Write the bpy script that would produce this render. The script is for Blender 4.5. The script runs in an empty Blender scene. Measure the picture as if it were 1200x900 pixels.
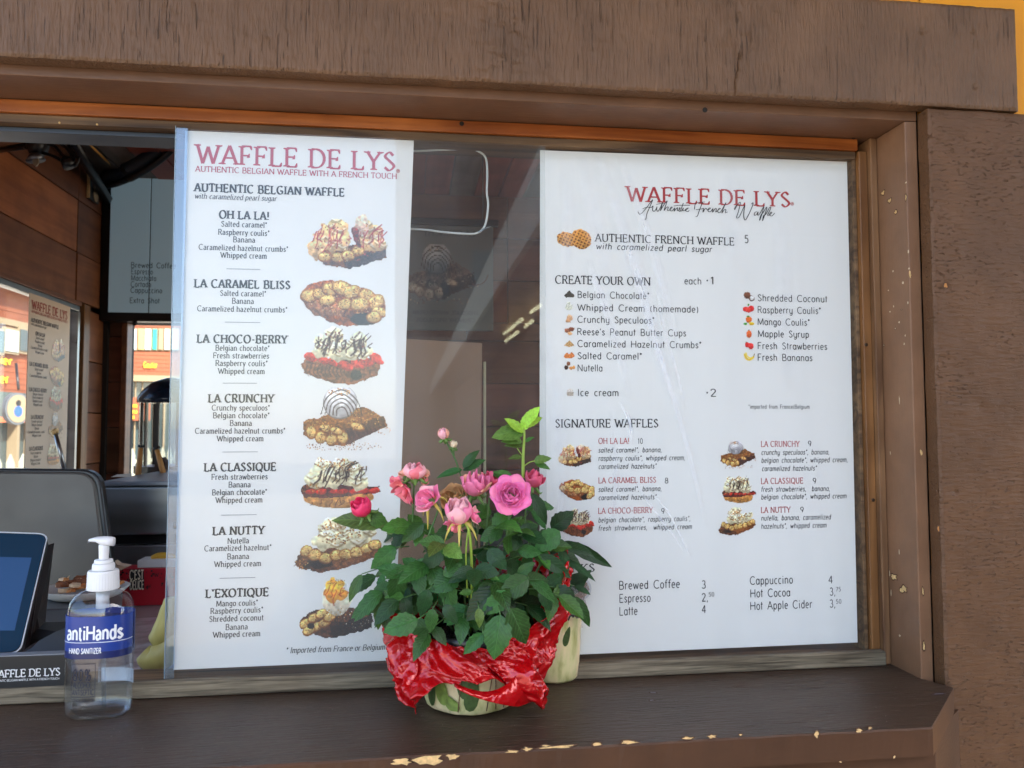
import bpy, bmesh, math, random
import numpy as np
from mathutils import Vector, Matrix
random.seed(7)
rad = math.radians
SC = bpy.context.scene
COL = SC.collection

# ------------------------------------------------------------------ camera
F_PX, YAW, PITCH, ROLL = 920.0, rad(7.4), rad(3.1), rad(-0.15)
CAM = Vector((0.0, -0.92, 1.45))
_f = Vector((math.sin(YAW) * math.cos(PITCH), math.cos(YAW) * math.cos(PITCH), math.sin(PITCH)))
_r = Vector((math.cos(YAW), -math.sin(YAW), 0)); _u = _r.cross(_f)
CR = _r * math.cos(ROLL) + _u * math.sin(ROLL); CU = _u * math.cos(ROLL) - _r * math.sin(ROLL); CF = _f
cam = bpy.data.objects.new('camera', bpy.data.cameras.new('camera')); COL.objects.link(cam)
cam.matrix_world = Matrix(((CR.x, CU.x, -CF.x, CAM.x), (CR.y, CU.y, -CF.y, CAM.y), (CR.z, CU.z, -CF.z, CAM.z), (0, 0, 0, 1)))
cam.data.sensor_width = 36; cam.data.lens = F_PX / 1200 * 36
cam.data.clip_start = 0.02; cam.data.clip_end = 2000
cam.data.dof.use_dof = True; cam.data.dof.focus_distance = 0.94; cam.data.dof.aperture_fstop = 13
SC.camera = cam
# ------------------------------------------------------------------ light
SUN_DIR = Vector((0.50, -0.72, 0.86)).normalized()     # towards the sun: behind the viewer, a little to the right
elev = math.asin(SUN_DIR.z); azim = math.atan2(SUN_DIR.x, SUN_DIR.y)
W = bpy.data.worlds.new('World'); SC.world = W; W.use_nodes = True
nt = W.node_tree; bg = nt.nodes['Background']
sky = nt.nodes.new('ShaderNodeTexSky'); sky.sky_type = 'NISHITA'; sky.sun_disc = False
sky.sun_elevation = elev; sky.sun_rotation = azim; sky.air_density = 1.0; sky.dust_density = 1.2
nt.links.new(sky.outputs[0], bg.inputs[0]); bg.inputs[1].default_value = 0.15
sl = bpy.data.lights.new('sun', 'SUN'); sl.energy = 3.2; sl.angle = rad(0.5); sl.color = (1, 0.93, 0.82)
so = bpy.data.objects.new('sun', sl); COL.objects.link(so); so.rotation_euler = SUN_DIR.to_track_quat('Z', 'Y').to_euler()
SC.view_settings.view_transform = 'Standard'; SC.view_settings.look = 'None'
SC.view_settings.gamma = 1; SC.view_settings.exposure = 2.27
SC.cycles.use_denoising = True
SC.cycles.max_bounces = 10; SC.cycles.transparent_max_bounces = 24; SC.cycles.sample_clamp_indirect = 6

# ------------------------------------------------------------------ geometry helpers
def ray(px, py): return CF + CR * ((px - 600) / F_PX) - CU * ((py - 450) / F_PX)
def U(px, py, y):                       # the place at depth y that the photograph shows at (px, py)
    d = ray(px, py); return CAM + d * ((y - CAM.y) / d.y)
def UZ(px, py, z):
    d = ray(px, py); return CAM + d * ((z - CAM.z) / d.z)
def UX(px, py, x):
    d = ray(px, py); return CAM + d * ((x - CAM.x) / d.x)
def lin(c):
    return tuple(((v / 255) / 12.92 if v / 255 <= .04045 else ((v / 255 + .055) / 1.055) ** 2.4) for v in c)

def mesh_obj(name, verts, faces, mat=None, parent=None, smooth=False, bev=0, mats=None):
    me = bpy.data.meshes.new(name); me.from_pydata([tuple(v) for v in verts], [], faces); me.update()
    o = bpy.data.objects.new(name, me); COL.objects.link(o)
    if mat: me.materials.append(mat)
    if parent: o.parent = parent
    if smooth: me.shade_smooth()
    if bev:
        m = o.modifiers.new('bevel', 'BEVEL'); m.width = bev; m.segments = 2; m.limit_method = 'ANGLE'; m.angle_limit = rad(40)
    return o
def box(name, x0, x1, y0, y1, z0, z1, mat, parent=None, bev=0):
    v = [(x0, y0, z0), (x1, y0, z0), (x1, y1, z0), (x0, y1, z0), (x0, y0, z1), (x1, y0, z1), (x1, y1, z1), (x0, y1, z1)]
    f = [(0, 3, 2, 1), (4, 5, 6, 7), (0, 1, 5, 4), (1, 2, 6, 5), (2, 3, 7, 6), (3, 0, 4, 7)]
    return mesh_obj(name, v, f, mat, parent, bev=bev)
def prism(name, pts, d, mat, parent=None, bev=0):       # polygon extruded by vector d
    n = len(pts); d = Vector(d); a = [Vector(p) for p in pts]
    v = a + [p + d for p in a]
    f = [tuple(range(n))[::-1], tuple(range(n, 2 * n))] + [(i, (i + 1) % n, n + (i + 1) % n, n + i) for i in range(n)]
    o = mesh_obj(name, v, f, mat, parent, bev=bev)
    bm = bmesh.new(); bm.from_mesh(o.data); bmesh.ops.recalc_face_normals(bm, faces=bm.faces); bm.to_mesh(o.data); bm.free()
    return o
def tube_data(pts, r, n=8, cap=True):
    pts = [Vector(p) for p in pts]; V = []; Fc = []; m = len(pts)
    up = Vector((0, 0, 1))
    t0 = (pts[1] - pts[0]).normalized()
    if abs(t0.dot(up)) > .9: up = Vector((1, 0, 0))
    nrm = t0.cross(up).normalized()
    for i, p in enumerate(pts):
        t = (pts[min(i + 1, m - 1)] - pts[max(i - 1, 0)]).normalized()
        nrm = (nrm - t * nrm.dot(t)).normalized(); b = t.cross(nrm)
        rr = r[i] if hasattr(r, '__len__') else r
        for k in range(n):
            a = 2 * math.pi * k / n; V.append(p + nrm * (rr * math.cos(a)) + b * (rr * math.sin(a)))
    for i in range(m - 1):
        for k in range(n):
            Fc.append((i * n + k, i * n + (k + 1) % n, (i + 1) * n + (k + 1) % n, (i + 1) * n + k))
    if cap: Fc.append(tuple(range(n))[::-1]); Fc.append(tuple(range((m - 1) * n, m * n)))
    return V, Fc
def tube(name, pts, r, mat, parent=None, n=8):
    V, Fc = tube_data(pts, r, n); return mesh_obj(name, V, Fc, mat, parent, smooth=True)
def join_data(parts):
    V = []; Fc = []
    for v, f in parts:
        o = len(V); V += list(v); Fc += [tuple(i + o for i in q) for q in f]
    return V, Fc
def lathe_data(prof, cx, cy, z0=0, n=40, sx=1, sy=1, close=True):
    V = []; Fc = []
    for r, z in prof:
        for k in range(n):
            a = 2 * math.pi * k / n; V.append((cx + r * sx * math.cos(a), cy + r * sy * math.sin(a), z0 + z))
    for i in range(len(prof) - 1):
        for k in range(n): Fc.append((i * n + k, i * n + (k + 1) % n, (i + 1) * n + (k + 1) % n, (i + 1) * n + k))
    if close:
        Fc.append(tuple(range(n))[::-1]); Fc.append(tuple(range((len(prof) - 1) * n, len(prof) * n)))
    return V, Fc
def crv(pts, k=6):                      # Catmull-Rom through points
    P = [np.array(p, float) for p in pts]; P = [2 * P[0] - P[1]] + P + [2 * P[-1] - P[-2]]; out = []
    for i in range(1, len(P) - 2):
        for j in range(k):
            t = j / k; a, b, c, d = P[i - 1:i + 3]
            out.append(tuple(.5 * ((2 * b) + (c - a) * t + (2 * a - 5 * b + 4 * c - d) * t * t + (3 * b - a - 3 * c + d) * t ** 3)))
    out.append(tuple(P[-2])); return out
def thing(name, label, cat, loc=(0, 0, 0), group=None):
    o = bpy.data.objects.new(name, None); COL.objects.link(o); o.location = loc; o.empty_display_size = .05
    o['label'] = label; o['category'] = cat
    if group: o['group'] = group
    return o
def under(o, root):                     # geometry is written in world metres; the thing's Empty stands at its base
    o.parent = root; o.matrix_parent_inverse = Matrix.Translation(root.location).inverted(); return o
def tag(o, label, cat, group=None):
    o['label'] = label; o['category'] = cat
    if group: o['group'] = group
    return o
def struct(o): o['kind'] = 'structure'; return o
def stuff(o): o['kind'] = 'stuff'; return o

def vnoise(x, y, seed=0):               # smooth value noise, numpy
    rs = np.random.RandomState(seed); T = rs.rand(256, 256)
    xi = np.floor(x).astype(int); yi = np.floor(y).astype(int); fx = x - xi; fy = y - yi
    fx = fx * fx * (3 - 2 * fx); fy = fy * fy * (3 - 2 * fy); g = lambda a, b: T[a % 256, b % 256]
    return (g(xi, yi) * (1 - fx) + g(xi + 1, yi) * fx) * (1 - fy) + (g(xi, yi + 1) * (1 - fx) + g(xi + 1, yi + 1) * fx) * fy

# ------------------------------------------------------------------ materials
def nodes(m):
    m.use_nodes = True; nt = m.node_tree; return nt, nt.nodes['Principled BSDF'], nt.nodes, nt.links
def mat(name, col, rough=.6, metal=0, spec=.5, var=.0, vscale=20, bump=0, bscale=200, coat=0, stretch=(1, 1, 1), emit=None, estr=0, sub=0):
    m = bpy.data.materials.new(name); nt, P, N, L = nodes(m)
    P.inputs['Base Color'].default_value = (*lin(col), 1); P.inputs['Roughness'].default_value = rough
    P.inputs['Metallic'].default_value = metal; P.inputs['Specular IOR Level'].default_value = spec
    if coat: P.inputs['Coat Weight'].default_value = coat; P.inputs['Coat Roughness'].default_value = .08
    if emit: P.inputs['Emission Color'].default_value = (*lin(emit), 1); P.inputs['Emission Strength'].default_value = estr
    if sub: P.inputs['Subsurface Weight'].default_value = sub; P.inputs['Subsurface Radius'].default_value = (.004, .002, .002)
    if var or bump:
        tc = N.new('ShaderNodeTexCoord'); mp = N.new('ShaderNodeMapping'); mp.inputs['Scale'].default_value = stretch
        L.new(tc.outputs['Object'], mp.inputs[0])
    if var:
        n = N.new('ShaderNodeTexNoise'); n.inputs['Scale'].default_value = vscale; n.inputs['Detail'].default_value = 6
        L.new(mp.outputs[0], n.inputs[0]); r = N.new('ShaderNodeValToRGB')
        c = np.array(lin(col)); r.color_ramp.elements[0].position = .3; r.color_ramp.elements[1].position = .7
        r.color_ramp.elements[0].color = (*np.clip(c * (1 - var), 0, 1), 1); r.color_ramp.elements[1].color = (*np.clip(c * (1 + var), 0, 1), 1)
        L.new(n.outputs[0], r.inputs[0]); L.new(r.outputs[0], P.inputs['Base Color'])
        rr = N.new('ShaderNodeMapRange'); rr.inputs[3].default_value = max(0, rough - .12); rr.inputs[4].default_value = min(1, rough + .12)
        L.new(n.outputs[0], rr.inputs[0]); L.new(rr.outputs[0], P.inputs['Roughness'])
    if bump:
        n2 = N.new('ShaderNodeTexNoise'); n2.inputs['Scale'].default_value = bscale; n2.inputs['Detail'].default_value = 5
        L.new(mp.outputs[0], n2.inputs[0]); b = N.new('ShaderNodeBump'); b.inputs['Strength'].default_value = bump; b.inputs['Distance'].default_value = .002
        L.new(n2.outputs[0], b.inputs['Height']); L.new(b.outputs[0], P.inputs['Normal'])
    return m
def wood(name, c0, c1, axis='x', scale=60, rough=.55, dist=1.0, bump=.3, knots=True, spec=.4):
    """bare or varnished wood: grain stretched along an axis, darker streaks and stains"""
    m = bpy.data.materials.new(name); nt, P, N, L = nodes(m)
    tc = N.new('ShaderNodeTexCoord'); mp = N.new('ShaderNodeMapping')
    s = {'x': (.05, 1, 1), 'y': (1, .05, 1), 'z': (1, 1, .05)}[axis]; mp.inputs['Scale'].default_value = s
    L.new(tc.outputs['Object'], mp.inputs[0])
    n = N.new('ShaderNodeTexNoise'); n.inputs['Scale'].default_value = scale; n.inputs['Detail'].default_value = 8; n.inputs['Distortion'].default_value = dist
    L.new(mp.outputs[0], n.inputs[0]); r = N.new('ShaderNodeValToRGB'); r.color_ramp.elements[0].position = .32; r.color_ramp.elements[1].position = .68
    r.color_ramp.elements[0].color = (*lin(c0), 1); r.color_ramp.elements[1].color = (*lin(c1), 1); L.new(n.outputs[0], r.inputs[0])
    n3 = N.new('ShaderNodeTexNoise'); n3.inputs['Scale'].default_value = 9; n3.inputs['Detail'].default_value = 4; L.new(tc.outputs['Object'], n3.inputs[0])
    r3 = N.new('ShaderNodeValToRGB'); r3.color_ramp.elements[0].position = .35; r3.color_ramp.elements[1].position = .6
    r3.color_ramp.elements[0].color = (.55, .5, .45, 1); r3.color_ramp.elements[1].color = (1, 1, 1, 1); L.new(n3.outputs[0], r3.inputs[0])
    mx = N.new('ShaderNodeMix'); mx.data_type = 'RGBA'; mx.blend_type = 'MULTIPLY'; mx.inputs[0].default_value = .7
    L.new(r.outputs[0], mx.inputs[6]); L.new(r3.outputs[0], mx.inputs[7]); L.new(mx.outputs[2], P.inputs['Base Color'])
    P.inputs['Roughness'].default_value = rough; P.inputs['Specular IOR Level'].default_value = spec
    b = N.new('ShaderNodeBump'); b.inputs['Strength'].default_value = bump; b.inputs['Distance'].default_value = .001
    L.new(n.outputs[0], b.inputs['Height']); L.new(b.outputs[0], P.inputs['Normal'])
    return m
def paint(name, col, worn, axis='x', rough=.5, wear=.0, bump=.5, crack=0, cscale=(1, 1, .06), cfreq=230):
    """old paint on timber: brush relief, scuffs, some places rubbed paler"""
    m = bpy.data.materials.new(name); nt, P, N, L = nodes(m)
    tc = N.new('ShaderNodeTexCoord'); mp = N.new('ShaderNodeMapping')
    s = {'x': (.15, 1, 1), 'y': (1, .15, 1), 'z': (1, 1, .15)}[axis]; mp.inputs['Scale'].default_value = s; L.new(tc.outputs['Object'], mp.inputs[0])
    a = N.new('ShaderNodeTexNoise'); a.inputs['Scale'].default_value = 14; a.inputs['Detail'].default_value = 8; a.inputs['Roughness'].default_value = .6; L.new(tc.outputs['Object'], a.inputs[0])
    r = N.new('ShaderNodeValToRGB'); c = np.array(lin(col)); r.color_ramp.elements[0].position = .3; r.color_ramp.elements[1].position = .7
    r.color_ramp.elements[0].color = (*(c * .78), 1); r.color_ramp.elements[1].color = (*(c * 1.15), 1); L.new(a.outputs[0], r.inputs[0])
    k = N.new('ShaderNodeTexNoise'); k.inputs['Scale'].default_value = 90; k.inputs['Detail'].default_value = 9; k.inputs['Roughness'].default_value = .75; L.new(mp.outputs[0], k.inputs[0])
    r2 = N.new('ShaderNodeValToRGB'); r2.color_ramp.elements[0].position = .70 - wear; r2.color_ramp.elements[1].position = .76 - wear * .7
    r2.color_ramp.elements[0].color = (0, 0, 0, 1); r2.color_ramp.elements[1].color = (.8, .8, .8, 1); L.new(k.outputs[0], r2.inputs[0])
    mx = N.new('ShaderNodeMix'); mx.data_type = 'RGBA'; L.new(r2.outputs[0], mx.inputs[0]); L.new(r.outputs[0], mx.inputs[6]); mx.inputs[7].default_value = (*lin(worn), 1)
    last = mx.outputs[2]; hgt = None
    if crack:
        cm = N.new('ShaderNodeMapping'); cm.inputs['Scale'].default_value = cscale; cm.inputs['Rotation'].default_value = (0, rad(5), 0); L.new(tc.outputs['Object'], cm.inputs[0])
        cn = N.new('ShaderNodeTexNoise'); cn.inputs['Scale'].default_value = cfreq; cn.inputs['Detail'].default_value = 3; L.new(cm.outputs[0], cn.inputs[0])
        cr = N.new('ShaderNodeValToRGB'); cr.color_ramp.elements[0].position = .60; cr.color_ramp.elements[1].position = .72; cr.color_ramp.elements[0].color = (0, 0, 0, 1); cr.color_ramp.elements[1].color = (1, 1, 1, 1); L.new(cn.outputs[0], cr.inputs[0])
        pn = N.new('ShaderNodeTexNoise'); pn.inputs['Scale'].default_value = 16; pn.inputs['Detail'].default_value = 3; L.new(tc.outputs['Object'], pn.inputs[0])
        pr = N.new('ShaderNodeMapRange'); pr.inputs[1].default_value = .38; pr.inputs[2].default_value = .6; pr.inputs[3].default_value = .15; pr.inputs[4].default_value = 1; L.new(pn.outputs[0], pr.inputs[0])
        cf = N.new('ShaderNodeMath'); cf.operation = 'MULTIPLY'; L.new(cr.outputs[0], cf.inputs[0]); L.new(pr.outputs[0], cf.inputs[1]); cf2 = N.new('ShaderNodeMath'); cf2.operation = 'MULTIPLY'; cf2.inputs[1].default_value = crack; L.new(cf.outputs[0], cf2.inputs[0])
        m3 = N.new('ShaderNodeMix'); m3.data_type = 'RGBA'; L.new(cf2.outputs[0], m3.inputs[0]); L.new(last, m3.inputs[6]); m3.inputs[7].default_value = (*(c * .22), 1); last = m3.outputs[2]; hgt = cf.outputs[0]
    L.new(last, P.inputs['Base Color'])
    P.inputs['Roughness'].default_value = rough; P.inputs['Specular IOR Level'].default_value = .35
    h = N.new('ShaderNodeTexNoise'); h.inputs['Scale'].default_value = 320; h.inputs['Detail'].default_value = 4; L.new(mp.outputs[0], h.inputs[0])
    b = N.new('ShaderNodeBump'); b.inputs['Strength'].default_value = bump; b.inputs['Distance'].default_value = .0030 if crack else .0012; L.new(h.outputs[0], b.inputs['Height'])
    if hgt is not None:
        b2 = N.new('ShaderNodeBump'); b2.inputs['Strength'].default_value = .9; b2.inputs['Distance'].default_value = .0025; b2.invert = True; L.new(hgt, b2.inputs['Height']); L.new(b.outputs[0], b2.inputs['Normal']); b = b2
    L.new(b.outputs[0], P.inputs['Normal'])
    return m
def vcol_mat(name, rough=.35, spec=.4):
    m = bpy.data.materials.new(name); nt, P, N, L = nodes(m)
    a = N.new('ShaderNodeAttribute'); a.attribute_name = 'print'; L.new(a.outputs['Color'], P.inputs['Base Color'])
    P.inputs['Roughness'].default_value = rough; P.inputs['Specular IOR Level'].default_value = spec; return m
def glass(name, tint=(.97, .98, .98), ior=1.5, gain=1.5, streak=0, sscale=(1, 1, 1)):
    """thin clear sheet: see-through plus Fresnel reflection; optional pale streaks of dust and painted haze"""
    m = bpy.data.materials.new(name); nt, P, N, L = nodes(m); N.remove(P); out = N['Material Output']
    t = N.new('ShaderNodeBsdfTransparent'); t.inputs[0].default_value = (*tint, 1); g = N.new('ShaderNodeBsdfGlossy'); g.inputs['Roughness'].default_value = .01
    lw_ = N.new('ShaderNodeLayerWeight'); lw_.inputs[0].default_value = .5; pw = N.new('ShaderNodeMath'); pw.operation = 'POWER'; pw.inputs[1].default_value = 5; L.new(lw_.outputs['Facing'], pw.inputs[0])
    ml = N.new('ShaderNodeMath'); ml.operation = 'MULTIPLY_ADD'; ml.use_clamp = True; f0 = ((ior - 1) / (ior + 1)) ** 2 * gain; ml.inputs[1].default_value = min(1, gain) * .9; ml.inputs[2].default_value = f0
    L.new(pw.outputs[0], ml.inputs[0]); mx = N.new('ShaderNodeMixShader'); L.new(ml.outputs[0], mx.inputs[0]); L.new(t.outputs[0], mx.inputs[1]); L.new(g.outputs[0], mx.inputs[2])
    last = mx
    if streak:  # dust plus haze and glare, painted as pale diffuse streaks
        tc = N.new('ShaderNodeTexCoord'); mp = N.new('ShaderNodeMapping'); mp.inputs['Scale'].default_value = sscale; mp.inputs['Rotation'].default_value = (0, rad(-20), 0)
        L.new(tc.outputs['Object'], mp.inputs[0]); n = N.new('ShaderNodeTexNoise'); n.inputs['Scale'].default_value = 6; n.inputs['Detail'].default_value = 6; L.new(mp.outputs[0], n.inputs[0])
        r = N.new('ShaderNodeMapRange'); r.inputs[1].default_value = .5; r.inputs[2].default_value = .8; r.inputs[3].default_value = streak * .2; r.inputs[4].default_value = streak; L.new(n.outputs[0], r.inputs[0])
        d = N.new('ShaderNodeBsdfDiffuse'); d.inputs[0].default_value = (.75, .78, .8, 1); m2 = N.new('ShaderNodeMixShader')
        L.new(r.outputs[0], m2.inputs[0]); L.new(mx.outputs[0], m2.inputs[1]); L.new(d.outputs[0], m2.inputs[2]); last = m2
    L.new(last.outputs[0], out.inputs[0]); return m

M = {}
M['beam'] = paint('brown_paint_rough', (107, 79, 56), (140, 112, 88), 'z', .5, .0, .8, crack=.5, cscale=(1, 1, .045), cfreq=420)
M['board'] = paint('brown_paint_board', (96, 67, 44), (165, 130, 85), 'x', .5, .0, .5, crack=.10, cscale=(.5, 1, 1.4), cfreq=300)
M['jamb'] = paint('brown_paint_jamb', (126, 93, 69), (190, 165, 130), 'z', .42, .0, .25)
M['head'] = paint('brown_paint_head', (112, 81, 60), (140, 110, 90), 'x', .45, .0, .3)
M['shelf'] = paint('brown_paint_shelf', (72, 57, 45), (108, 98, 88), 'x', .42, .08, .5, crack=.35, cscale=(.06, 1, 1), cfreq=170)
M['shelf_front'] = paint('brown_paint_shelf_front', (76, 50, 32), (150, 130, 90), 'x', .5, .0, .3)
M['orange_wood'] = wood('varnished_wood', (140, 72, 28), (196, 118, 56), 'x', 70, .4)
M['stop_wood'] = wood('bare_stop_wood', (96, 66, 44), (150, 112, 76), 'z', 60, .6)
M['honey'] = wood('honey_wood', (104, 68, 38), (148, 104, 62), 'z', 60, .4)
M['grey_wood'] = wood('weathered_wood', (72, 64, 50), (144, 132, 110), 'x', 220, .75, bump=1.0)
M['chip'] = mat('bare_wood_chip', (205, 172, 118), .8, var=.25, vscale=300)
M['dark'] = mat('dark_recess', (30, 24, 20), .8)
M['black'] = mat('black_plastic', (22, 22, 24), .35)
M['white_sheet'] = mat('white_printed_sheet', (240, 239, 236), .38, spec=.5, var=.01, vscale=5)
M['red_ink'] = mat('red_ink', (178, 38, 42), .4); M['pink_ink'] = mat('red_title_ink', (186, 62, 84), .4)
M['black_ink'] = mat('black_ink', (28, 30, 34), .4); M['rule_ink'] = mat('grey_ink', (150, 152, 156), .4)
M['print'] = vcol_mat('colour_print')
M['pane'] = glass('window_glass', (.95, .96, .96), 1.5, .55, .07, (1, 1, .2))
M['pane_r'] = glass('window_glass_rear', (.96, .97, .97), 1.5, .5, .03, (3, 1, .35))
M['metal'] = mat('brushed_metal', (170, 172, 172), .32, 1, var=.1, vscale=40, stretch=(.1, 1, 1))
M['steel_dark'] = mat('steel_dark', (120, 122, 126), .4, .8, var=.2, vscale=12)
M['gun'] = mat('dark_window_track', (52, 60, 72), .45, .3)
M['track_wood'] = wood('track_wood', (70, 52, 38), (132, 104, 74), 'x', 80, .6)
M['yellow'] = mat('yellow_wall', (226, 150, 14), .6, var=.08, vscale=8, bump=.2)
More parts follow.
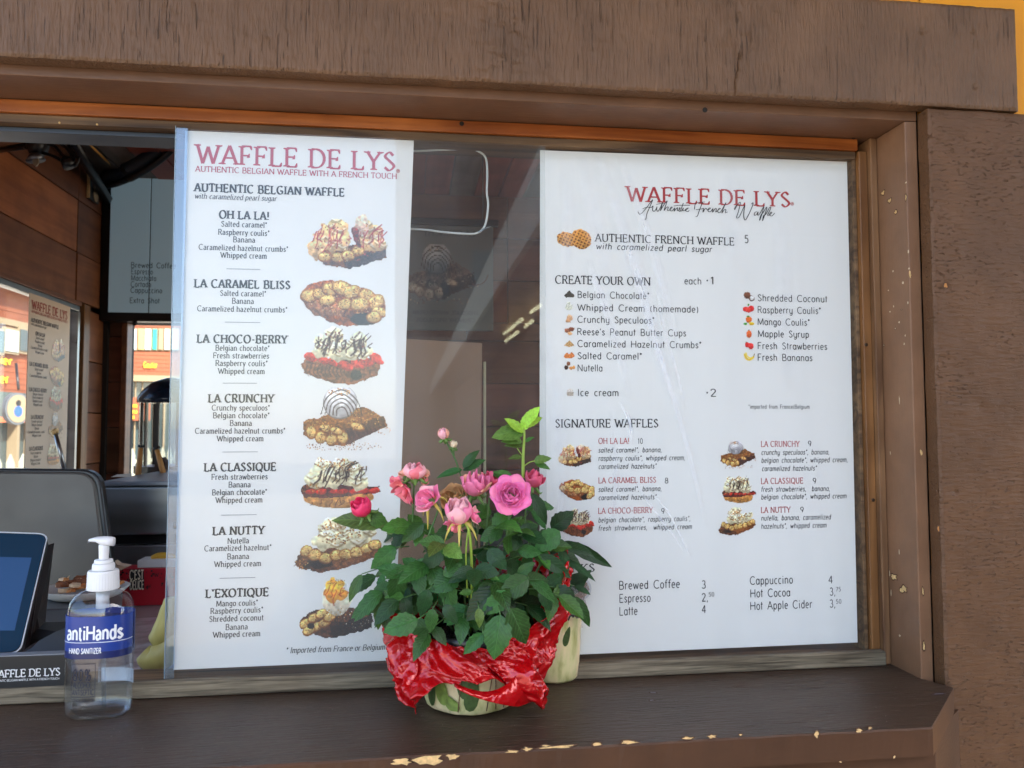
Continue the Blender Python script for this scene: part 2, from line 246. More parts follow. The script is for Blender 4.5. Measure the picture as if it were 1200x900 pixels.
# ------------------------------------------------------------------ lettering: a stroke alphabet drawn as thin flat ribbons
def arc(cx, cy, rx, ry, a0, a1, n=9):
    return [(cx + rx * math.cos(rad(a0 + (a1 - a0) * i / n)), cy + ry * math.sin(rad(a0 + (a1 - a0) * i / n))) for i in range(n + 1)]
X = .68
def P_(*c): return [(c[i], c[i + 1]) for i in range(0, len(c), 2)]
def full(cx, cy, rx, ry): return arc(cx, cy, rx, ry, 90, 450, 14)
G = {
'A': (.74, [P_(0, 0, .36, 1, .72, 0), P_(.13, .34, .59, .34)]),
'B': (.68, [P_(.08, 0, .08, 1), P_(.08, 1, .35, 1) + arc(.35, .76, .2, .24, 90, -90) + [(.08, .52)], P_(.08, .52, .38, .52) + arc(.38, .26, .24, .26, 90, -90) + [(.08, 0)]]),
'C': (.78, [arc(.44, .5, .4, .5, 48, 312, 14)]),
'D': (.8, [P_(.08, 0, .08, 1), P_(.08, 1, .32, 1) + arc(.32, .5, .42, .5, 90, -90) + [(.08, 0)]]),
'E': (.64, [P_(.08, 0, .08, 1), P_(.08, 1, .56, 1), P_(.08, .52, .46, .52), P_(.08, 0, .58, 0)]),
'F': (.6, [P_(.08, 0, .08, 1), P_(.08, 1, .55, 1), P_(.08, .5, .44, .5)]),
'G': (.82, [arc(.44, .5, .4, .5, 48, 300, 14) + P_(.7, .12, .72, .42), P_(.48, .42, .74, .42)]),
'H': (.82, [P_(.08, 0, .08, 1), P_(.72, 0, .72, 1), P_(.08, .52, .72, .52)]),
'I': (.26, [P_(.12, 0, .12, 1)]),
'J': (.46, [P_(.34, 1, .34, .22) + arc(.18, .22, .16, .22, 0, -150, 6)]),
'K': (.74, [P_(.08, 0, .08, 1), P_(.64, 1, .1, .42), P_(.26, .56, .68, 0)]),
'L': (.6, [P_(.08, 0, .08, 1), P_(.08, 0, .55, 0)]),
'M': (.96, [P_(.06, 0, .1, 1, .47, .08, .84, 1, .88, 0)]),
'N': (.84, [P_(.08, 0, .08, 1, .74, 0, .74, 1)]),
'O': (.88, [full(.43, .5, .4, .5)]),
'P': (.64, [P_(.08, 0, .08, 1), P_(.08, 1, .34, 1) + arc(.34, .73, .23, .27, 90, -90) + [(.08, .46)]]),
'Q': (.88, [full(.43, .5, .4, .5), P_(.48, .2, .8, -.16)]),
'R': (.7, [P_(.08, 0, .08, 1), P_(.08, 1, .34, 1) + arc(.34, .75, .23, .25, 90, -90) + [(.08, .5)], P_(.34, .5, .64, 0)]),
'S': (.6, [crv([(.5, .82), (.3, 1), (.08, .77), (.3, .53), (.54, .25), (.3, 0), (.06, .17)], 4)]),
'T': (.66, [P_(.32, 0, .32, 1), P_(0, 1, .64, 1)]),
'U': (.8, [P_(.09, 1, .09, .34) + arc(.39, .34, .3, .34, 180, 360) + [(.69, 1)]]),
'V': (.74, [P_(0, 1, .36, 0, .72, 1)]),
'W': (1.08, [P_(0, 1, .28, 0, .53, .9, .79, 0, 1.06, 1)]),
'X': (.7, [P_(.02, 1, .66, 0), P_(.64, 1, .02, 0)]),
'Y': (.7, [P_(0, 1, .34, .45, .34, 0), P_(.68, 1, .34, .45)]),
'Z': (.66, [P_(.04, 1, .6, 1, .04, 0, .6, 0)]),
'a': (.52, [crv([(.07, .57), (.24, X), (.42, .5)], 4) + [(.42, 0)], crv([(.42, .4), (.16, .34), (.05, .17), (.18, 0), (.42, .14)], 4)]),
'b': (.56, [P_(.08, 0, .08, 1.02), full(.28, .34, .21, .34)]),
'c': (.48, [arc(.27, .34, .22, .34, 55, 305, 10)]),
'd': (.56, [P_(.47, 0, .47, 1.02), full(.27, .34, .21, .34)]),
'e': (.52, [P_(.05, .36, .46, .36) + arc(.26, .34, .21, .34, 10, 310, 11)]),
'f': (.34, [P_(.14, 0, .14, .8) + arc(.28, .8, .14, .22, 180, 60, 5), P_(.01, X, .3, X)]),
'g': (.54, [full(.26, .36, .2, .31), P_(.46, X, .46, -.06) + arc(.25, -.06, .21, .24, 0, -150, 6)]),
'h': (.58, [P_(.08, 0, .08, 1.02), P_(.08, .42) + arc(.28, .44, .2, .24, 160, 0, 6) + [(.48, 0)]]),
'i': (.24, [P_(.11, 0, .11, X), P_(.11, .88, .11, .98)]),
'j': (.24, [P_(.12, X, .12, -.1) + arc(0, -.1, .12, .18, 0, -90, 4), P_(.12, .88, .12, .98)]),
'k': (.52, [P_(.08, 0, .08, 1.02), P_(.44, X, .1, .28), P_(.2, .38, .48, 0)]),
'l': (.22, [P_(.1, 0, .1, 1.02)]),
'm': (.86, [P_(.08, 0, .08, X), P_(.08, .42) + arc(.25, .46, .17, .22, 160, 0, 5) + [(.42, 0)], P_(.42, .42) + arc(.59, .46, .17, .22, 160, 0, 5) + [(.76, 0)]]),
'n': (.58, [P_(.08, 0, .08, X), P_(.08, .42) + arc(.28, .44, .2, .24, 160, 0, 6) + [(.48, 0)]]),
'o': (.54, [full(.27, .34, .22, .34)]),
'p': (.56, [P_(.08, -.3, .08, X), full(.28, .34, .21, .34)]),
'q': (.56, [P_(.47, -.3, .47, X), full(.27, .34, .21, .34)]),
'r': (.38, [P_(.08, 0, .08, X), P_(.08, .42) + arc(.26, .44, .18, .24, 160, 60, 4)]),
's': (.44, [crv([(.37, .56), (.21, X), (.07, .52), (.22, .35), (.38, .17), (.21, 0), (.05, .11)], 3)]),
't': (.36, [P_(.14, .9, .14, .18) + arc(.27, .18, .13, .18, 180, 290, 4), P_(.01, X, .3, X)]),
'u': (.58, [P_(.08, X, .08, .22) + arc(.28, .22, .2, .22, 180, 360, 6), P_(.48, X, .48, 0)]),
'v': (.5, [P_(.02, X, .24, 0, .46, X)]),
'w': (.76, [P_(.02, X, .2, 0, .37, .6, .54, 0, .72, X)]),
'x': (.5, [P_(.03, X, .45, 0), P_(.44, X, .02, 0)]),
'y': (.5, [P_(.03, X, .25, 0), P_(.46, X, .16, -.28)]),
'z': (.48, [P_(.04, X, .42, X, .04, 0, .43, 0)]),
'0': (.6, [full(.28, .5, .23, .5)]), '1': (.4, [P_(.06, .8, .22, 1, .22, 0)]),
'2': (.58, [arc(.27, .74, .21, .26, 170, -30, 8) + P_(.06, 0, .52, 0)]),
'3': (.58, [arc(.25, .75, .2, .25, 150, -80, 8), arc(.25, .26, .24, .26, 85, -150, 9)]),
'4': (.6, [P_(.42, 0, .42, 1, .03, .3, .56, .3)]),
'5': (.58, [P_(.48, 1, .14, 1, .1, .56) + arc(.26, .32, .23, .32, 120, -140, 9)]),
'7': (.54, [P_(.04, 1, .5, 1, .18, 0)]), '8': (.58, [full(.27, .75, .19, .25), full(.27, .26, .23, .26)]),
'9': (.58, [full(.27, .7, .21, .3), P_(.48, .7, .3, 0)]),
'!': (.26, [P_(.12, .3, .12, 1), P_(.12, 0, .12, .1)]), ',': (.22, [P_(.11, .08, .04, -.16)]), '.': (.22, [P_(.1, 0, .1, .1)]),
"'": (.2, [P_(.1, 1, .07, .74)]), '*': (.34, [P_(.16, .7, .16, 1), P_(.04, .77, .28, .93), P_(.28, .77, .04, .93)]),
'-': (.4, [P_(.05, .4, .34, .4)]), '(': (.3, [arc(.34, .4, .28, .62, 130, 230, 6)]), ')': (.3, [arc(-.06, .4, .28, .62, 50, -50, 6)]),
'/': (.4, [P_(.02, -.1, .36, 1.05)]), '•': (.3, [P_(.07, .5, .2, .5), P_(.07, .45, .2, .45), P_(.07, .55, .2, .55)]), ' ': (.3, []),
'%': (.8, [full(.2, .76, .15, .24), full(.58, .24, .15, .24), P_(.62, 1, .16, 0)]), '+': (.5, [P_(.05, .4, .41, .4), P_(.23, .2, .23, .6)]),
}
GEO = {'a': (.56, [full(.26, .34, .22, .34), P_(.48, X, .48, 0)]), 'g': (.56, [full(.26, .34, .22, .34), P_(.48, X, .48, -.06) + arc(.27, -.06, .21, .22, 0, -150, 6)]),
 't': (.3, [P_(.13, .95, .13, 0), P_(.0, X, .28, X)]), 'y': (.54, [P_(.07, X, .07, .25) + arc(.27, .25, .2, .25, 180, 360, 6), P_(.47, X, .47, -.06) + arc(.27, -.06, .2, .22, 0, -150, 6)]), ' ': (.5, [])}
SERIF = dict(thick=.155, thin=.06, serif=.1, track=.15)
SERIFB = dict(thick=.24, thin=.10, serif=.1, track=.16)
SERIFS = dict(thick=.15, thin=.085, serif=.05, track=.12)
GEOS = dict(thick=.11, thin=.11, serif=0, geo=True, track=.12)
GEOI = dict(thick=.12, thin=.12, serif=0, geo=True, slant=.16, track=.12)
SERIFI = dict(thick=.13, thin=.07, serif=.05, slant=.2)
BOLD = dict(thick=.22, thin=.2, serif=0)
def gl(c, st):
    if st.get('geo') and c in GEO: return GEO[c]
    return G.get(c, G['-'])
def ribbon(out, pts, st, T, lvl):
    m = len(pts)
    if m < 2: return
    base = len(out[0])
    for i in range(m):
        a = pts[max(i - 1, 0)]; b = pts[min(i + 1, m - 1)]
        dx, dy = b[0] - a[0], b[1] - a[1]; l = math.hypot(dx, dy) or 1; dx /= l; dy /= l
        k = 1.0
        if 0 < i < m - 1:
            d1 = (pts[i][0] - a[0], pts[i][1] - a[1]); d2 = (b[0] - pts[i][0], b[1] - pts[i][1]); l1 = math.hypot(*d1) or 1; l2 = math.hypot(*d2) or 1
            c = (d1[0] * d2[0] + d1[1] * d2[1]) / l1 / l2; k = 1 / max(.6, math.sqrt(max(0, (1 + c) / 2)))
            if c < -.2:                       # a reversal: keep the ribbon's side direction of the bisector
                bx, by = d1[0] / l1 - d2[0] / l2, d1[1] / l1 - d2[1] / l2; lb = math.hypot(bx, by) or 1
                dx, dy = -by / lb, bx / lb
                if dx * d1[0] + dy * d1[1] < 0: dx, dy = -dx, -dy
                k = 1.0
        th = math.atan2(dy, dx); w = (st['thin'] + (st['thick'] - st['thin']) * abs(math.sin(th - rad(18)))) / 2 * k
        for s in (1, -1): out[0].append(T(pts[i][0] - dy * w * s, pts[i][1] + dx * w * s, lvl))
    for i in range(m - 1):
        q = base + 2 * i; out[1].append((q, q + 1, q + 3, q + 2))
def line_segments(pts):              # split a polyline at sharp corners so that each leg keeps its own ends
    segs = []; cur = [pts[0]]
    for i in range(1, len(pts) - 1):
        cur.append(pts[i]); d1 = (pts[i][0] - pts[i - 1][0], pts[i][1] - pts[i - 1][1]); d2 = (pts[i + 1][0] - pts[i][0], pts[i + 1][1] - pts[i][1])
        c = (d1[0] * d2[0] + d1[1] * d2[1]) / ((math.hypot(*d1) * math.hypot(*d2)) or 1)
        if c < .55: segs.append(cur); cur = [pts[i]]
    cur.append(pts[-1]); segs.append(cur); return segs
def dseg(p, a, b):
    vx, vy = b[0] - a[0], b[1] - a[1]; t = max(0, min(1, ((p[0] - a[0]) * vx + (p[1] - a[1]) * vy) / ((vx * vx + vy * vy) or 1)))
    return math.hypot(p[0] - a[0] - t * vx, p[1] - a[1] - t * vy)
LV = [0]
def put_text(out, s, x0, x1, y, cap, st, place, mirror=False):
    """letters of s between x0 and x1 on the baseline y; place(x, y, level) gives the 3-D point"""
    TK = st.get('track', .08); nat = sum(gl(c, st)[0] for c in s) + TK * (len(s) - 1); sx = (x1 - x0) / nat; cur = 0
    sl = st.get('slant', 0)
    for c in s:
        adv, strokes = gl(c, st)
        def T(px, py, lvl, cur=cur):
            xx = (cur + px) * sx + sl * py * cap
            if mirror: xx = (x1 - x0) - xx
            return place(x0 + xx, y + py * cap, lvl)
        asp = cap / sx
        st2 = dict(st)
        k = 0
        for pts in strokes:
            LV[0] = (LV[0] + 1) % 7
            for sg in line_segments(pts):
                k += 1; ribbon(out, sg, st2, T, LV[0] + .12 * k)
            if st['serif']:
                for (p, q) in ((pts[0], pts[1]), (pts[-1], pts[-2])):
                    dx, dy = p[0] - q[0], p[1] - q[1]; l = math.hypot(dx, dy) or 1
                    isline = l > .2
                    if not isline: continue
                    if abs(dy) / l > .55 and min(abs(p[1] - v) for v in (0, 1, X, 1.02, -.3)) < .03 and c not in 't!' and not (c == 'j'):
                        w = st['serif'] + st['thick'] / 2; th = st['thin'] * .55 + .02; up = -1 if dy > 0 else 1
                        lo, hi = -w, w
                        if c.islower() and dy > 0: hi = st['thick'] / 2
                        yy = p[1]; yb = yy + up * th
                        b = len(out[0]); k += 1; L_ = LV[0] + .12 * k
                        for (ax, ay) in ((p[0] + lo, yy), (p[0] + hi, yy), (p[0] + hi, yb), (p[0] + hi * .45, yb + up * .035), (p[0] + lo * .45, yb + up * .035), (p[0] + lo, yb)): out[0].append(T(ax, ay, L_))
                        out[1].append((b, b + 1, b + 2, b + 3, b + 4, b + 5))
                    elif abs(dx) / l > .9 and c in 'EFLTZG':
                        dd = min([dseg(p, o[i], o[i + 1]) for o in strokes if o is not pts for i in range(len(o) - 1)] or [1])
                        if dd > .04:
                            hgt = .2 if p[1] in (0, 1) else .11; w = st['thin'] * .45 + .012; k += 1; L_ = LV[0] + .12 * k
                            ys = (p[1], p[1] + (hgt if p[1] == 0 else -hgt)) if p[1] in (0, 1) else (p[1] - hgt, p[1] + hgt)
                            b = len(out[0]); sgn = 1 if dx > 0 else -1
                            for (ax, ay) in ((p[0] - sgn * w * 3, ys[0]), (p[0] + sgn * w, ys[0]), (p[0] + sgn * w, ys[1]), (p[0] - sgn * w * .4, ys[1])): out[0].append(T(ax, ay, L_))
                            out[1].append((b, b + 1, b + 2, b + 3))
        cur += adv + TK

# ------------------------------------------------------------------ printed food pictures: small pixel paintings in vertex colours
class Pic:
    def __init__(s, w, h, seed):
        s.w, s.h = w, h; s.rs = np.random.RandomState(seed); s.seed = seed
        s.c = np.ones((h, w, 3)); s.a = np.zeros((h, w)); s.y, s.x = np.mgrid[0:h, 0:w]; s.x = (s.x + .5) / w; s.y = (s.y + .5) / w   # y in width units, down
    def noise(s, f, k=0): return vnoise(s.x * f + 11, s.y * f + 5, s.seed * 7 + k)
    def lay(s, m, col):
        m = np.clip(m, 0, 1)[..., None]; s.c = s.c * (1 - m) + np.array(col) / 255. * m if not isinstance(col, np.ndarray) else s.c * (1 - m) + col * m; s.a = np.maximum(s.a, m[..., 0])
    def tone(s, col, amt=.3, f=30, k=1):
        n = s.noise(f, k) * .6 + s.noise(f * 2.3, k + 1) * .4; return np.clip(np.array(col)[None, None] / 255. * (1 - amt + 2 * amt * n[..., None]), 0, 1)
    def blob(s, cx, cy, rx, ry, rot, col, rag=.15, amt=.3, f=30, rim=None, k=1):
        c_, s_ = math.cos(rot), math.sin(rot); dx, dy = s.x - cx, s.y - cy; u = (dx * c_ + dy * s_) / rx; v = (-dx * s_ + dy * c_) / ry
        r = np.hypot(u, v) + rag * (s.noise(16, k + 5) - .5) * 2; m = np.clip((1 - r) * min(rx, ry) * s.w * 1.2, 0, 1)
        t = s.tone(col, amt, f, k); sh = np.clip(1.08 - .22 * v, .6, 1.2)[..., None]; s.lay(m, np.clip(t * sh, 0, 1))
        if rim is not None: s.lay(np.clip(1 - abs(r - .88) / .13, 0, 1) * (m > 0) * .8, rim)
        return m
    def poly(s, pts, col, amt=.35, f=30, k=2, rag=.012):
        x = s.x + rag * (s.noise(30, 9) - .5) * 2; y = s.y + rag * (s.noise(30, 12) - .5) * 2; ins = np.zeros(s.x.shape, bool); n = len(pts)
        for i in range(n):
            x1, y1 = pts[i]; x2, y2 = pts[(i + 1) % n]
            cr = ((y1 > y) != (y2 > y)) & (x < (x2 - x1) * (y - y1) / ((y2 - y1) or 1e-9) + x1); ins ^= cr
        s.lay(ins * 1., s.tone(col, amt, f, k)); return ins
    def curve(s, pts, w, col, op=.9):
        P = crv(pts, 8); m = np.zeros(s.x.shape)
        for i in range(len(P) - 1):
            a, b = P[i], P[i + 1]; vx, vy = b[0] - a[0], b[1] - a[1]; t = np.clip(((s.x - a[0]) * vx + (s.y - a[1]) * vy) / (vx * vx + vy * vy + 1e-9), 0, 1)
            m = np.maximum(m, np.clip(1.2 - np.hypot(s.x - a[0] - t * vx, s.y - a[1] - t * vy) / w, 0, 1))
        s.lay(m * op, col)
    def specks(s, cx, cy, rx, ry, n, cols, r=(.006, .014), clip=True):
        for i in range(n):
            a = s.rs.rand() * 6.28; q = math.sqrt(s.rs.rand()); px, py = cx + rx * q * math.cos(a), cy + ry * q * math.sin(a); rr = s.rs.uniform(*r)
            ang = s.rs.rand() * 3.14; c_, s_ = math.cos(ang), math.sin(ang); dx, dy = s.x - px, s.y - py
            m = np.clip((1 - np.hypot((dx * c_ + dy * s_) / rr, (-dx * s_ + dy * c_) / rr / .65)) * 1.6, 0, 1)
            if clip: m = m * (s.a > .5)
            s.lay(m, np.array(cols[s.rs.randint(len(cols))]) / 255. * s.rs.uniform(.8, 1.15))
    def cream(s, cx, cy, r, sq=.85, col=(232, 222, 190)):
        s.blob(cx, cy, r, r * sq, 0, col, .22, .14, 18)
        for i in range(5):
            a = s.rs.uniform(0, 6.28); q = s.rs.uniform(.2, .75) * r; x, y = cx + q * math.cos(a), cy + q * sq * math.sin(a); w_ = r * s.rs.uniform(.25, .5); s.curve([(x - w_, y), (x, y + w_ * .45), (x + w_, y - w_ * .1)], .014, (168, 146, 108), .65); s.curve([(x - w_, y - .02), (x, y + w_ * .45 - .02), (x + w_, y - w_ * .1 - .02)], .010, (252, 248, 236), .6)
    def banana(s, cx, cy, r, sq=.75, rot=0):
        s.blob(cx, cy + r * .12, r * 1.04, r * sq * 1.06, rot, (150, 96, 40), .03, .2); s.blob(cx, cy, r, r * sq, rot, (222, 190, 128), .14, .2, 40, (170, 112, 54)); s.specks(cx, cy, r * .9, r * sq * .9, 16, [(170, 110, 60), (120, 72, 36), (214, 160, 96), (240, 216, 170)], (.006, .013))
    def drizzle(s, cx, cy, rx, ry, n, col, w=.006, tilt=.5):
        for i in range(n):
            t = (i + .5) / n * 2 - 1 + s.rs.uniform(-.9, .9) / n
            if s.rs.rand() < .3: t = s.rs.uniform(-.9, .9)
            tl = tilt * s.rs.uniform(.2, 1.7); a_ = s.rs.uniform(-1, -.2); b_ = s.rs.uniform(.1, .95); hh = ry * math.sqrt(max(.05, 1 - t * t)) * .95; x = cx + rx * t * .92; q = [s.rs.uniform(-.03, .03) for _ in range(4)]
            s.curve([(x + tl * hh * (-a_) * .6, cy + a_ * hh), (x + q[0], cy + (a_ * .5 + b_ * .1) * hh + q[1]), (x + q[2] - tl * hh * .1, cy + b_ * .5 * hh), (x - tl * hh * b_ * .5, cy + b_ * hh)], w * s.rs.uniform(.7, 1.3), col, s.rs.uniform(.6, .95))
        for i in range(0):
            t = 0; x = cx + rx * t * .92; hh = ry * math.sqrt(max(.05, 1 - t * t)) * .9; j = s.rs.uniform(-.3, .3)
            s.curve([(x + tilt * hh * .6, cy - hh), (x + .02 * j, cy - hh * .2 + .02 * j), (x - tilt * hh * .5, cy + hh * (.6 + j))], w, col)
def food(kind, w, seed=1):
    CR_ = [(206, 146, 72), (172, 108, 50), (226, 180, 108), (136, 84, 40)]; CHOC = (58, 34, 26)
    if kind == 'ohlala':
        p = Pic(w, int(w * .67), seed); p.poly([(.1, .4), (.3, .36), (.95, .34), (.96, .5), (.5, .63), (.2, .58)], (140, 92, 46), .4, 45)
        p.poly([(.42, .52), (.96, .4), (.95, .5), (.5, .64)], (96, 76, 66), .45, 60)
        for i in range(7): p.curve([(.45 + i * .075, .46), (.47 + i * .075, .6 - i * .015)], .008, (70, 44, 28), .6)
        T_C = (226, 190, 142); p.cream(.3, .28, .2, .85, T_C); p.cream(.2, .34, .13, .85, T_C); p.cream(.36, .16, .13, .85, T_C); p.cream(.4, .34, .13, .85, T_C); p.blob(.13, .42, .12, .12, 0, (232, 196, 150), .3, .2); p.cream(.76, .3, .17, .85, T_C); p.cream(.82, .2, .11, .85, T_C); p.cream(.7, .14, .11, .85, T_C); p.cream(.88, .34, .09, .85, T_C)
        p.blob(.66, .14, .1, .13, .2, (226, 196, 176), .3, .2)
        for x, y in ((.62, .42), (.38, .5), (.22, .5), (.5, .48)): p.banana(x, y, .08)
        p.blob(.6, .26, .05, .13, -.3, (120, 70, 60), .4, .4)
        p.drizzle(.3, .28, .24, .2, 13, (186, 70, 66), .009); p.drizzle(.76, .26, .2, .2, 11, (180, 66, 64), .009, .9); p.specks(.5, .3, .42, .26, 150, CR_ + [(206, 96, 92), (236, 214, 176), (186, 70, 66)], (.008, .018))
    elif kind == 'bliss':
        p = Pic(w, int(w * .58), seed); p.blob(.5, .3, .5, .24, .2, (150, 92, 48), .08, .4, 40); p.blob(.3, .36, .24, .12, .35, (176, 124, 88), .1, .3); p.poly([(.3, .44), (.6, .48), (.7, .54), (.55, .58), (.3, .5)], (176, 104, 40), .3)
        p.blob(.74, .48, .14, .08, .1, (44, 28, 24), .2, .3)
        for x, y in ((.12, .24), (.24, .19), (.36, .13), (.5, .1), (.62, .16), (.78, .2), (.9, .3), (.93, .4), (.34, .28), (.52, .32), (.7, .32), (.85, .46)): p.banana(x + p.rs.uniform(-.02, .02), y + p.rs.uniform(-.02, .02), p.rs.uniform(.085, .12), .72, p.rs.uniform(-.5, .5))
        p.specks(.52, .24, .44, .2, 330, CR_ + [(240, 214, 170)], (.006, .014))
        for i in range(5): p.curve([(.12 + i * .09, .36 + i * .03), (.16 + i * .09, .42 + i * .03)], .007, (100, 60, 34), .6)
    elif kind == 'choco':
        p = Pic(w, int(w * .7), seed); p.poly([(0, .46), (.06, .4), (.96, .38), (.92, .58), (.62, .7), (.3, .66), (.04, .56)], (150, 98, 62), .4, 40)
        for i in range(12): p.curve([(.08 + i * .045, .47), (.06 + i * .046, .55), (.1 + i * .045, .6)], .01, (84, 50, 34), .6)
        p.blob(.66, .58, .07, .06, 0, (52, 30, 26), .3, .3)
        for x, y, r in ((.12, .38, .09), (.26, .4, .09), (.38, .43, .08), (.54, .47, .09), (.66, .45, .09), (.78, .42, .09), (.88, .38, .09), (.93, .42, .06), (.46, .45, .08)): p.blob(x, y, r, r * .62, .4, (206, 68, 48), .25, .3, 40)
        p.specks(.5, .42, .46, .06, 50, [(100, 26, 24), (236, 120, 90), (60, 30, 26)], (.008, .016))
        for x, y, r in ((.33, .2, .17), (.26, .3, .12), (.44, .3, .14), (.62, .28, .17), (.74, .3, .11), (.68, .17, .12), (.4, .1, .1)): p.blob(0, 0, .001, .001, 0, (0, 0, 0)); p.cream(x, y, r)
        p.drizzle(.35, .2, .2, .2, 16, (70, 34, 30), .010); p.drizzle(.66, .25, .2, .2, 14, (70, 34, 30), .010, .8); p.specks(.5, .18, .3, .16, 45, [(170, 60, 50), (90, 40, 34), (240, 232, 200)], (.008, .018))
    elif kind == 'crunchy':
        p = Pic(w, int(w * .68), seed); p.poly([(.06, .36), (.3, .3), (.7, .2), (.94, .34), (.96, .42), (.5, .62), (.38, .62), (.05, .5)], (160, 110, 60), .4, 50)
        p.poly([(.5, .44), (.92, .3), (.95, .42), (.52, .62), (.46, .56)], (104, 70, 60), .4, 60)
        for i in range(9): p.curve([(.52 + i * .046, .44 - i * .014), (.56 + i * .046, .56 - i * .018)], .007, (64, 40, 34), .6)
        p.blob(.45, .16, .19, .185, 0, (150, 146, 150), .02, .05, 10); p.blob(.45, .155, .182, .175, 0, (206, 204, 208), .02, .05, 10); p.blob(.42, .13, .12, .11, 0, (232, 230, 232), .05, .04, 10)
        for i in range(5): r = .045 + i * .034; p.curve([(.47 - r * 1.25, .3 - i * .004), (.45 - r * .8, .28 - r * .95), (.47, .27 - r * 1.35), (.47 + r * .9, .27 - r * .7), (.49 + r * 1.1, .31)], .0075, (46, 34, 34), .9)
        p.specks(.42, .05, .14, .04, 40, CR_, (.008, .014)); p.specks(.2, .36, .16, .07, 90, CR_, (.008, .016)); p.specks(.75, .3, .2, .08, 110, CR_, (.007, .014)); p.specks(.5, .38, .4, .05, 70, CR_, (.007, .014))
        for x, y in ((.14, .48), (.24, .53), (.36, .56), (.48, .54)): p.banana(x, y, .06, 1.1)
        for x, y in ((.3, .44), (.4, .46), (.64, .42)): p.banana(x, y, .085, .45, .3)
        p.drizzle(.34, .44, .14, .06, 7, (70, 40, 34), .005, 1.5); p.specks(.5, .63, .42, .05, 120, CR_, (.006, .011), False); p.specks(.9, .46, .1, .06, 30, CR_, (.005, .01), False)
    elif kind == 'classique':
        p = Pic(w, int(w * .66), seed); p.blob(.47, .5, .44, .13, .03, (206, 156, 92), .06, .25, 30)
        p.poly([(.02, .4), (.1, .34), (.96, .38), (.97, .44), (.5, .5), (.08, .5)], (110, 50, 40), .45, 50)
        for x in (.14, .28, .42, .54, .66, .78, .9): p.blob(x, .43, .07, .035, -.1, (200, 66, 44), .3, .3, 40)
        for x, y, r in ((.28, .2, .17), (.2, .3, .12), (.42, .28, .15), (.62, .24, .19), (.72, .32, .12), (.52, .14, .12)): p.blob(0, 0, .001, .001, 0, (0, 0, 0)); p.cream(x, y, r, .9)
        p.drizzle(.35, .24, .2, .18, 11, (62, 38, 28), .009, .8); p.drizzle(.62, .22, .2, .2, 12, (62, 38, 28), .009, .8); p.specks(.36, .08, .2, .07, 90, CR_, (.008, .016)); p.specks(.66, .12, .18, .09, 80, CR_, (.007, .014)); p.specks(.15, .4, .12, .05, 50, CR_, (.007, .015))
        p.drizzle(.4, .56, .3, .06, 8, (80, 40, 24), .006, .6)
    elif kind == 'nutty':
        p = Pic(w, int(w * .66), seed); p.poly([(0, .5), (.1, .36), (.94, .3), (.97, .4), (.5, .6), (.3, .62), (.06, .57)], (122, 78, 46), .45, 45); p.poly([(.4, .5), (.96, .36), (.9, .46), (.48, .6)], (156, 104, 62), .35, 50)
        p.blob(.25, .52, .16, .06, 0, (54, 34, 28), .3, .3)
        for x, y, r in ((.42, .14, .17), (.34, .26, .14), (.56, .26, .16), (.74, .24, .13), (.5, .08, .1), (.82, .18, .08)): p.blob(0, 0, .001, .001, 0, (0, 0, 0)); p.cream(x, y, r)
        for x, y in ((.14, .38), (.22, .42), (.34, .46), (.46, .43), (.56, .42), (.68, .4), (.8, .36), (.88, .32)): p.banana(x, y, .075, .85)
        p.specks(.48, .16, .26, .15, 150, CR_, (.009, .018)); p.specks(.08, .52, .08, .06, 40, CR_, (.006, .012), False); p.specks(.5, .4, .4, .06, 40, CR_, (.006, .012))
    elif kind == 'exotique':
        p = Pic(w, int(w * .68), seed); p.poly([(.02, .46), (.2, .36), (.9, .34), (.97, .5), (.9, .58), (.45, .68), (.3, .66), (.04, .56)], (110, 70, 46), .45, 45); p.poly([(.4, .54), (.96, .42), (.95, .58), (.45, .68)], (62, 42, 36), .4, 50)
        for x, y in ((.1, .5), (.2, .44), (.3, .4), (.24, .54), (.34, .5), (.4, .44), (.14, .58), (.86, .4)): p.banana(x, y, .085, .6, -.3)
        p.blob(.5, .22, .2, .21, 0, (240, 228, 206), .04, .1, 14); p.blob(.46, .15, .16, .13, 0, (240, 176, 76), .35, .2, 18); p.specks(.5, .06, .12, .04, 40, CR_, (.007, .014))
        p.drizzle(.48, .18, .17, .17, 7, (196, 84, 40), .008, .5); p.specks(.68, .5, .24, .08, 70, [(230, 220, 200), (170, 120, 70), (90, 60, 40)], (.006, .011)); p.specks(.5, .4, .2, .05, 40, [(244, 236, 220), (222, 170, 90)], (.008, .014))
        p.blob(.17, .53, .05, .035, 0, (52, 34, 30), .3, .3)
    elif kind == 'waffles':
        p = Pic(w, int(w * .62), seed)
        for cx, cy, rx, ry in ((.28, .32, .27, .2), (.68, .3, .3, .26)):
            m = p.blob(cx, cy, rx, ry, .2, (198, 140, 72), .08, .25, 30)
            for i in range(-3, 4):
                for sg in (1, -1): p.curve([(cx + i * .085 - .1 * sg, cy - .3), (cx + i * .085, cy), (cx + i * .085 + .1 * sg, cy + .3)], .016, (120, 72, 34), .0)
            g = ((np.sin((p.x + p.y * .5) * 62) > .45) | (np.sin((p.y - p.x * .45) * 70) > .45)) * m; p.lay(g * .75, (236, 190, 120)); g2 = ((np.sin((p.x + p.y * .5) * 62) < -.2) & (np.sin((p.y - p.x * .45) * 70) < -.2)) * m; p.lay(g2 * .8, (104, 60, 28))
    else:
        p = Pic(w, w, seed); B = lambda *a: p.blob(*a[:4], 0, a[4], a[5] if len(a) > 5 else .12, .25, 14)
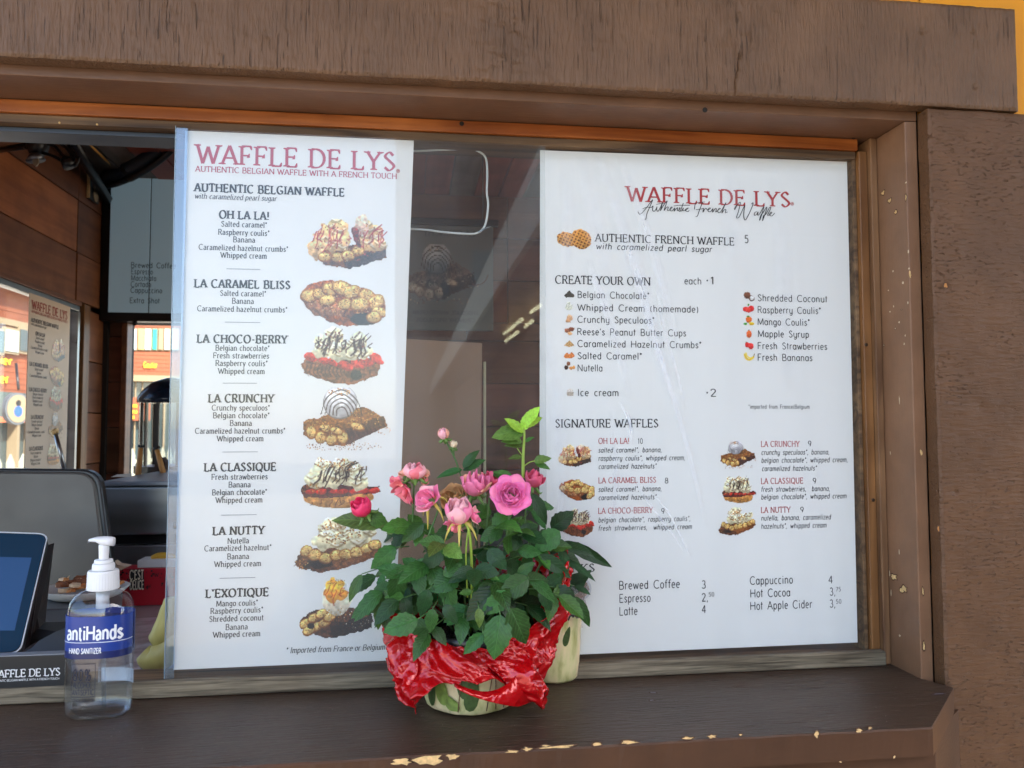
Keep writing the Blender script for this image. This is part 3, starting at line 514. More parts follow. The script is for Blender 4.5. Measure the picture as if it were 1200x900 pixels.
        if kind == 'choc': p.poly([(.02, .6), (.3, .35), (.5, .12), (.98, .55), (.9, .75), (.2, .78)], (78, 74, 66), .5, 20)
        elif kind == 'cream': B(.5, .68, .42, .25, (222, 222, 200)); B(.5, .42, .34, .22, (236, 234, 214)); B(.5, .2, .2, .16, (228, 226, 204)); p.drizzle(.5, .5, .4, .4, 5, (176, 178, 156), .03)
        elif kind == 'spec': B(.55, .4, .32, .36, (214, 166, 126), .3); B(.4, .72, .3, .2, (206, 154, 110), .3)
        elif kind == 'cups': B(.35, .5, .32, .22, (158, 98, 72), .2); B(.7, .35, .3, .2, (126, 70, 48), .2); B(.55, .75, .25, .16, (222, 168, 116), .3)
        elif kind == 'crumb': p.poly([(.03, .72), (.5, .25), (.97, .7), (.5, .85)], (208, 164, 108), .35, 30)
        elif kind == 'caramel': p.poly([(.02, .65), (.3, .3), (.5, .5), (.72, .28), (.98, .6), (.7, .8), (.2, .8)], (222, 130, 66), .35, 20)
        elif kind == 'nuts': B(.22, .62, .2, .2, (60, 38, 30)); B(.4, .3, .18, .2, (130, 76, 46)); B(.62, .66, .18, .16, (212, 140, 76)); B(.85, .6, .15, .17, (226, 150, 70))
        elif kind == 'ice': B(.5, .45, .36, .36, (206, 196, 186)); p.poly([(.12, .5), (.88, .5), (.82, .9), (.2, .9)], (190, 176, 160), .2, 20)
        elif kind == 'coconut': B(.35, .36, .32, .3, (112, 66, 44)); B(.72, .62, .26, .26, (96, 58, 42)); B(.74, .58, .2, .2, (236, 232, 226))
        elif kind == 'rasp': B(.28, .56, .26, .24, (214, 46, 44)); B(.74, .5, .26, .28, (204, 40, 40)); B(.5, .62, .26, .24, (226, 62, 54)); B(.5, .18, .1, .12, (86, 150, 60))
        elif kind == 'mango': B(.5, .38, .28, .3, (230, 110, 44)); B(.2, .75, .2, .12, (74, 150, 60)); B(.72, .72, .24, .16, (244, 196, 40)); B(.45, .12, .2, .08, (90, 130, 50))
        elif kind == 'syrup': B(.5, .5, .28, .38, (218, 100, 48)); B(.5, .9, .2, .06, (230, 206, 190)); B(.5, .1, .12, .06, (60, 60, 50))
        elif kind == 'straw': B(.3, .42, .24, .28, (206, 44, 44)); B(.64, .55, .3, .32, (216, 54, 52)); B(.2, .16, .1, .06, (80, 110, 60))
        elif kind == 'ban':
            p.curve([(.08, .3), (.2, .62), (.5, .78), (.86, .55)], .14, (238, 196, 40)); p.curve([(.2, .15), (.3, .45), (.6, .62), (.88, .5)], .1, (250, 216, 60)); p.curve([(.16, .42), (.3, .66), (.6, .72)], .02, (190, 140, 30), .7); p.curve([(.9, .44), (.97, .25)], .05, (110, 84, 34))
    return p
def finish(p):
    w = p.w; n = vnoise(p.x * w * .3, p.y * w * .3, 77); g = vnoise(p.x * 9, p.y * 9, 79)
    p.c = p.c ** 1.28
    k = (.84 + .26 * n + .12 * (g - .5))[..., None]; p.c = np.clip((p.c - .5) * 1.08 + .5, 0, 1) * k
    return p
PIC_CACHE = {}
def picture(name, kind, corners, parent, res, seed=1, lift=None, squash=None):
    """a picture as a vertex-coloured sheet; corners = 3-D TL, TR, BL"""
    key = (kind, res, seed)
    if key not in PIC_CACHE: PIC_CACHE[key] = finish(food(kind, res, seed)) if res > 30 else food(kind, res, seed)
    p = PIC_CACHE[key]; TL, TR, BL = [Vector(c) for c in corners]; w, h = p.w, p.h
    idx = -np.ones((h + 1, w + 1), int); V = []; Fc = []; cols = []
    al = p.a > .45
    # corner colours average the cells they touch
    for j in range(h):
        for i in range(w):
            if not al[j, i]: continue
            q = []
            for (a, b) in ((j, i), (j + 1, i), (j + 1, i + 1), (j, i + 1)):
                if idx[a, b] < 0: idx[a, b] = len(V); V.append(TL + (TR - TL) * (b / w) + (BL - TL) * (a / h))
                q.append(int(idx[a, b]))
            Fc.append(tuple(q)); cols.append(p.c[j, i])
    o = mesh_obj(name, V, Fc, M['print'], None); under(o, parent)
    at = o.data.color_attributes.new('print', 'FLOAT_COLOR', 'CORNER')
    c = np.array(cols); lc = np.where(c <= .04045, c / 12.92, ((c + .055) / 1.055) ** 2.4)
    arr = np.ones((len(Fc), 4, 4), np.float32); arr[:, :, :3] = lc[:, None, :]; at.data.foreach_set('color', arr.ravel())
    return o

# ------------------------------------------------------------------ the two menu boards
def sheet_from(px_corners, y, th=.0012):      # TL, TR, BR, BL in the photograph, at depth y
    c = [U(*p, y) for p in px_corners]; return c
def board_text(lines, y, pick, root, name, matr, lift=.0004):
    out = ([], [])
    for ln in lines:
        s, x0, yb, x1, cap, st, ink = ln
        if ink != pick: continue
        if name == 'title_lettering': out = ([], [])
        a = U(x0, yb, y); b = U(x1, yb, y); zc = a.z; hz = cap / F_PX * (a - CAM).dot(CF)
        put_text(out, s, a.x, b.x, zc, hz, st, lambda X_, Z_, l: (X_, y - lift - .000015 * l, Z_))
        if name == 'title_lettering': under(mesh_obj(name, out[0], out[1], matr), root)
    if name != 'title_lettering': under(mesh_obj(name, out[0], out[1], matr), root)
Bs, Bt = SERIFB, SERIFS
LEFT = [('WAFFLE DE LYS', 231, 191.3, 463, 22.5, SERIF, 'p'), ('AUTHENTIC BELGIAN WAFFLE WITH A FRENCH TOUCH', 229.3, 201, 465, 6.6, SERIFS, 'p'),
 ('AUTHENTIC BELGIAN WAFFLE', 228.2, 224.2, 403.6, 9.6, Bs, 'k'), ('with caramelized pearl sugar', 228.2, 232.6, 324, 6.2, SERIFI, 'k')]
for hd, items in (
 (('OH LA LA!', 257.2, 256, 315.4), [('Salted caramel*', 259.3, 265.5, 313), ('Raspberry coulis*', 255.8, 275, 316), ('Banana', 273.4, 283.8, 299), ('Caramelized hazelnut crumbs*', 233, 292.6, 337.8), ('Whipped cream', 258.6, 302, 312.6)]),
 (('LA CARAMEL BLISS', 228.2, 336.6, 340), [('Salted caramel*', 258, 346.6, 312), ('Banana', 272, 355.8, 297.5), ('Caramelized hazelnut crumbs*', 231.3, 364.6, 336.8)]),
 (('LA CHOCO-BERRY', 231.3, 401.5, 336.4), [('Belgian chocolate*', 252.7, 410.8, 316), ('Fresh strawberries', 250, 419.7, 315.4), ('Raspberry coulis*', 252.7, 428.7, 313.7), ('Whipped cream', 255.8, 438, 310.2)]),
 (('LA CRUNCHY', 244.6, 471.5, 320.8), [('Crunchy speculoos*', 248.3, 481, 316.3), ('Belgian chocolate*', 249.8, 490, 316), ('Banana', 269.5, 499, 295.2), ('Caramelized hazelnut crumbs*', 228.7, 508.2, 334.4), ('Whipped cream', 254.4, 517.2, 308.8)]),
 (('LA CLASSIQUE', 239.7, 552.3, 323.5), [('Fresh strawberries', 248, 562.2, 313.7), ('Banana', 268, 571.2, 293.7), ('Belgian chocolate*', 248.7, 580.3, 313), ('Whipped cream', 252.9, 589.4, 307.6)]),
 (('LA NUTTY', 249.8, 627, 309.5), [('Nutella', 266.8, 637, 291.8), ('Caramelized hazelnut*', 239.7, 646, 318.2), ('Banana', 266.5, 655.4, 291.8), ('Whipped cream', 251.4, 664.5, 306)]),
 (("L'EXOTIQUE", 241.5, 700.4, 314.8), [('Mango coulis*', 253.6, 710.6, 302.3), ('Raspberry coulis*', 246.8, 719.3, 308.4), ('Shredded coconut', 245.3, 728.7, 309), ('Banana', 264.6, 738.1, 290.3), ('Whipped cream', 249.8, 747.2, 305)])):
    LEFT.append((*hd, 9.5, Bs, 'k')); LEFT += [(*i, 6.5, SERIFS, 'k') for i in items]
LEFT.append(('* Imported from France or Belgium', 334.8, 765.5, 450.8, 6.5, SERIFI, 'k'))
RULES = [(265.5, 305, 315), (263.7, 305, 377.5), (261, 301, 449), (260.8, 302, 529.7), (259.3, 300.8, 603.7), (257.4, 299.3, 677.7)]
LPICS = [('ohlala', 359, 457, 249, 317), ('bliss', 350, 452, 323.5, 382), ('choco', 353, 451, 381, 451), ('crunchy', 350, 458, 454, 528), ('classique', 349.5, 448, 533, 599), ('nutty', 345, 452, 607, 675), ('exotique', 350, 440, 677.5, 749)]
YL = .0030
lb = thing('menu_board', 'tall narrow white menu with seven large waffle pictures, beside the open part of the window', 'menu board', U(340, 780, YL))
cs = sheet_from([(217, 151.7), (485, 164.2), (462, 773.7), (203, 785)], YL)
o = prism('sheet', cs, (0, .0012, 0), M['white_sheet']); under(o, lb)
board_text(LEFT, YL, 'p', lb, 'title_lettering', M['pink_ink']); board_text(LEFT, YL, 'k', lb, 'lettering', M['black_ink'])
def rules_obj(rules, y, root, w=.9):
    for x0, x1, yy in rules:
        V = []; Fc = []
        a = U(x0, yy, y); b = U(x1, yy, y); t = w / F_PX * .5 * .95; k = len(V)
        V += [(a.x, y - .0004, a.z - t), (b.x, y - .0004, a.z - t), (b.x, y - .0004, a.z + t), (a.x, y - .0004, a.z + t)]; Fc.append((k, k + 1, k + 2, k + 3))
        under(mesh_obj('divider_line', V, Fc, M['rule_ink']), root)
rules_obj(RULES, YL, lb, .7)
def reg_mark(x, yy, y, root, r):
    c = U(x, yy, y); out = ([], []); R_ = r / F_PX * .95
    put_text(out, 'O', c.x - R_, c.x + R_, c.z - R_, 2 * R_, dict(thick=.12, thin=.12, serif=0), lambda X_, Z_, l: (X_, y - .0004 - .000015 * l, Z_))
    put_text(out, 'R', c.x - R_ * .4, c.x + R_ * .5, c.z - R_ * .5, R_, dict(thick=.2, thin=.2, serif=0), lambda X_, Z_, l: (X_, y - .0004 - .000015 * l, Z_))
    under(mesh_obj('registered_mark', out[0], out[1], M['red_ink']), root)
reg_mark(466.5, 200.5, YL, lb, 2)
for k, (kd, x0, x1, y0, y1) in enumerate(LPICS):
    y = YL - .0004; a = U(x0, y0, y); b = U(x1, y0, y); c = U(x0, y1, y); a2 = Vector((a.x, y, a.z)); picture('waffle_picture', kd, (a2, (b.x, y, a.z), (a.x, y, c.z)), lb, 110, k + 1)

YR = .0100
rb = thing('menu_board', 'wide white price menu with small waffle and fruit pictures, next to the brown jamb', 'menu board', U(820, 760, YR))
cs = sheet_from([(633, 176), (992.5, 189.5), (1005, 752.8), (632, 769)], YR)
under(prism('sheet', cs, (0, .0012, 0), M['white_sheet']), rb)
c1, c2 = 'k', 'r'
RT = dict(thick=.115, thin=.05, serif=.09); SIG = dict(thick=.16, thin=.065, serif=.08, track=.14); SM = dict(thick=.14, thin=.075, serif=.05, track=.14)
RIGHT = [('WAFFLE DE LYS', 735.3, 236, 925.7, 18, SERIF, 'r'),
 ('AUTHENTIC FRENCH WAFFLE', 697.7, 283, 860.3, 9.2, SIG, c1), ('5', 872.3, 284.7, 877.3, 9, GEOS, c1), ('with caramelized pearl sugar', 698.3, 292, 834, 7.2, GEOI, c1),
 ('CREATE YOUR OWN', 650.7, 332.3, 762, 9.6, SIG, c1), ('each', 802, 333, 822, 8, GEOS, c1), ('•1', 827, 333, 837.5, 8.6, GEOS, c1),
 ('Ice cream', 676.7, 464, 725, 8, GEOS, c1), ('•2', 827, 464.5, 839.5, 8.6, GEOS, c1),
 ('*imported from France/Belgium', 877, 479, 948.7, 4.8, GEOS, c1), ('SIGNATURE WAFFLES', 650.7, 501, 771.3, 9.6, SIG, c1), ('DRINKS', 647, 671.3, 696.7, 9.4, SIG, c1)]
for t, x0, y, x1 in (('Belgian Chocolate*', 676.7, 349, 761), ('Whipped Cream (homemade)', 676.7, 364, 818.3), ('Crunchy Speculoos*', 676.7, 378, 767), ("Reese's Peanut Butter Cups", 676.3, 392.5, 804), ('Caramelized Hazelnut Crumbs*', 676.7, 406.5, 822), ('Salted Caramel*', 676.7, 420.7, 752.3), ('Nutella', 676.7, 435, 706),
 ('Shredded Coconut', 887.7, 352.8, 969.3), ('Raspberry Coulis*', 887.7, 366.8, 962), ('Mango Coulis*', 887.7, 380.8, 949), ('Mapple Syrup', 888, 394.9, 948), ('Fresh Strawberries', 887.7, 409, 969.3), ('Fresh Bananas', 887.7, 422.5, 952)): RIGHT.append((t, x0, y, x1, 7.8, GEOS, c1))
for t, x0, y, x1 in (('OH LA LA!', 701.3, 520, 737.3), ('LA CARAMEL BLISS', 701.3, 566.3, 768.7), ('LA CHOCO-BERRY', 701, 602, 764.7), ('LA CRUNCHY', 891.7, 523.6, 936.7), ('LA CLASSIQUE', 891.7, 567, 941), ('LA NUTTY', 891.7, 601, 926)): RIGHT.append((t, x0, y, x1, 6.6, SM, 'r'))
for t, x0, y, x1 in (('10', 747.3, 520, 753.3), ('8', 779, 566.3, 783.3), ('9', 774.7, 602, 779), ('9', 946.7, 523, 951), ('9', 952.3, 566.6, 956.7), ('9', 937.7, 600.4, 942)): RIGHT.append((t, x0, y, x1, 6.2, GEOS, c1))
for t, x0, y, x1 in (('salted caramel*, banana,', 701, 530.3, 775.3), ('raspberry coulis*, whipped cream,', 701, 539.9, 802.7), ('caramelized hazelnuts*', 701.3, 549.5, 769), ('salted caramel*, banana,', 701, 576.3, 775.3), ('caramelized hazelnuts*', 701.3, 586, 769),
 ('belgian chocolate*, raspberry coulis*,', 701, 612.3, 809), ('fresh strawberries,  whipped cream', 701, 621.9, 810.7), ('crunchy speculoos*, banana,', 892, 533, 971.7), ('belgian chocolate*, whipped cream,', 892, 542.3, 993.3), ('caramelized hazelnuts*', 892.7, 552, 956.7),
 ('fresh strawberries,  banana,', 891.7, 576.3, 972.3), ('belgian chocolate*, whipped cream', 891.7, 585.3, 991.7), ('nutella, banana, caramelized', 891.7, 610, 973.3), ('hazelnuts*, whipped cream', 891.7, 619.6, 968.3)): RIGHT.append((t, x0, y, x1, 5.8, GEOI, c1))
for t, x0, y, x1, cp in (('Brewed Coffee', 725.3, 690.7, 796.7, 9.4), ('3', 822.3, 689.5, 827.3, 9), ('Espresso', 725.7, 706, 762.3, 9.4), ('2,', 822.3, 704.5, 830, 9), ('50', 830.3, 699, 837, 4.8), ('Latte', 725.7, 721, 747, 9.4), ('4', 822.3, 718.5, 827.3, 9),
 ('Cappuccino', 878.7, 685, 929, 9.2), ('4', 970.7, 683.5, 975.7, 8.6), ('Hot Cocoa', 879, 700, 926, 9.2), ('3,', 972.3, 697.7, 979, 8.8), ('75', 979.3, 693, 985.3, 4.8), ('Hot Apple Cider', 879, 714.7, 951.7, 9.2), ('3,', 972.3, 711.7, 979, 8.8), ('50', 979.3, 707.3, 986, 4.8)): RIGHT.append((t, x0, y, x1, cp, GEOS, c1))
board_text(RIGHT, YR, 'r', rb, 'title_lettering', M['red_ink']); board_text(RIGHT, YR, 'k', rb, 'lettering', M['black_ink']); reg_mark(928.3, 239, YR, rb, 2)
# hand-written line: one running pen stroke per word, traced letter by letter in board units (crop pixels / 4.615)
SCRIPT = [[(218, 222), (232, 236), (262, 205), (292, 165), (298, 160), (286, 190), (268, 232), (262, 262), (256, 262)], [(244, 206), (270, 198), (292, 200)],
 [(292, 200), (300, 192), (298, 214), (308, 220), (318, 206), (322, 196), (320, 212), (328, 220), (340, 200), (352, 172), (346, 196), (340, 218)], [(318, 184), (334, 180), (362, 176)],
 [(340, 218), (356, 190), (376, 164), (372, 180), (360, 216), (372, 200), (382, 198), (380, 216), (392, 212), (404, 198), (396, 200), (392, 214), (404, 218), (418, 202), (414, 220), (428, 204), (434, 202), (432, 216), (440, 214), (448, 202)], [(412, 192), (440, 188), (500, 188)],
 [(446, 198), (440, 216), (448, 218), (464, 176)], [(448, 218), (456, 218), (464, 202), (462, 216), (474, 216), (490, 204), (484, 204), (474, 214), (488, 222), (496, 216)],
 [(524, 210), (530, 178), (552, 172), (580, 170)], [(568, 172), (552, 212), (540, 246), (530, 250)], [(532, 212), (560, 208), (574, 204)],
 [(574, 204), (570, 226), (582, 206), (590, 208), (596, 214), (610, 204), (602, 204), (598, 220), (612, 222), (624, 206), (622, 226), (636, 206), (642, 208), (640, 224), (652, 214), (664, 206), (656, 206), (650, 222), (664, 226), (690, 180), (694, 176), (682, 202), (672, 230), (686, 212), (694, 212), (692, 228), (704, 224)],
 [(752, 186), (740, 206), (742, 212)], [(742, 212), (760, 180), (772, 174), (762, 220), (752, 254), (766, 250), (790, 200), (796, 190), (790, 240), (798, 268), (816, 240), (838, 190), (840, 174), (832, 182)],
 [(862, 222), (850, 228), (848, 242), (860, 238), (868, 224), (866, 242), (878, 232), (898, 196), (896, 210), (880, 262), (876, 266), (884, 240), (896, 226), (912, 200), (914, 208), (896, 262), (892, 270), (898, 244), (910, 236), (930, 200), (936, 204), (920, 240), (930, 240), (942, 228), (936, 226), (930, 240), (942, 246), (958, 230)]]
out = ([], [])
for k, st in enumerate(SCRIPT):
    P3 = [(700 + x / 4.615, 200 + y / 4.615) for x, y in crv(st, 5)]
    q = [U(x, y, YR) for x, y in P3]; pts = [(v.x, v.z) for v in q]
    ribbon(out, pts, dict(thick=.0011, thin=.0006), lambda a, b, l: (a, YR - .00055 - .000015 * l, b), k)
under(mesh_obj('script_lettering', out[0], out[1], M['black_ink']), rb)
RPICS = [('waffles', 651.7, 694.5, 266, 293, 70), ('ohlala', 653, 694, 519, 549, 60), ('bliss', 655, 696.7, 560.5, 587, 60), ('choco', 658, 697, 595, 630, 60), ('crunchy', 841.5, 887, 516.5, 549, 60), ('classique', 844.5, 887, 556, 591, 60), ('nutty', 841.5, 887, 594.5, 629.5, 60)]
for k, (kd, x0, x1, y0, y1, rs) in enumerate(RPICS):
    y = YR - .0004; a = U(x0, y0, y); b = U(x1, y0, y); c = U(x0, y1, y); picture('waffle_picture', kd, ((a.x, y, a.z), (b.x, y, a.z), (a.x, y, c.z)), rb, rs, k + 1)
IC = [('choc', 667, 345, 13), ('cream', 666.5, 358.5, 12), ('spec', 667, 373.5, 11), ('cups', 667, 387.5, 13), ('crumb', 667, 402, 13), ('caramel', 667, 415.5, 14), ('nuts', 667.5, 429, 14), ('ice', 668, 459.5, 11),
 ('coconut', 877.7, 348, 14), ('rasp', 876.8, 361.5, 14), ('mango', 877.4, 376, 14), ('syrup', 877.7, 391.5, 12), ('straw', 878, 405, 12), ('ban', 878, 418, 13)]
for k, (kd, x, yy, s) in enumerate(IC):
    y = YR - .0004; a = U(x - s / 2, yy - s / 2, y); b = U(x + s / 2, yy - s / 2, y); c = U(x - s / 2, yy + s / 2, y); picture('topping_picture', kd, ((a.x, y, a.z), (b.x, y, a.z), (a.x, y, c.z)), rb, 20, k + 3)
def disc(name, c, r, y, m, root, n=28, sq=1):
    V = [(c.x, y, c.z)] + [(c.x + r * math.cos(2 * math.pi * k / n), y, c.z + r * sq * math.sin(2 * math.pi * k / n)) for k in range(n)]
    o = mesh_obj(name, V, [(0, 1 + k, 1 + (k + 1) % n) for k in range(n)], m); return under(o, root)
M['cup_white'] = mat('cup_print', (206, 208, 212), .4); M['coffee'] = mat('coffee_print', (176, 146, 128), .4)
c = U(680, 690, YR); disc('coffee_cup_picture', c, .0135, YR - .0004, M['cup_white'], rb); disc('coffee_picture', c, .0105, YR - .0006, M['coffee'], rb)
# ------------------------------------------------------------------ the kiosk: trim round the serving window
kiosk = thing('kiosk', 'brown painted timber waffle kiosk with sliding window, rough-sawn trim and deep serving shelf', 'kiosk', (0.1, 1.0, 0.0))
def K(o): return under(o, kiosk)
def K_part(o, par): o.parent = par; return o
def rough_board(name, x0, x1, z0, z1, y0, th, m, step, relief, parent=kiosk, edge=.0012, seed=1):
    nx = int((x1 - x0) / step); nz = int((z1 - z0) / step); gx, gz = np.meshgrid(np.linspace(x0, x1, nx + 1), np.linspace(z0, z1, nz + 1))
    h = relief(gx, gz)
    # rounded worn arrises
    e = np.minimum(np.minimum(gx - x0, x1 - gx), np.minimum(gz - z0, z1 - gz)); h = h - np.where(e < .004, (1 - e / .004) ** 2 * .0022, 0)
    wob = (vnoise(gx * 40, gz * 40, seed + 3) - .5) * edge * 2; wob2 = (vnoise(gx * 9, gz * 9, seed + 4) - .5) * edge
    X_ = gx + np.where((gx <= x0 + 1e-9) | (gx >= x1 - 1e-9), wob + wob2, 0); Z_ = gz + np.where((gz <= z0 + 1e-9) | (gz >= z1 - 1e-9), wob + wob2, 0)
    Y_ = y0 - h; V = np.stack([X_, Y_, Z_], -1).reshape(-1, 3).tolist(); W_ = nx + 1; Fc = []
    for j in range(nz):
        for i in range(nx): a = j * W_ + i; Fc.append((a, a + 1, a + W_ + 1, a + W_))
    ring = [i for i in range(nx + 1)] + [j * W_ + nx for j in range(1, nz + 1)] + [nz * W_ + i for i in range(nx - 1, -1, -1)] + [j * W_ for j in range(nz - 1, 0, -1)]
    b = len(V); V += [(V[r][0], y0 + th, V[r][2]) for r in ring]; n = len(ring)
    for k in range(n): Fc.append((ring[k], b + k, b + (k + 1) % n, ring[(k + 1) % n]))
    o = mesh_obj(name, V, Fc, m, None, smooth=True); o.data.set_sharp_from_angle(angle=rad(35))
    return under(o, parent)
YB = -.088
def dents(gx, gz, spots):
    d = 0
    for x, z, r, dep in spots: d = d + dep * np.exp(-((gx - x) ** 2 + (gz - z) ** 2) / (2 * r * r))
    return d
def beam_relief(gx, gz):
    s = gx + (gz - 1.9) * -.10
    saw = (vnoise(s * 210, gz * 3, 3) - .5) * .0011 + (vnoise(s * 420, gz * 10, 4) - .5) * .0007
    line = -np.clip(vnoise(s * 95, gz * 3, 6) - .80, 0, 1) * .010 * (vnoise(gx * 12, gz * 22, 7) > .3) * .6
    big = (vnoise(gx * 6, gz * 9, 8) - .5) * .0006 + (vnoise(gx * 170, gz * 170, 9) - .5) * .0007 + (vnoise(gx * 60, gz * 45, 10) - .5) * .0003
    p = U(865, 82, YB); q = U(862, 60, YB); cx = p.x + (gz - p.z) * .12 + (vnoise(gz * 140, gz * 0, 2) - .5) * .004
    crack = -.0035 * np.exp(-((gx - cx) / .0011) ** 2) * np.clip((q.z + .008 - gz) / .01, 0, 1)
    rgh = np.exp(-((gx - p.x + .005) / .02) ** 2) * (vnoise(gx * 150, gz * 90, 12) - .5) * .002
    sp = [(U(*c, YB).x, U(*c, YB).z, r, d) for c, r, d in (((1081, 71 / 2 + 0), .0028, -.003), ((1141, 36), .002, -.003), ((1143, 101), .002, -.003), ((312, 41), .003, -.002), ((259, 61), .002, -.0015))]
    kn = (vnoise(gx * 80, gz * 200, 13) - .5) * .0022 * np.exp(-((gx - U(590, 60, YB).x) / .03) ** 2)
    return saw + line + big + crack + rgh + kn + dents(gx, gz, sp)
bz0 = U(600, 97, YB).z; bz1 = U(1188, 9.5, YB).z; bx1 = U(1193, 70, YB).x
rough_board('head_board', -1.0, bx1, bz0, bz1, YB, .02, M['beam'], .0018, beam_relief, edge=.0004)
def side_relief(gx, gz):
    saw = (vnoise(gx * 14 + gz * 5, gz * 330 - gx * 60, 23) - .5) * .0006 + (vnoise(gx * 60, gz * 420, 24) - .5) * .0004
    fine = (vnoise(gx * 260, gz * 260, 29) - .5) * .0007 + (vnoise(gx * 60, gz * 50, 30) - .5) * .0009
    sp = [(U(*c, YB).x, U(*c, YB).z, r, d) for c, r, d in (((1166, 170), .0018, -.002), ((1110, 335), .003, -.0022), ((1150, 478), .0025, -.0025), ((1120, 576), .0025, -.0022), ((1105, 158), .003, .0015))]
    return saw + fine + dents(gx, gz, sp)
sx0 = U(1098, 470, YB).x; sx0 = (U(1087, 140, YB).x + U(1107, 700, YB).x) / 2
rough_board('side_board', sx0, sx0 + .17, .85, bz0 - .0035, YB, .02, M['board'], .0026, side_relief, seed=9, edge=.0005)
# casing ring behind the rough boards
YC = -.066; YT = .0
hz_face = U(300, 101, YC).z
hz0 = U(0, 85, YC).z; jx = (U(1058.5, 143, YC).x + U(1081, 794, YC).x) / 2; hz0 = (hz0 + U(1059, 143, YC).z) / 2
shz = 1.158
K(box('head_casing', -1.0, jx + .016, YC, YT + .03, hz0, hz0 + .06, M['head'], bev=.0012))
K(box('side_jamb', jx, jx + .0155, YC, YT + .03, shz - .05, hz0 - .0006, M['jamb'], bev=.0012))
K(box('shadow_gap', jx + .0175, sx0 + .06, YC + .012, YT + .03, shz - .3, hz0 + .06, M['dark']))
# orange varnished head piece, track, stop wood
oz1 = hz0 - .0008; oz0 = (U(0, 131, YT).z + U(1000, 178, YT).z) / 2
K(box('varnished_head', -1.0, U(1003, 170, YT).x, YT - .004, YT + .06, oz0, oz1, M['orange_wood'], bev=.0008))
tz = oz0 - .010
K(box('upper_track', -1.0, U(1003, 170, YT).x - .001, YT + .0, YT + .05, tz, oz0 - .0006, M['track_wood'], bev=.0006))
K(box('upper_track_lip', -1.0, U(212, 170, YT).x - .001, YT + .013, YT + .05, tz - .006, tz - .0006, M['gun'], bev=.0006))
stx0 = (U(1003.5, 180, YT).x + U(1022, 770, YT).x) / 2
K(box('stop_strip', stx0 + .0115, jx - .0006, YT - .010, YT + .05, shz + .0006, oz1, M['stop_wood'], bev=.001))
K(box('inner_stop', stx0, stx0 + .0108, YT - .003, YT + .05, shz + .004, oz0 - .0006, M['honey'], bev=.0008))
K(box('side_channel', stx0 - .005, stx0 - .0006, YT + .004, YT + .05, shz + .004, oz0 - .0006, M['track_wood'], bev=.0004))
# lower weathered track: two rails with a groove
lz = 1.180
ry = -.016
K(box('lower_rail', -1.0, stx0 + .0105, ry, YT - .004, shz + .0008, lz - .004, M['grey_wood'], bev=.0018))
K(box('lower_track', -1.0, stx0 + .0, YT - .0034, YT + .05, shz + .0008, lz - .0085, M['track_wood'], bev=.0012))
def screw(px, py, y, r, m, nm='screw'):
    c = U(px, py, y); V, Fc = lathe_data([(r, 0), (r, .0008), (r * .5, .0012)], 0, 0, 0, 10); V = [(c.x + v[0], y - v[2], c.z + v[1]) for v in V]; K(mesh_obj(nm, V, Fc, m))
M['screw'] = mat('old_screw', (70, 56, 44), .4, .8)
for px, py in ((541, 145), (1000, 161)): screw(px, py, YT - .004, .0028, M['dark'], 'plug_hole')
for px, py in ((70, 144), (114, 146)): screw(px, py, YT, .0012, M['chip'], 'screw_head')
screw(1015, 404, YT - .010, .0022, M['screw']); screw(1023, 586, YT - .010, .0022, M['screw'])
screw(826, 129, YC, .003, M['dark'], 'knot_hole')
# serving shelf with its chamfered end
SHT = [UZ(1117.5, 806, shz), UZ(1092, 851.5, shz)]
fy = SHT[1].y
pts = [(-1.0, YT + .06, shz), (jx - .0, YT + .06, shz), (jx + .001, YC + .001, shz), (SHT[0].x, SHT[0].y, shz), (SHT[1].x, fy, shz), (-1.0, fy - .0, shz)]
th = U(1092, 885, fy).z - shz
def shelf_mesh():
    # top as a fine sheet so that its worn front edge can wander a little
    n = 260; V = []; Fc = []; x0, x1 = -1.0, SHT[1].x
    top = [Vector(p) for p in pts]; front = []
    rs = random.Random(4); off = 0
    for i in range(n + 1):
        x = x1 + (x0 - x1) * i / n; off = off * .8 + rs.uniform(-.0006, .0006); front.append(Vector((x, fy + (off if 0 < i < n else 0), shz)))
    ring = top[:4] + front; m = len(ring)
    V = ring + [Vector((p.x, p.y, shz - .0016)) + Vector((0, -.0012 if k >= 4 else 0, 0)) for k, p in enumerate(ring)] + [Vector((p.x, fy - .0012 if k >= 4 else p.y, shz + th)) for k, p in enumerate(ring)]
    Fc = [tuple(range(m))]
    for a in (0, m):
        for k in range(m): Fc.append((a + k, a + m + k, a + m + (k + 1) % m, a + (k + 1) % m))
    Fc.append(tuple(range(2 * m, 3 * m))[::-1]); return V, Fc, m
V, Fc, m_ = shelf_mesh(); o = mesh_obj('serving_shelf', V, Fc, M['shelf']); o.data.materials.append(M['shelf_front'])
for k, p in enumerate(o.data.polygons): p.material_index = 0 if k == 0 or k == len(o.data.polygons) - 1 else 1
K(o)
K(box('shelf_bearer', -1.0, U(1095, 893, fy + .02).x + .0, fy + .016, fy + .05, shz - .25, shz + th - .0006, M['shelf_front'], bev=.0015))
K(prism('end_bearer', [(SHT[1].x + .001, fy + .018, .9), (sx0 + .012, YB - .002, .9), (sx0 - .05, YB - .002, .9), (SHT[1].x - .04, fy + .05, .9)], (0, 0, shz + th - .9006), M['shelf_front']))
M['chip_dark'] = mat('paint_edge_shade', (74, 48, 32), .8)  # dark rim under each flake, painting the shadow edge of the paint layers
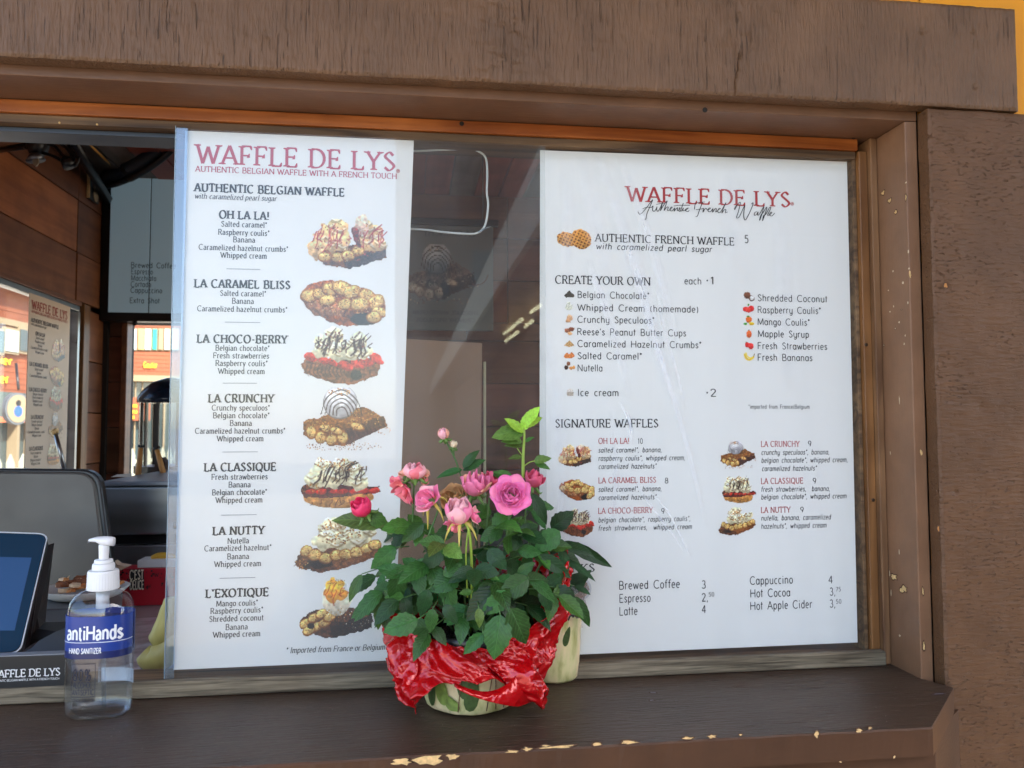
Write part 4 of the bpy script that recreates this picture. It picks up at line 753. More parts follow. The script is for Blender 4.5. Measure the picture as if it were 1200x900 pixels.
# flakes of bare wood where the paint has gone
def chips(name, spots, y_of, m, seed=1, parent=kiosk):
    rs = random.Random(seed); V = []; Fc = []; mi = []
    for (cx, cz, w, h, pl) in spots:
        n = rs.randint(11, 17); ph = rs.random(); R_ = [rs.uniform(.45, 1.2) for _ in range(n)]; C0 = Vector(y_of(cx, cz, pl)); q_ = Vector(y_of(cx + 1e-3, cz, pl)) - C0; q2 = Vector(y_of(cx, cz + 1e-3, pl)) - C0; nn_ = q_.cross(q2).normalized(); nn_ = nn_ if nn_.dot(CAM - C0) > 0 else -nn_
        for sc_, up_ in ((1.0, 0.), (.80, .00012)):
            b = len(V); V.append(C0 + nn_ * up_)
            for k in range(n): a = 2 * math.pi * (k + ph) / n; e = .0006 if sc_ == 1 else 0; V.append(Vector(y_of(cx + (w * R_[k] * sc_ + e) * math.cos(a), cz + (h * R_[k] * sc_ + e) * math.sin(a), pl)) + nn_ * up_)
            for k in range(n): Fc.append((b, b + 1 + k, b + 1 + (k + 1) % n)); mi.append(1 if sc_ == 1 and w > .0015 else 0)
    o = mesh_obj(name, V, Fc, m); o.data.materials.append(M['chip_dark'])
    for p_, k in zip(o.data.polygons, mi): p_.material_index = k
    stuff(o); return under(o, parent)
fyy = fy - .0016
def on_front(x, z, pl): return (x, fyy, z)
def fpos(px, py, w, h): c = U(px, py, fyy); return (c.x, c.z, w, h, 0)
chips('bare_wood_flakes', [fpos(503, 891, .018, .006), fpos(470, 893, .012, .004), fpos(530, 887, .008, .003), fpos(600, 881, .009, .002), fpos(618, 878, .006, .002), fpos(654, 875, .02, .0018), fpos(700, 872, .006, .002), fpos(737, 870, .011, .0022), fpos(806, 865, .008, .0016), fpos(834, 863, .005, .002), fpos(868, 861, .002, .001), fpos(957, 860, .003, .0045), fpos(1007, 856, .0042, .003), fpos(1020, 853, .003, .0015), fpos(640, 874, .005, .001), fpos(985, 893, .002, .001), fpos(1048, 887, .002, .002), fpos(590, 884, .003, .001)], on_front, M['chip'], 3)
jxx = jx - .0004
def jspot(px, py, w, h): c = UX(px, py, jx); return (c.y, c.z, w, h, 0)
M['scuff'] = mat('jamb_scuff', (205, 188, 160), .7, var=.2, vscale=200)
chips('bare_wood_flakes', [jspot(1035, 226, .006, .003), jspot(1043, 235, .005, .003), jspot(1050, 249, .0035, .003), jspot(1062, 231, .002, .006), jspot(1048, 676, .008, .0045), jspot(1060, 690, .007, .0055), jspot(1057, 692, .006, .003)], lambda a, b, p: (jxx, a, b), M['chip'], 6)
sc = []
rs = random.Random(5)
for i in range(16):
    px = rs.uniform(1036, 1066); py = rs.choice([rs.uniform(300, 420), rs.uniform(330, 400), rs.uniform(170, 780)]); sc.append(jspot(px, py, rs.uniform(.0004, .002), rs.uniform(.0003, .0018)))
for i in range(5):
    px = rs.uniform(1040, 1062); py = rs.uniform(430, 700); sc.append(jspot(px, py, .0003, rs.uniform(.002, .006)))
chips('scuff_marks', sc, lambda a, b, p: (jxx, a, b), M['scuff'], 7)
def bspot(px, py, w, h): c = U(px, py, YC); return (c.x, c.z, w, h, 0)
chips('bare_wood_flakes', [bspot(1079, 530, .0012, .004), bspot(1081, 693, .0018, .006), bspot(1082, 757, .0018, .007), bspot(1066, 322, .001, .004)], lambda a, b, p: (a, YC - .0008, b), M['chip'], 8)
def sidespot(px, py, w, h): c = U(px, py, YB - .003); return (c.x, c.z, w, h, 0)
M['scrape'] = mat('grey_scrape', (112, 108, 118), .5); M['dotchip'] = mat('ochre_chip', (176, 120, 60), .7)
chips('ochre_chips', [sidespot(1109, 334, .003, .004), sidespot(1100.5, 620, .0018, .004)], lambda a, b, p: (a, YB - .0018, b), M['dotchip'], 9)
def tspot(px, py, w, h, r=0): c = UZ(px, py, shz); return (c.x, c.y, w, h, 0)
chips('pale_scrapes', [tspot(1101, 813.5, .014, .0022), tspot(766, 812, .004, .004), tspot(764, 821, .004, .003), tspot(792, 822, .002, .001)], lambda a, b, p: (a, b, shz + .0003), M['scrape'], 10)
rs = random.Random(11); V = []; Fc = []
for i in range(200):
    x = rs.uniform(-.5, .72); y = rs.uniform(fy, -.02); r = rs.uniform(.0002, .0006); b = len(V); V += [(x - r, y, shz + .0003), (x, y - r, shz + .0003), (x + r, y, shz + .0003), (x, y + r, shz + .0009)]; Fc += [(b, b + 1, b + 3), (b + 1, b + 2, b + 3), (b + 2, b, b + 3)]
K(stuff(mesh_obj('dust_specks', V, Fc, mat('dust', (120, 112, 106), .9))))

# sliding panes
pz0, pz1 = lz - .012, tz + .004
px0 = (U(206, 160, YT).x + U(193, 780, YT).x) / 2; px1 = U(640, 480, YT).x
K(prism('sliding_pane', [(px0, YT, pz0), (px1, YT, pz0), (px1, YT, pz1), (px0, YT, pz1)], (0, .0022, 0), M['pane']))
M['edge'] = mat('acrylic_edge', (150, 172, 186), .2, spec=.6)
K(box('pane_edge', px0 - .0007, px0 - .0001, YT - .0002, YT + .0024, pz0, pz1, M['edge']))
K(prism('fixed_pane', [(px1 - .17, .0062, pz0), (stx0, .0062, pz0), (stx0, .0062, pz1), (px1 - .17, .0062, pz1)], (0, .002, 0), M['pane_r']))
# faint clear strip at the sheet's border
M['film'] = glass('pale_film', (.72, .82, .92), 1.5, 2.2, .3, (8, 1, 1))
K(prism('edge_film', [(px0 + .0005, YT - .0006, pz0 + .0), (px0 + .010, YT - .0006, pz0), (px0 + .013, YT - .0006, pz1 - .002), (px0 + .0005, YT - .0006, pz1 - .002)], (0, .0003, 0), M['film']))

# long soft pale streaks painted on the fixed glass for reflected glare
sm_m = bpy.data.materials.new('glare_streak'); nt, P, N, L = nodes(sm_m); N.remove(P); T1 = N.new('ShaderNodeBsdfTransparent'); D1 = N.new('ShaderNodeBsdfDiffuse'); D1.inputs[0].default_value = (.9, .93, 1, 1); X1 = N.new('ShaderNodeMixShader')
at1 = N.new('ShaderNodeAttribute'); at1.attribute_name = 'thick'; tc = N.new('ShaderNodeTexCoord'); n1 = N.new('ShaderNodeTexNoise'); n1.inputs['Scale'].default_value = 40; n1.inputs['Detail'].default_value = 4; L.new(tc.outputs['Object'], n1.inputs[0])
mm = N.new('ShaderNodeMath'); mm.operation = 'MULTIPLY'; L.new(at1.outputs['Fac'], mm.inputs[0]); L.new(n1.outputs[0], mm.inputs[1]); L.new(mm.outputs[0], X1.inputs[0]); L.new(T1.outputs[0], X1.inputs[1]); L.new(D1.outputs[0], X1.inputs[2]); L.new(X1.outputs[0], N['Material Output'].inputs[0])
V = []; Fc = []; tk = []
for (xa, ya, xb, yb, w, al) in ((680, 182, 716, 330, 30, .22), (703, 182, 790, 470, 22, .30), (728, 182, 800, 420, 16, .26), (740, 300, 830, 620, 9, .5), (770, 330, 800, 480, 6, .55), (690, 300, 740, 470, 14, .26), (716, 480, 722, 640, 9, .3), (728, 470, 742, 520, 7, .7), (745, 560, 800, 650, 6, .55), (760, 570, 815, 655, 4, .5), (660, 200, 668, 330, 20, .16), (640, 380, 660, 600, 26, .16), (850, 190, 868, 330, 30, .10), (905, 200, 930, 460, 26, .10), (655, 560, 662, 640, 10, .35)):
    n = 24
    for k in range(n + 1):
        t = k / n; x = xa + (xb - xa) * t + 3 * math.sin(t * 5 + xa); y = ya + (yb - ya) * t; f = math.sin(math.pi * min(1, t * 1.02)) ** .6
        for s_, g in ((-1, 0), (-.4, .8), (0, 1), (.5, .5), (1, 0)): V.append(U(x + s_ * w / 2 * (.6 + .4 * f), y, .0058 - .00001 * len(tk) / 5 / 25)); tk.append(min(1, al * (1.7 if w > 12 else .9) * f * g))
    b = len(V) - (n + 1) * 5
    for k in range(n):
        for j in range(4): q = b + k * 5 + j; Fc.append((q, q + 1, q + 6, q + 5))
o = mesh_obj('glare_streaks', V, Fc, sm_m); a_ = o.data.attributes.new('thick', 'FLOAT', 'POINT'); a_.data.foreach_set('value', tk); stuff(K(o))

# ------------------------------------------------------------------ kiosk shell
YBK = 1.9; XL = U(123, 400, 1.9).x; XR = 1.9; CZ = 2.29
M['wall_a'] = wood('kiosk_plank_dark', (96, 58, 38), (126, 80, 52), 'y', 26, .45); M['wall_b'] = wood('kiosk_plank_orange', (150, 86, 46), (186, 116, 66), 'y', 26, .45)
M['wall_c'] = wood('kiosk_plank_mid', (118, 72, 46), (148, 94, 60), 'y', 26, .45); M['back_a'] = wood('back_plank_red', (102, 60, 44), (128, 78, 58), 'x', 26, .45); M['back_b'] = wood('back_plank_brown', (96, 64, 46), (120, 82, 60), 'x', 26, .45)
M['shell'] = mat('shell_brown', (96, 70, 54), .7, var=.15)
lw = K(box('left_wall', XL - .09, XL - .03, .06, YBK + .1, 0, .9, M['shell']))
K_part(box('wall_backing', XL - .06, XL - .0262, .06, YBK + .1, 1.87, CZ + .06, M['dark']), lw); K_part(box('leak_cover_strip', XL - .03, XL + .014, YBK - .016, YBK + .029, .95, CZ + .02, M['dark']), lw); K_part(box('wall_backing', XL - .06, XL - .0262, UX(89, 450, XL).y + .025, YBK + .1, .9, 1.869, M['dark']), lw)  # dark strip added in the corner to cover a bright leak
wz1 = 1.845; wy0, wy1 = .35, UX(89, 450, XL).y          # window in the left wall
def plank(name, x0, x1, y0, y1, z0, z1, m, par, b=.0012):
    return K_part(box(name, x0, x1, y0, y1, z0, z1, m, bev=b), par)
rows = [1.834 + .0, 1.998, 2.163, 2.33]; seam = UX(92, 250, XL).y
rs = random.Random(2); ROWM = ['wall_c', 'wall_b', 'wall_a']
for k in range(3):
    for (a, b) in ((.08, .84), (.844, seam), (seam + .004, YBK)):
        m = ROWM[k] if b < YBK else ('wall_c', 'wall_a', 'wall_a')[k]
        plank('plank', XL - .028, XL - rs.uniform(0, .003), a, b, rows[k] + .0015 + (.012 if k == 0 else 0), rows[k + 1] - .0015, M[m], lw)
for k in range(5): plank('plank', XL - .028, XL - rs.uniform(0, .003), wy1 + .0665, YBK, 1.0 + k * .166 + .002, 1.0 + (k + 1) * .166 - .002, M[('wall_c', 'wall_a')[k % 2]], lw)
K(box('window_post', XL - .03, XL + .012, wy1 + .02, wy1 + .066, .9, 1.84, M['honey'], bev=.002))
K(box('window_head', XL - .03, XL + .006, .2, wy1 + .015, wz1 - .014, wz1 + .0, M['wall_a'], bev=.002))
K(box('window_frame', XL - .02, XL + .004, .2, wy1 + .005, wz1 - .032, wz1 - .0155, M['metal'], bev=.002))
K(box('window_frame', XL - .02, XL + .006, wy1 - .012, wy1 + .004, .9, wz1 - .033, M['metal'], bev=.002))
K(box('window_frame', XL - .03, XL - .006, wy1 + .0045, wy1 + .019, .9, wz1 - .015, M['black'], bev=.002))
K(box('side_pane', XL - .014, XL - .011, .2, wy1 - .013, .9, wz1 - .033, glass('side_glass', (.95, .96, .96), 1.5, 1)))
K(box('front_wall_left', -3.0, -1.0, 0, .07, 0, 2.6, M['shell']))
# back wall with its window
bwx0, bwx1 = U(149, 460, YBK).x, U(345, 460, YBK).x; bwz1 = U(160, 379, YBK).z; bwz0 = 1.16
bw = K(box('back_wall', XL, XR, YBK + .03, YBK + .09, 0, bwz0 - .02, M['shell']))
for a_, b_, c_, d_ in ((XL, bwx0 - .001, bwz0 - .02, CZ + .06), (bwx1 + .001, XR, bwz0 - .02, CZ + .06), (bwx0, bwx1, bwz1 + .001, CZ + .06)): K_part(box('wall_backing', a_, b_, YBK + .03, YBK + .06, c_, d_, M['dark']), bw)
z = bwz0 - .02; k = 0
while z < CZ + .1:
    z2 = min(z + .155, CZ + .1)
    spans = [(XL, bwx0 - .02), (bwx1 + .02, .2), (.203, 1.0), (1.003, XR)] if z < bwz1 + .01 else [(XL, -.62), (-.617, .35), (.353, 1.2), (1.203, XR)]
    if z < bwz1 < z2 - .04: z2 = bwz1 + .02
    for a, b in spans: plank('plank', a, b, YBK + rs.uniform(0, .003), YBK + .028, z + .0015, z2 - .0015, M[rs.choice(['back_a', 'back_b', 'back_a'])], bw)
    z = z2; k += 1
for a in ((bwx0 - .02, bwx0, bwz0, bwz1 + .018), (bwx1, bwx1 + .02, bwz0, bwz1 + .018)): K(box('window_frame', a[0], a[1], YBK - .012, YBK + .04, a[2], a[3], M['wall_a'], bev=.003))
K(box('window_frame', bwx0 - .02, bwx1 + .02, YBK - .013, YBK + .04, bwz1, bwz1 + .02, M['dark'], bev=.003))
K(box('back_pane', bwx0, bwx1, YBK + .012, YBK + .015, bwz0, bwz1, glass('back_glass', (.95, .96, .96), 1.5, 1)))
K(box('right_wall', XR, XR + .08, .07, YBK + .1, 0, .95, M['shell'])); K(box('right_wall', XR, XR + .08, .07, YBK + .1, 2.15, 2.6, M['shell']))  # unseen side left open between these two to let more daylight inside
K(box('front_wall_right', sx0 + .01, 2.05, YB + .025, .07, 0, 2.9, M['yellow']))
K(box('front_wall_upper', -3.0, sx0 + .012, YB + .025, .07, hz0 + .062, 2.9, M['yellow']))
K(box('front_wall_lower', -1.0, sx0 + .012, YC + .01, .07, 0, shz + th - .05, M['shell']))
struct(box('kiosk_floor', XL - .1, XR, .07, YBK + .1, .01, .05, mat('kiosk_floor', (110, 100, 90), .7)))
M['ceil_a'] = wood('ceiling_grey_board', (92, 82, 74), (126, 112, 100), 'y', 20, .6); M['ceil_b'] = wood('ceiling_red_board', (126, 56, 42), (160, 84, 62), 'y', 20, .5)
ce = K(box('ceiling', XL - .1, XR + .08, 0.07, YBK + .1, CZ + .03, CZ + .06, M['shell'])); x = XL; k = 0
while x < XR:
    plank('ceiling_board', x + .001, min(x + .088, XR), .1, YBK, CZ + rs.uniform(0, .004), CZ + .028, M['ceil_b' if k % 4 in (2, 3) or rs.random() < .15 else 'ceil_a'], ce); x += .09; k += 1
# roof and porch canopy that shade the front
M['soffit'] = wood('porch_soffit', (120, 88, 60), (160, 122, 86), 'y', 20, .6)
K(box('porch_roof', -1.7, 4.6, -1.75, 2.4, 2.92, 3.0, M['soffit']))
K(box('porch_fascia', -1.7, 4.6, -1.78, -1.752, 2.84, 3.02, M['shell']))
for x in (3.2,): K(box('porch_post', x, x + .14, -1.7, -1.56, 0, 2.92, M['shell'], bev=.01))
# serving counter inside
M['counter'] = mat('counter_laminate', (150, 138, 136), .25, var=.15, vscale=9)
K(box('counter', XL, .75, .075, 1.25, 1.085, 1.125, M['counter'], bev=.004))
K(box('back_counter', XL, .75, 1.27, YBK - .01, 1.11, 1.15, M['steel_dark'], bev=.004))
K(box('cabinet', XL + .02, .7, .1, 1.8, .05, 1.08, M['shell']))
# outlet on the side wall
p0 = UX(104, 205, XL + .004); p1 = UX(114.5, 240, XL + .004)
of = K(box('outlet_plate', XL + .001, XL + .008, p0.y, p1.y, p1.z, p0.z, mat('outlet_dark', (44, 42, 42), .4), bev=.001))
K(box('outlet_edge', XL + .001, XL + .010, p0.y - .006, p0.y - .001, p1.z, p0.z + .004, M['chip']))
for fz in (.3, .72):
    c = Vector((XL + .0085, p0.y + (p1.y - p0.y) * .6, p0.z + (p1.z - p0.z) * fz)); V = [(c.x, c.y + .018 * math.cos(a), c.z + .02 * math.sin(a)) for a in [2 * math.pi * k / 16 for k in range(16)]]
    K(prism('outlet', V, (.002, 0, 0), mat('outlet_face', (150, 132, 104), .5)))

# ------------------------------------------------------------------ outdoors
M['ground'] = mat('pale_paving', (168, 154, 134), .85, var=.12, vscale=1.2, bump=.3, bscale=30)
struct(box('ground', -600, 600, -600, 600, -.3, 0, M['ground']))
M['siding'] = mat('orange_siding', (140, 76, 46), .7, var=.1, vscale=2); M['siding2'] = mat('brown_siding', (122, 68, 42), .7, var=.1, vscale=2)
M['cream'] = mat('cream_trim', (140, 124, 96), .7); M['win_dark'] = mat('far_window', (60, 76, 78), .15, spec=.8); M['win_pale'] = mat('far_curtain', (170, 186, 180), .5); M['teal'] = mat('teal_curtain', (30, 150, 130), .6); M['curtain_o'] = mat('ochre_curtain', (200, 150, 96), .6)
M['sign_y'] = mat('yellow_lettering', (226, 176, 30), .5); M['fence'] = mat('picket_paint', (150, 150, 132), .7, var=.1)
def facade(root, origin, ex, L_, H, mat_, eave=True):
    """clad wall from origin along unit ex, with clapboards standing proud"""
    ex = Vector(ex).normalized(); nrm = Vector((ex.y, -ex.x, 0))
    def fb(name, a, b, z0, z1, d0, d1, m, par=root):      # a box in facade coordinates; d = distance in front
        p = [origin + ex * a + nrm * d0, origin + ex * b + nrm * d0, origin + ex * b + nrm * d1, origin + ex * a + nrm * d1]
        return under(prism(name, [Vector((q.x, q.y, z0)) for q in p], (0, 0, z1 - z0), m), root)
    fb('wall', 0, L_, 0, H, -6, 0, mat_)
    return fb
def boards(fb, a, b, z0, z1, m, n):
    for k in range(n):
        h = (z1 - z0) / n; fb('siding_board', a, b, z0 + k * h + .006, z0 + (k + 1) * h - .006, .003, .012 + .006 * (k % 2), m)
# side building seen through the left-hand window
A0 = UX(-60, 500, -8.6); A0 = Vector((-9.3, 16.0, 0)); A1 = Vector((-8.45, 24.0, 0))
ba = thing('shop_building', 'orange clad two storey shop seen through the side window, with yellow lettering on its front', 'building', A0)
exA = (A1 - A0).normalized(); nA = Vector((exA.y, -exA.x, 0))
fa = facade(ba, A0, exA, (A1 - A0).length, 5.4, M['siding'])
def onA(px, py):                    # pixel -> facade A coordinates
    d = ray(px, py); t = (A0 - CAM).dot(nA) / d.dot(nA); p = CAM + d * t; return (p - A0).dot(exA), p.z, t
def rectA(name, x0, x1, y0, y1, d0, d1, m):
    a0, _, _ = onA(x0, (y0 + y1) / 2); a1, _, _ = onA(x1, (y0 + y1) / 2); z1 = onA((x0 + x1) / 2, y0)[1]; z0 = onA((x0 + x1) / 2, y1)[1]
    return fa(name, a0, a1, z0, z1, d0, d1, m)
zz = [onA(16, y)[1] for y in (345, 382, 417, 457)]
boards(fa, .1, 7.9, zz[3], zz[2], M['siding'], 6); boards(fa, .1, 7.9, zz[1] + .0, zz[0] + .8, M['siding2'], 5)
fa('band_course', 0, 8.0, zz[1] - .02, zz[1] + .12, .02, .08, M['cream'])
for x0, x1, m in ((-34, -18, 'win_pale'), (-16, -1, 'win_dark'), (1, 16, 'win_pale'), (18, 32, 'win_dark'), (36, 50, 'win_pale')):
    rectA('window_frame', x0 - 1.4, x1 + 1.4, 384, 415, .04, .10, M['cream']); rectA('pane', x0, x1, 387, 412, .102, .12, M[m])
rectA('ground_storey', -60, 60, 459, 552, .03, .06, M['win_dark']); rectA('awning', -60, 60, 489, 495, .1, .35, mat('awning_orange', (206, 110, 66), .7))
for x in (-30, 4, 24, 38): rectA('shop_post', x, x + 3, 496, 552, .07, .3, M['cream'])
# soffit above
fa('eave', 0, 8, onA(16, 340)[1], onA(16, 332)[1], 0, .3, M['cream'])
def word_on(fbase, root, s, a0, a1, z, cap, d, o0, ex, nrm, m=None):
    out = ([], []); put_text(out, s, a0, a1, z, cap, BOLD, lambda a, zz_, l: o0 + ex * a + nrm * (d + .002 * l) + Vector((0, 0, zz_)))
    return under(mesh_obj('sign_lettering', out[0], out[1], m or M['sign_y']), root)
for (s, xa, xb, y, cp) in (('Goutier', -34, 11, 427, 9), ('Goutier', -40, 7, 449, 10)):
    a0 = onA(xa, y)[0]; a1 = onA(xb, y)[0]; z = onA(5, y)[1]; word_on(fa, ba, s[-4:] if 0 else s, a0, a1, z, cp * onA(5, y)[2] / F_PX, .06, A0, exA, nA)
# building facing us through the back window
YB2 = 27.0
bb = thing('shop_building', 'brown clad building across the square seen through the back window, with curtained upper windows', 'building', (-8, YB2, 0))
B0 = Vector((-11.6, YB2 - 2.2, 0)); B1 = Vector((-1.5, YB2 + 1.6, 0)); exB = (B1 - B0).normalized(); nB = Vector((exB.y, -exB.x, 0))
fbb = facade(bb, B0, exB, (B1 - B0).length, 6.2, M['siding2'])
def onB(px, py):
    d = ray(px, py); t = (B0 - CAM).dot(nB) / d.dot(nB); p = CAM + d * t; return (p - B0).dot(exB), p.z, t
def rectB(name, x0, x1, y0, y1, d0, d1, m): return fbb(name, onB(x0, y0)[0], onB(x1, y0)[0], onB((x0 + x1) / 2, y1)[1], onB((x0 + x1) / 2, y0)[1], d0, d1, m)
zb = [onB(180, y)[1] for y in (352, 384, 412, 440)]
LB = (B1 - B0).length
boards(fbb, .2, LB - .2, zb[3], zb[2], M['siding'], 6); boards(fbb, .2, LB - .2, zb[1], zb[0], M['siding2'], 5); fbb('soffit', 0, LB, zb[3] - .22, zb[3] - .02, .05, .4, M['cream'])
for i, (x0, x1) in enumerate(((152, 160), (162, 169), (170, 177), (179, 184), (186, 191), (193, 199), (201, 209))):
    rectB('pane', x0, x1, 386, 410, .06, .09, M[['win_pale', 'curtain_o', 'win_pale', 'teal', 'cream', 'win_pale', 'win_pale'][i]]); rectB('window_frame', x0 - .7, x1 + .7, 385, 411, .03, .058, M['cream'])
rectB('ground_storey', 120, 215, 447, 552, .03, .06, M['win_dark'])
for x in (150, 158, 166, 180, 192): rectB('shop_post', x, x + 1.6, 447, 552, .07, .2, M['cream'])
rectB('sign_board', 140, 176, 466, 493, .25, .35, M['siding'])
a0 = onB(168, 431)[0]; a1 = onB(184, 431)[0]; word_on(fbb, bb, 'Goutier', a0, a1, onB(175, 431)[1], 6.5 * onB(175, 431)[2] / F_PX, .08, B0, exB, nB)
for (s, xa, xb, y) in (('num', 146, 160, 478), ('mnu', 146, 160, 484.5), ('nui', 147, 157, 491)):
    word_on(fbb, bb, s, onB(xa, y)[0], onB(xb, y)[0], onB(155, y)[1], 5.0 * onB(155, y)[2] / F_PX, .38, B0, exB, nB)
# round sign
sp = CAM + ray(21, 479) * 15.2
rsn = thing('round_sign', 'round cream sign with a blue crest hanging from the orange building', 'sign', sp)
nn = Vector((.78, -.62, 0)); uu = Vector((.62, .78, 0))
def rdisc(name, r, d0, d1, m, sz=1, ox=0, oz=0, n=24):
    V = [sp + nn * d0 + uu * (ox + r * math.cos(2 * math.pi * k / n)) + Vector((0, 0, oz + r * sz * math.sin(2 * math.pi * k / n))) for k in range(n)]
    return under(prism(name, V, nn * (d1 - d0), m), rsn)
rdisc('rim', .23, -.16, 0, mat('sign_rim', (86, 92, 96), .5), 1.35); rdisc('face', .20, .001, .012, M['cream'], 1.35); rdisc('crest', .075, .013, .02, mat('crest_blue', (40, 84, 180), .5), 1.35, 0, -.05); rdisc('crest_head', .045, .013, .02, M['black'], 1.3, 0, .11)
under(tube('bracket', [sp + Vector((0, 0, .38)), sp + Vector((-.2, .3, .9))], .025, M['black']), rsn)
# picket fence
fr = thing('picket_fence', 'whitish picket fence in front of the shops outside', 'fence', (-7.0, 13.0, 0))
fp0 = Vector((-8.2, 9.8, 0)); fp1 = Vector((-5.4, 20.6, 0)); fd = (fp1 - fp0).normalized(); fl = (fp1 - fp0).length; fn = Vector((fd.y, -fd.x, 0)); base = None; k = 0
while k * .3 < fl:
    p = fp0 + fd * k * .3; w = .09
    V = [p - fd * w + Vector((0, 0, .0)), p + fd * w + Vector((0, 0, .0)), p + fd * w + Vector((0, 0, .82)), p + Vector((0, 0, .98)), p - fd * w + Vector((0, 0, .82))]
    under(prism('picket', V, fn * .03, M['fence']), fr); k += 1
for z in (.25, .65): under(prism('rail', [fp0 + Vector((0, 0, z)), fp1 + Vector((0, 0, z)), fp1 + Vector((0, 0, z + .08)), fp0 + Vector((0, 0, z + .08))], fn * -.04, M['fence']), fr)
# what the glass mirrors: a building flank with a pale fascia, tubes under its eave, and a far front
nb = thing('neighbour_building', 'timber building with pale fascia and lit tubes, mirrored in the glass between the menus', 'building', (2.2, -12, 0))
N_ = lambda o: under(o, nb)
def mir(px, py, d): p = U(px, py, d); return Vector((p.x, -p.y, p.z))
q = mir(632, 262, 4.0)
M['nb_wall'] = wood('neighbour_wall', (88, 56, 42), (128, 84, 60), 'z', 8, .7)
N_(box('wall', q.x + .9, q.x + 6, -34, -4.5, 0, q.z + .1, M['nb_wall']))
N_(box('eave', q.x - .02, q.x + 6, -34, -3.2, q.z + .12, q.z + .32, M['soffit']))
N_(box('fascia', q.x - .07, q.x - .022, -34, -3.2, q.z - .10, q.z + .34, mat('pale_fascia', (206, 198, 180), .6)))
M['tube'] = mat('lit_tube', (255, 255, 230), .4, emit=(255, 250, 200), estr=1.6)
for (xa, ya, xb, yb, d) in ((591, 391, 612, 374, 8.), (619, 368, 633, 358, 7.), (592, 400, 607, 389, 9.), (614, 384, 624, 376, 8.)):
    a = mir(xa, ya, d * 1.35); b = mir(xb, yb, d); N_(tube('light_tube', [a, b], .022, M['tube']))
fbd = thing('far_building', 'tall dark timber building with a tan ground storey behind the viewer, its upper wall added to darken the glass', 'building', (-2, -30, 0))
under(box('sky_block_wall', -.6, 9, -36, -29.7, 4.95, 15.5, mat('sky_block_dark', (96, 66, 52), .8, var=.1, vscale=1)), fbd); under(box('lower_wall', -.55, 3.25, -35.9, -29.6, 0, 4.94, mat('tan_wall_tall', (196, 168, 140), .8, var=.06, vscale=1)), fbd);  # dark upper wall added to keep the sky's reflection out of the glass
for x in (.6, 2.4, 4.6, 6.8): under(box('window', x, x + .9, -29.69, -29.66, 6.4, 8.4, M['win_dark']), fbd)  # windows on the added upper wall
# ------------------------------------------------------------------ things inside the kiosk
tv = thing('wall_menu', 'pale grey two-panel drinks menu in a black frame on the back wall', 'menu board', U(130, 370, 1.86))
T_ = lambda o, t: under(o, t)
yv = 1.84
a = U(131, 206, yv); b = U(300, 226, yv); c = U(131, 366, yv)
T_(box('frame', a.x - .03, b.x + .03, yv + .002, YBK - .004, c.z - .028, a.z + .03, M['black'], bev=.003), tv)
M['menu_grey'] = mat('menu_panel_grey', (176, 200, 212), .35, emit=(150, 184, 200), estr=.035)  # faint bluish glow put into the panels to brighten them
xm = U(176, 290, yv).x; T_(box('panel', a.x, xm - .002, yv - .004, yv + .001, c.z, a.z, M['menu_grey'], bev=.001), tv); T_(box('panel', xm + .002, b.x, yv - .004, yv + .001, c.z, a.z, M['menu_grey'], bev=.001), tv)
out = ([], [])
for s, x0, x1, y in (('Brewed Coffee', 153.5, 206, 313.5), ('Espresso', 153.5, 179, 321), ('Macchiato', 153.5, 183, 328.7), ('Cortado', 153.2, 177, 336), ('Cappuccino', 153, 190, 343), ('Extra Shot', 152, 187, 355)):
    p = U(x0, y, yv - .005); q = U(x1, y, yv - .005); put_text(out, s, p.x, q.x, p.z, 6.2 / F_PX * (p - CAM).dot(CF), GEOS, lambda X_, Z_, l: (X_, yv - .0048 - .0001 * l, Z_))
T_(mesh_obj('lettering', out[0], out[1], M['black_ink']), tv)
T_(tube('mount_bolt', [U(158, 379, 1.84), U(158, 379, 1.88)], .008, M['black']), tv)
# poster in the side window: the tall menu again, small and faded
ps = thing('window_poster', 'faded cream copy of the tall waffle menu standing in the side window', 'poster', UX(60, 550, XL + .02))
XP = XL + .018; pa = UX(35, 346, XP); pb = UX(82.5, 357, XP); zt = (pa.z + pb.z) / 2; zb_ = .98; PH = zt - zb_
M['poster_paper'] = mat('poster_paper', (222, 196, 168), .5); M['poster_ink'] = mat('poster_ink', (96, 66, 50), .5); M['poster_red'] = mat('poster_red', (170, 70, 52), .5)
T_(prism('sheet', [(XP, pa.y, zb_), (XP, pb.y, zb_), (XP, pb.y, zt), (XP, pa.y, zt)], (-.002, 0, 0), M['poster_paper']), ps)
sx_ = (pb.y - pa.y) / 268.; sz_ = sx_ * 1.12
def pmap(px, py): return pa.y + (px - 217) * sx_, zt - (py - 152) * sz_
for pick, nm, mm in (('p', 'title_lettering', 'poster_red'), ('k', 'lettering', 'poster_ink')):
    out = ([], [])
    for s, x0, yb, x1, cap, st, ink in LEFT:
        if ink != pick: continue
        y0_, z0_ = pmap(x0, yb); y1_, _ = pmap(x1, yb)
        if z0_ < zb_ + .01: continue
        put_text(out, s, y0_, y1_, z0_, cap * sz_, dict(st, thick=st['thick'] * 1.5, thin=st['thin'] * 1.5), lambda Y_, Z_, l: (XP + .0006 + .00005 * l, Y_, Z_))
    T_(mesh_obj(nm, out[0], out[1], M[mm]), ps)
for k, (kd, x0, x1, y0, y1) in enumerate(LPICS):
    A = pmap(x0, y0); B = pmap(x1, y0); C = pmap(x0, y1)
    if C[1] > zb_: picture('waffle_picture', kd, ((XP + .0008, A[0], A[1]), (XP + .0008, B[0], B[1]), (XP + .0008, C[0], C[1])), ps, 50, k + 1)
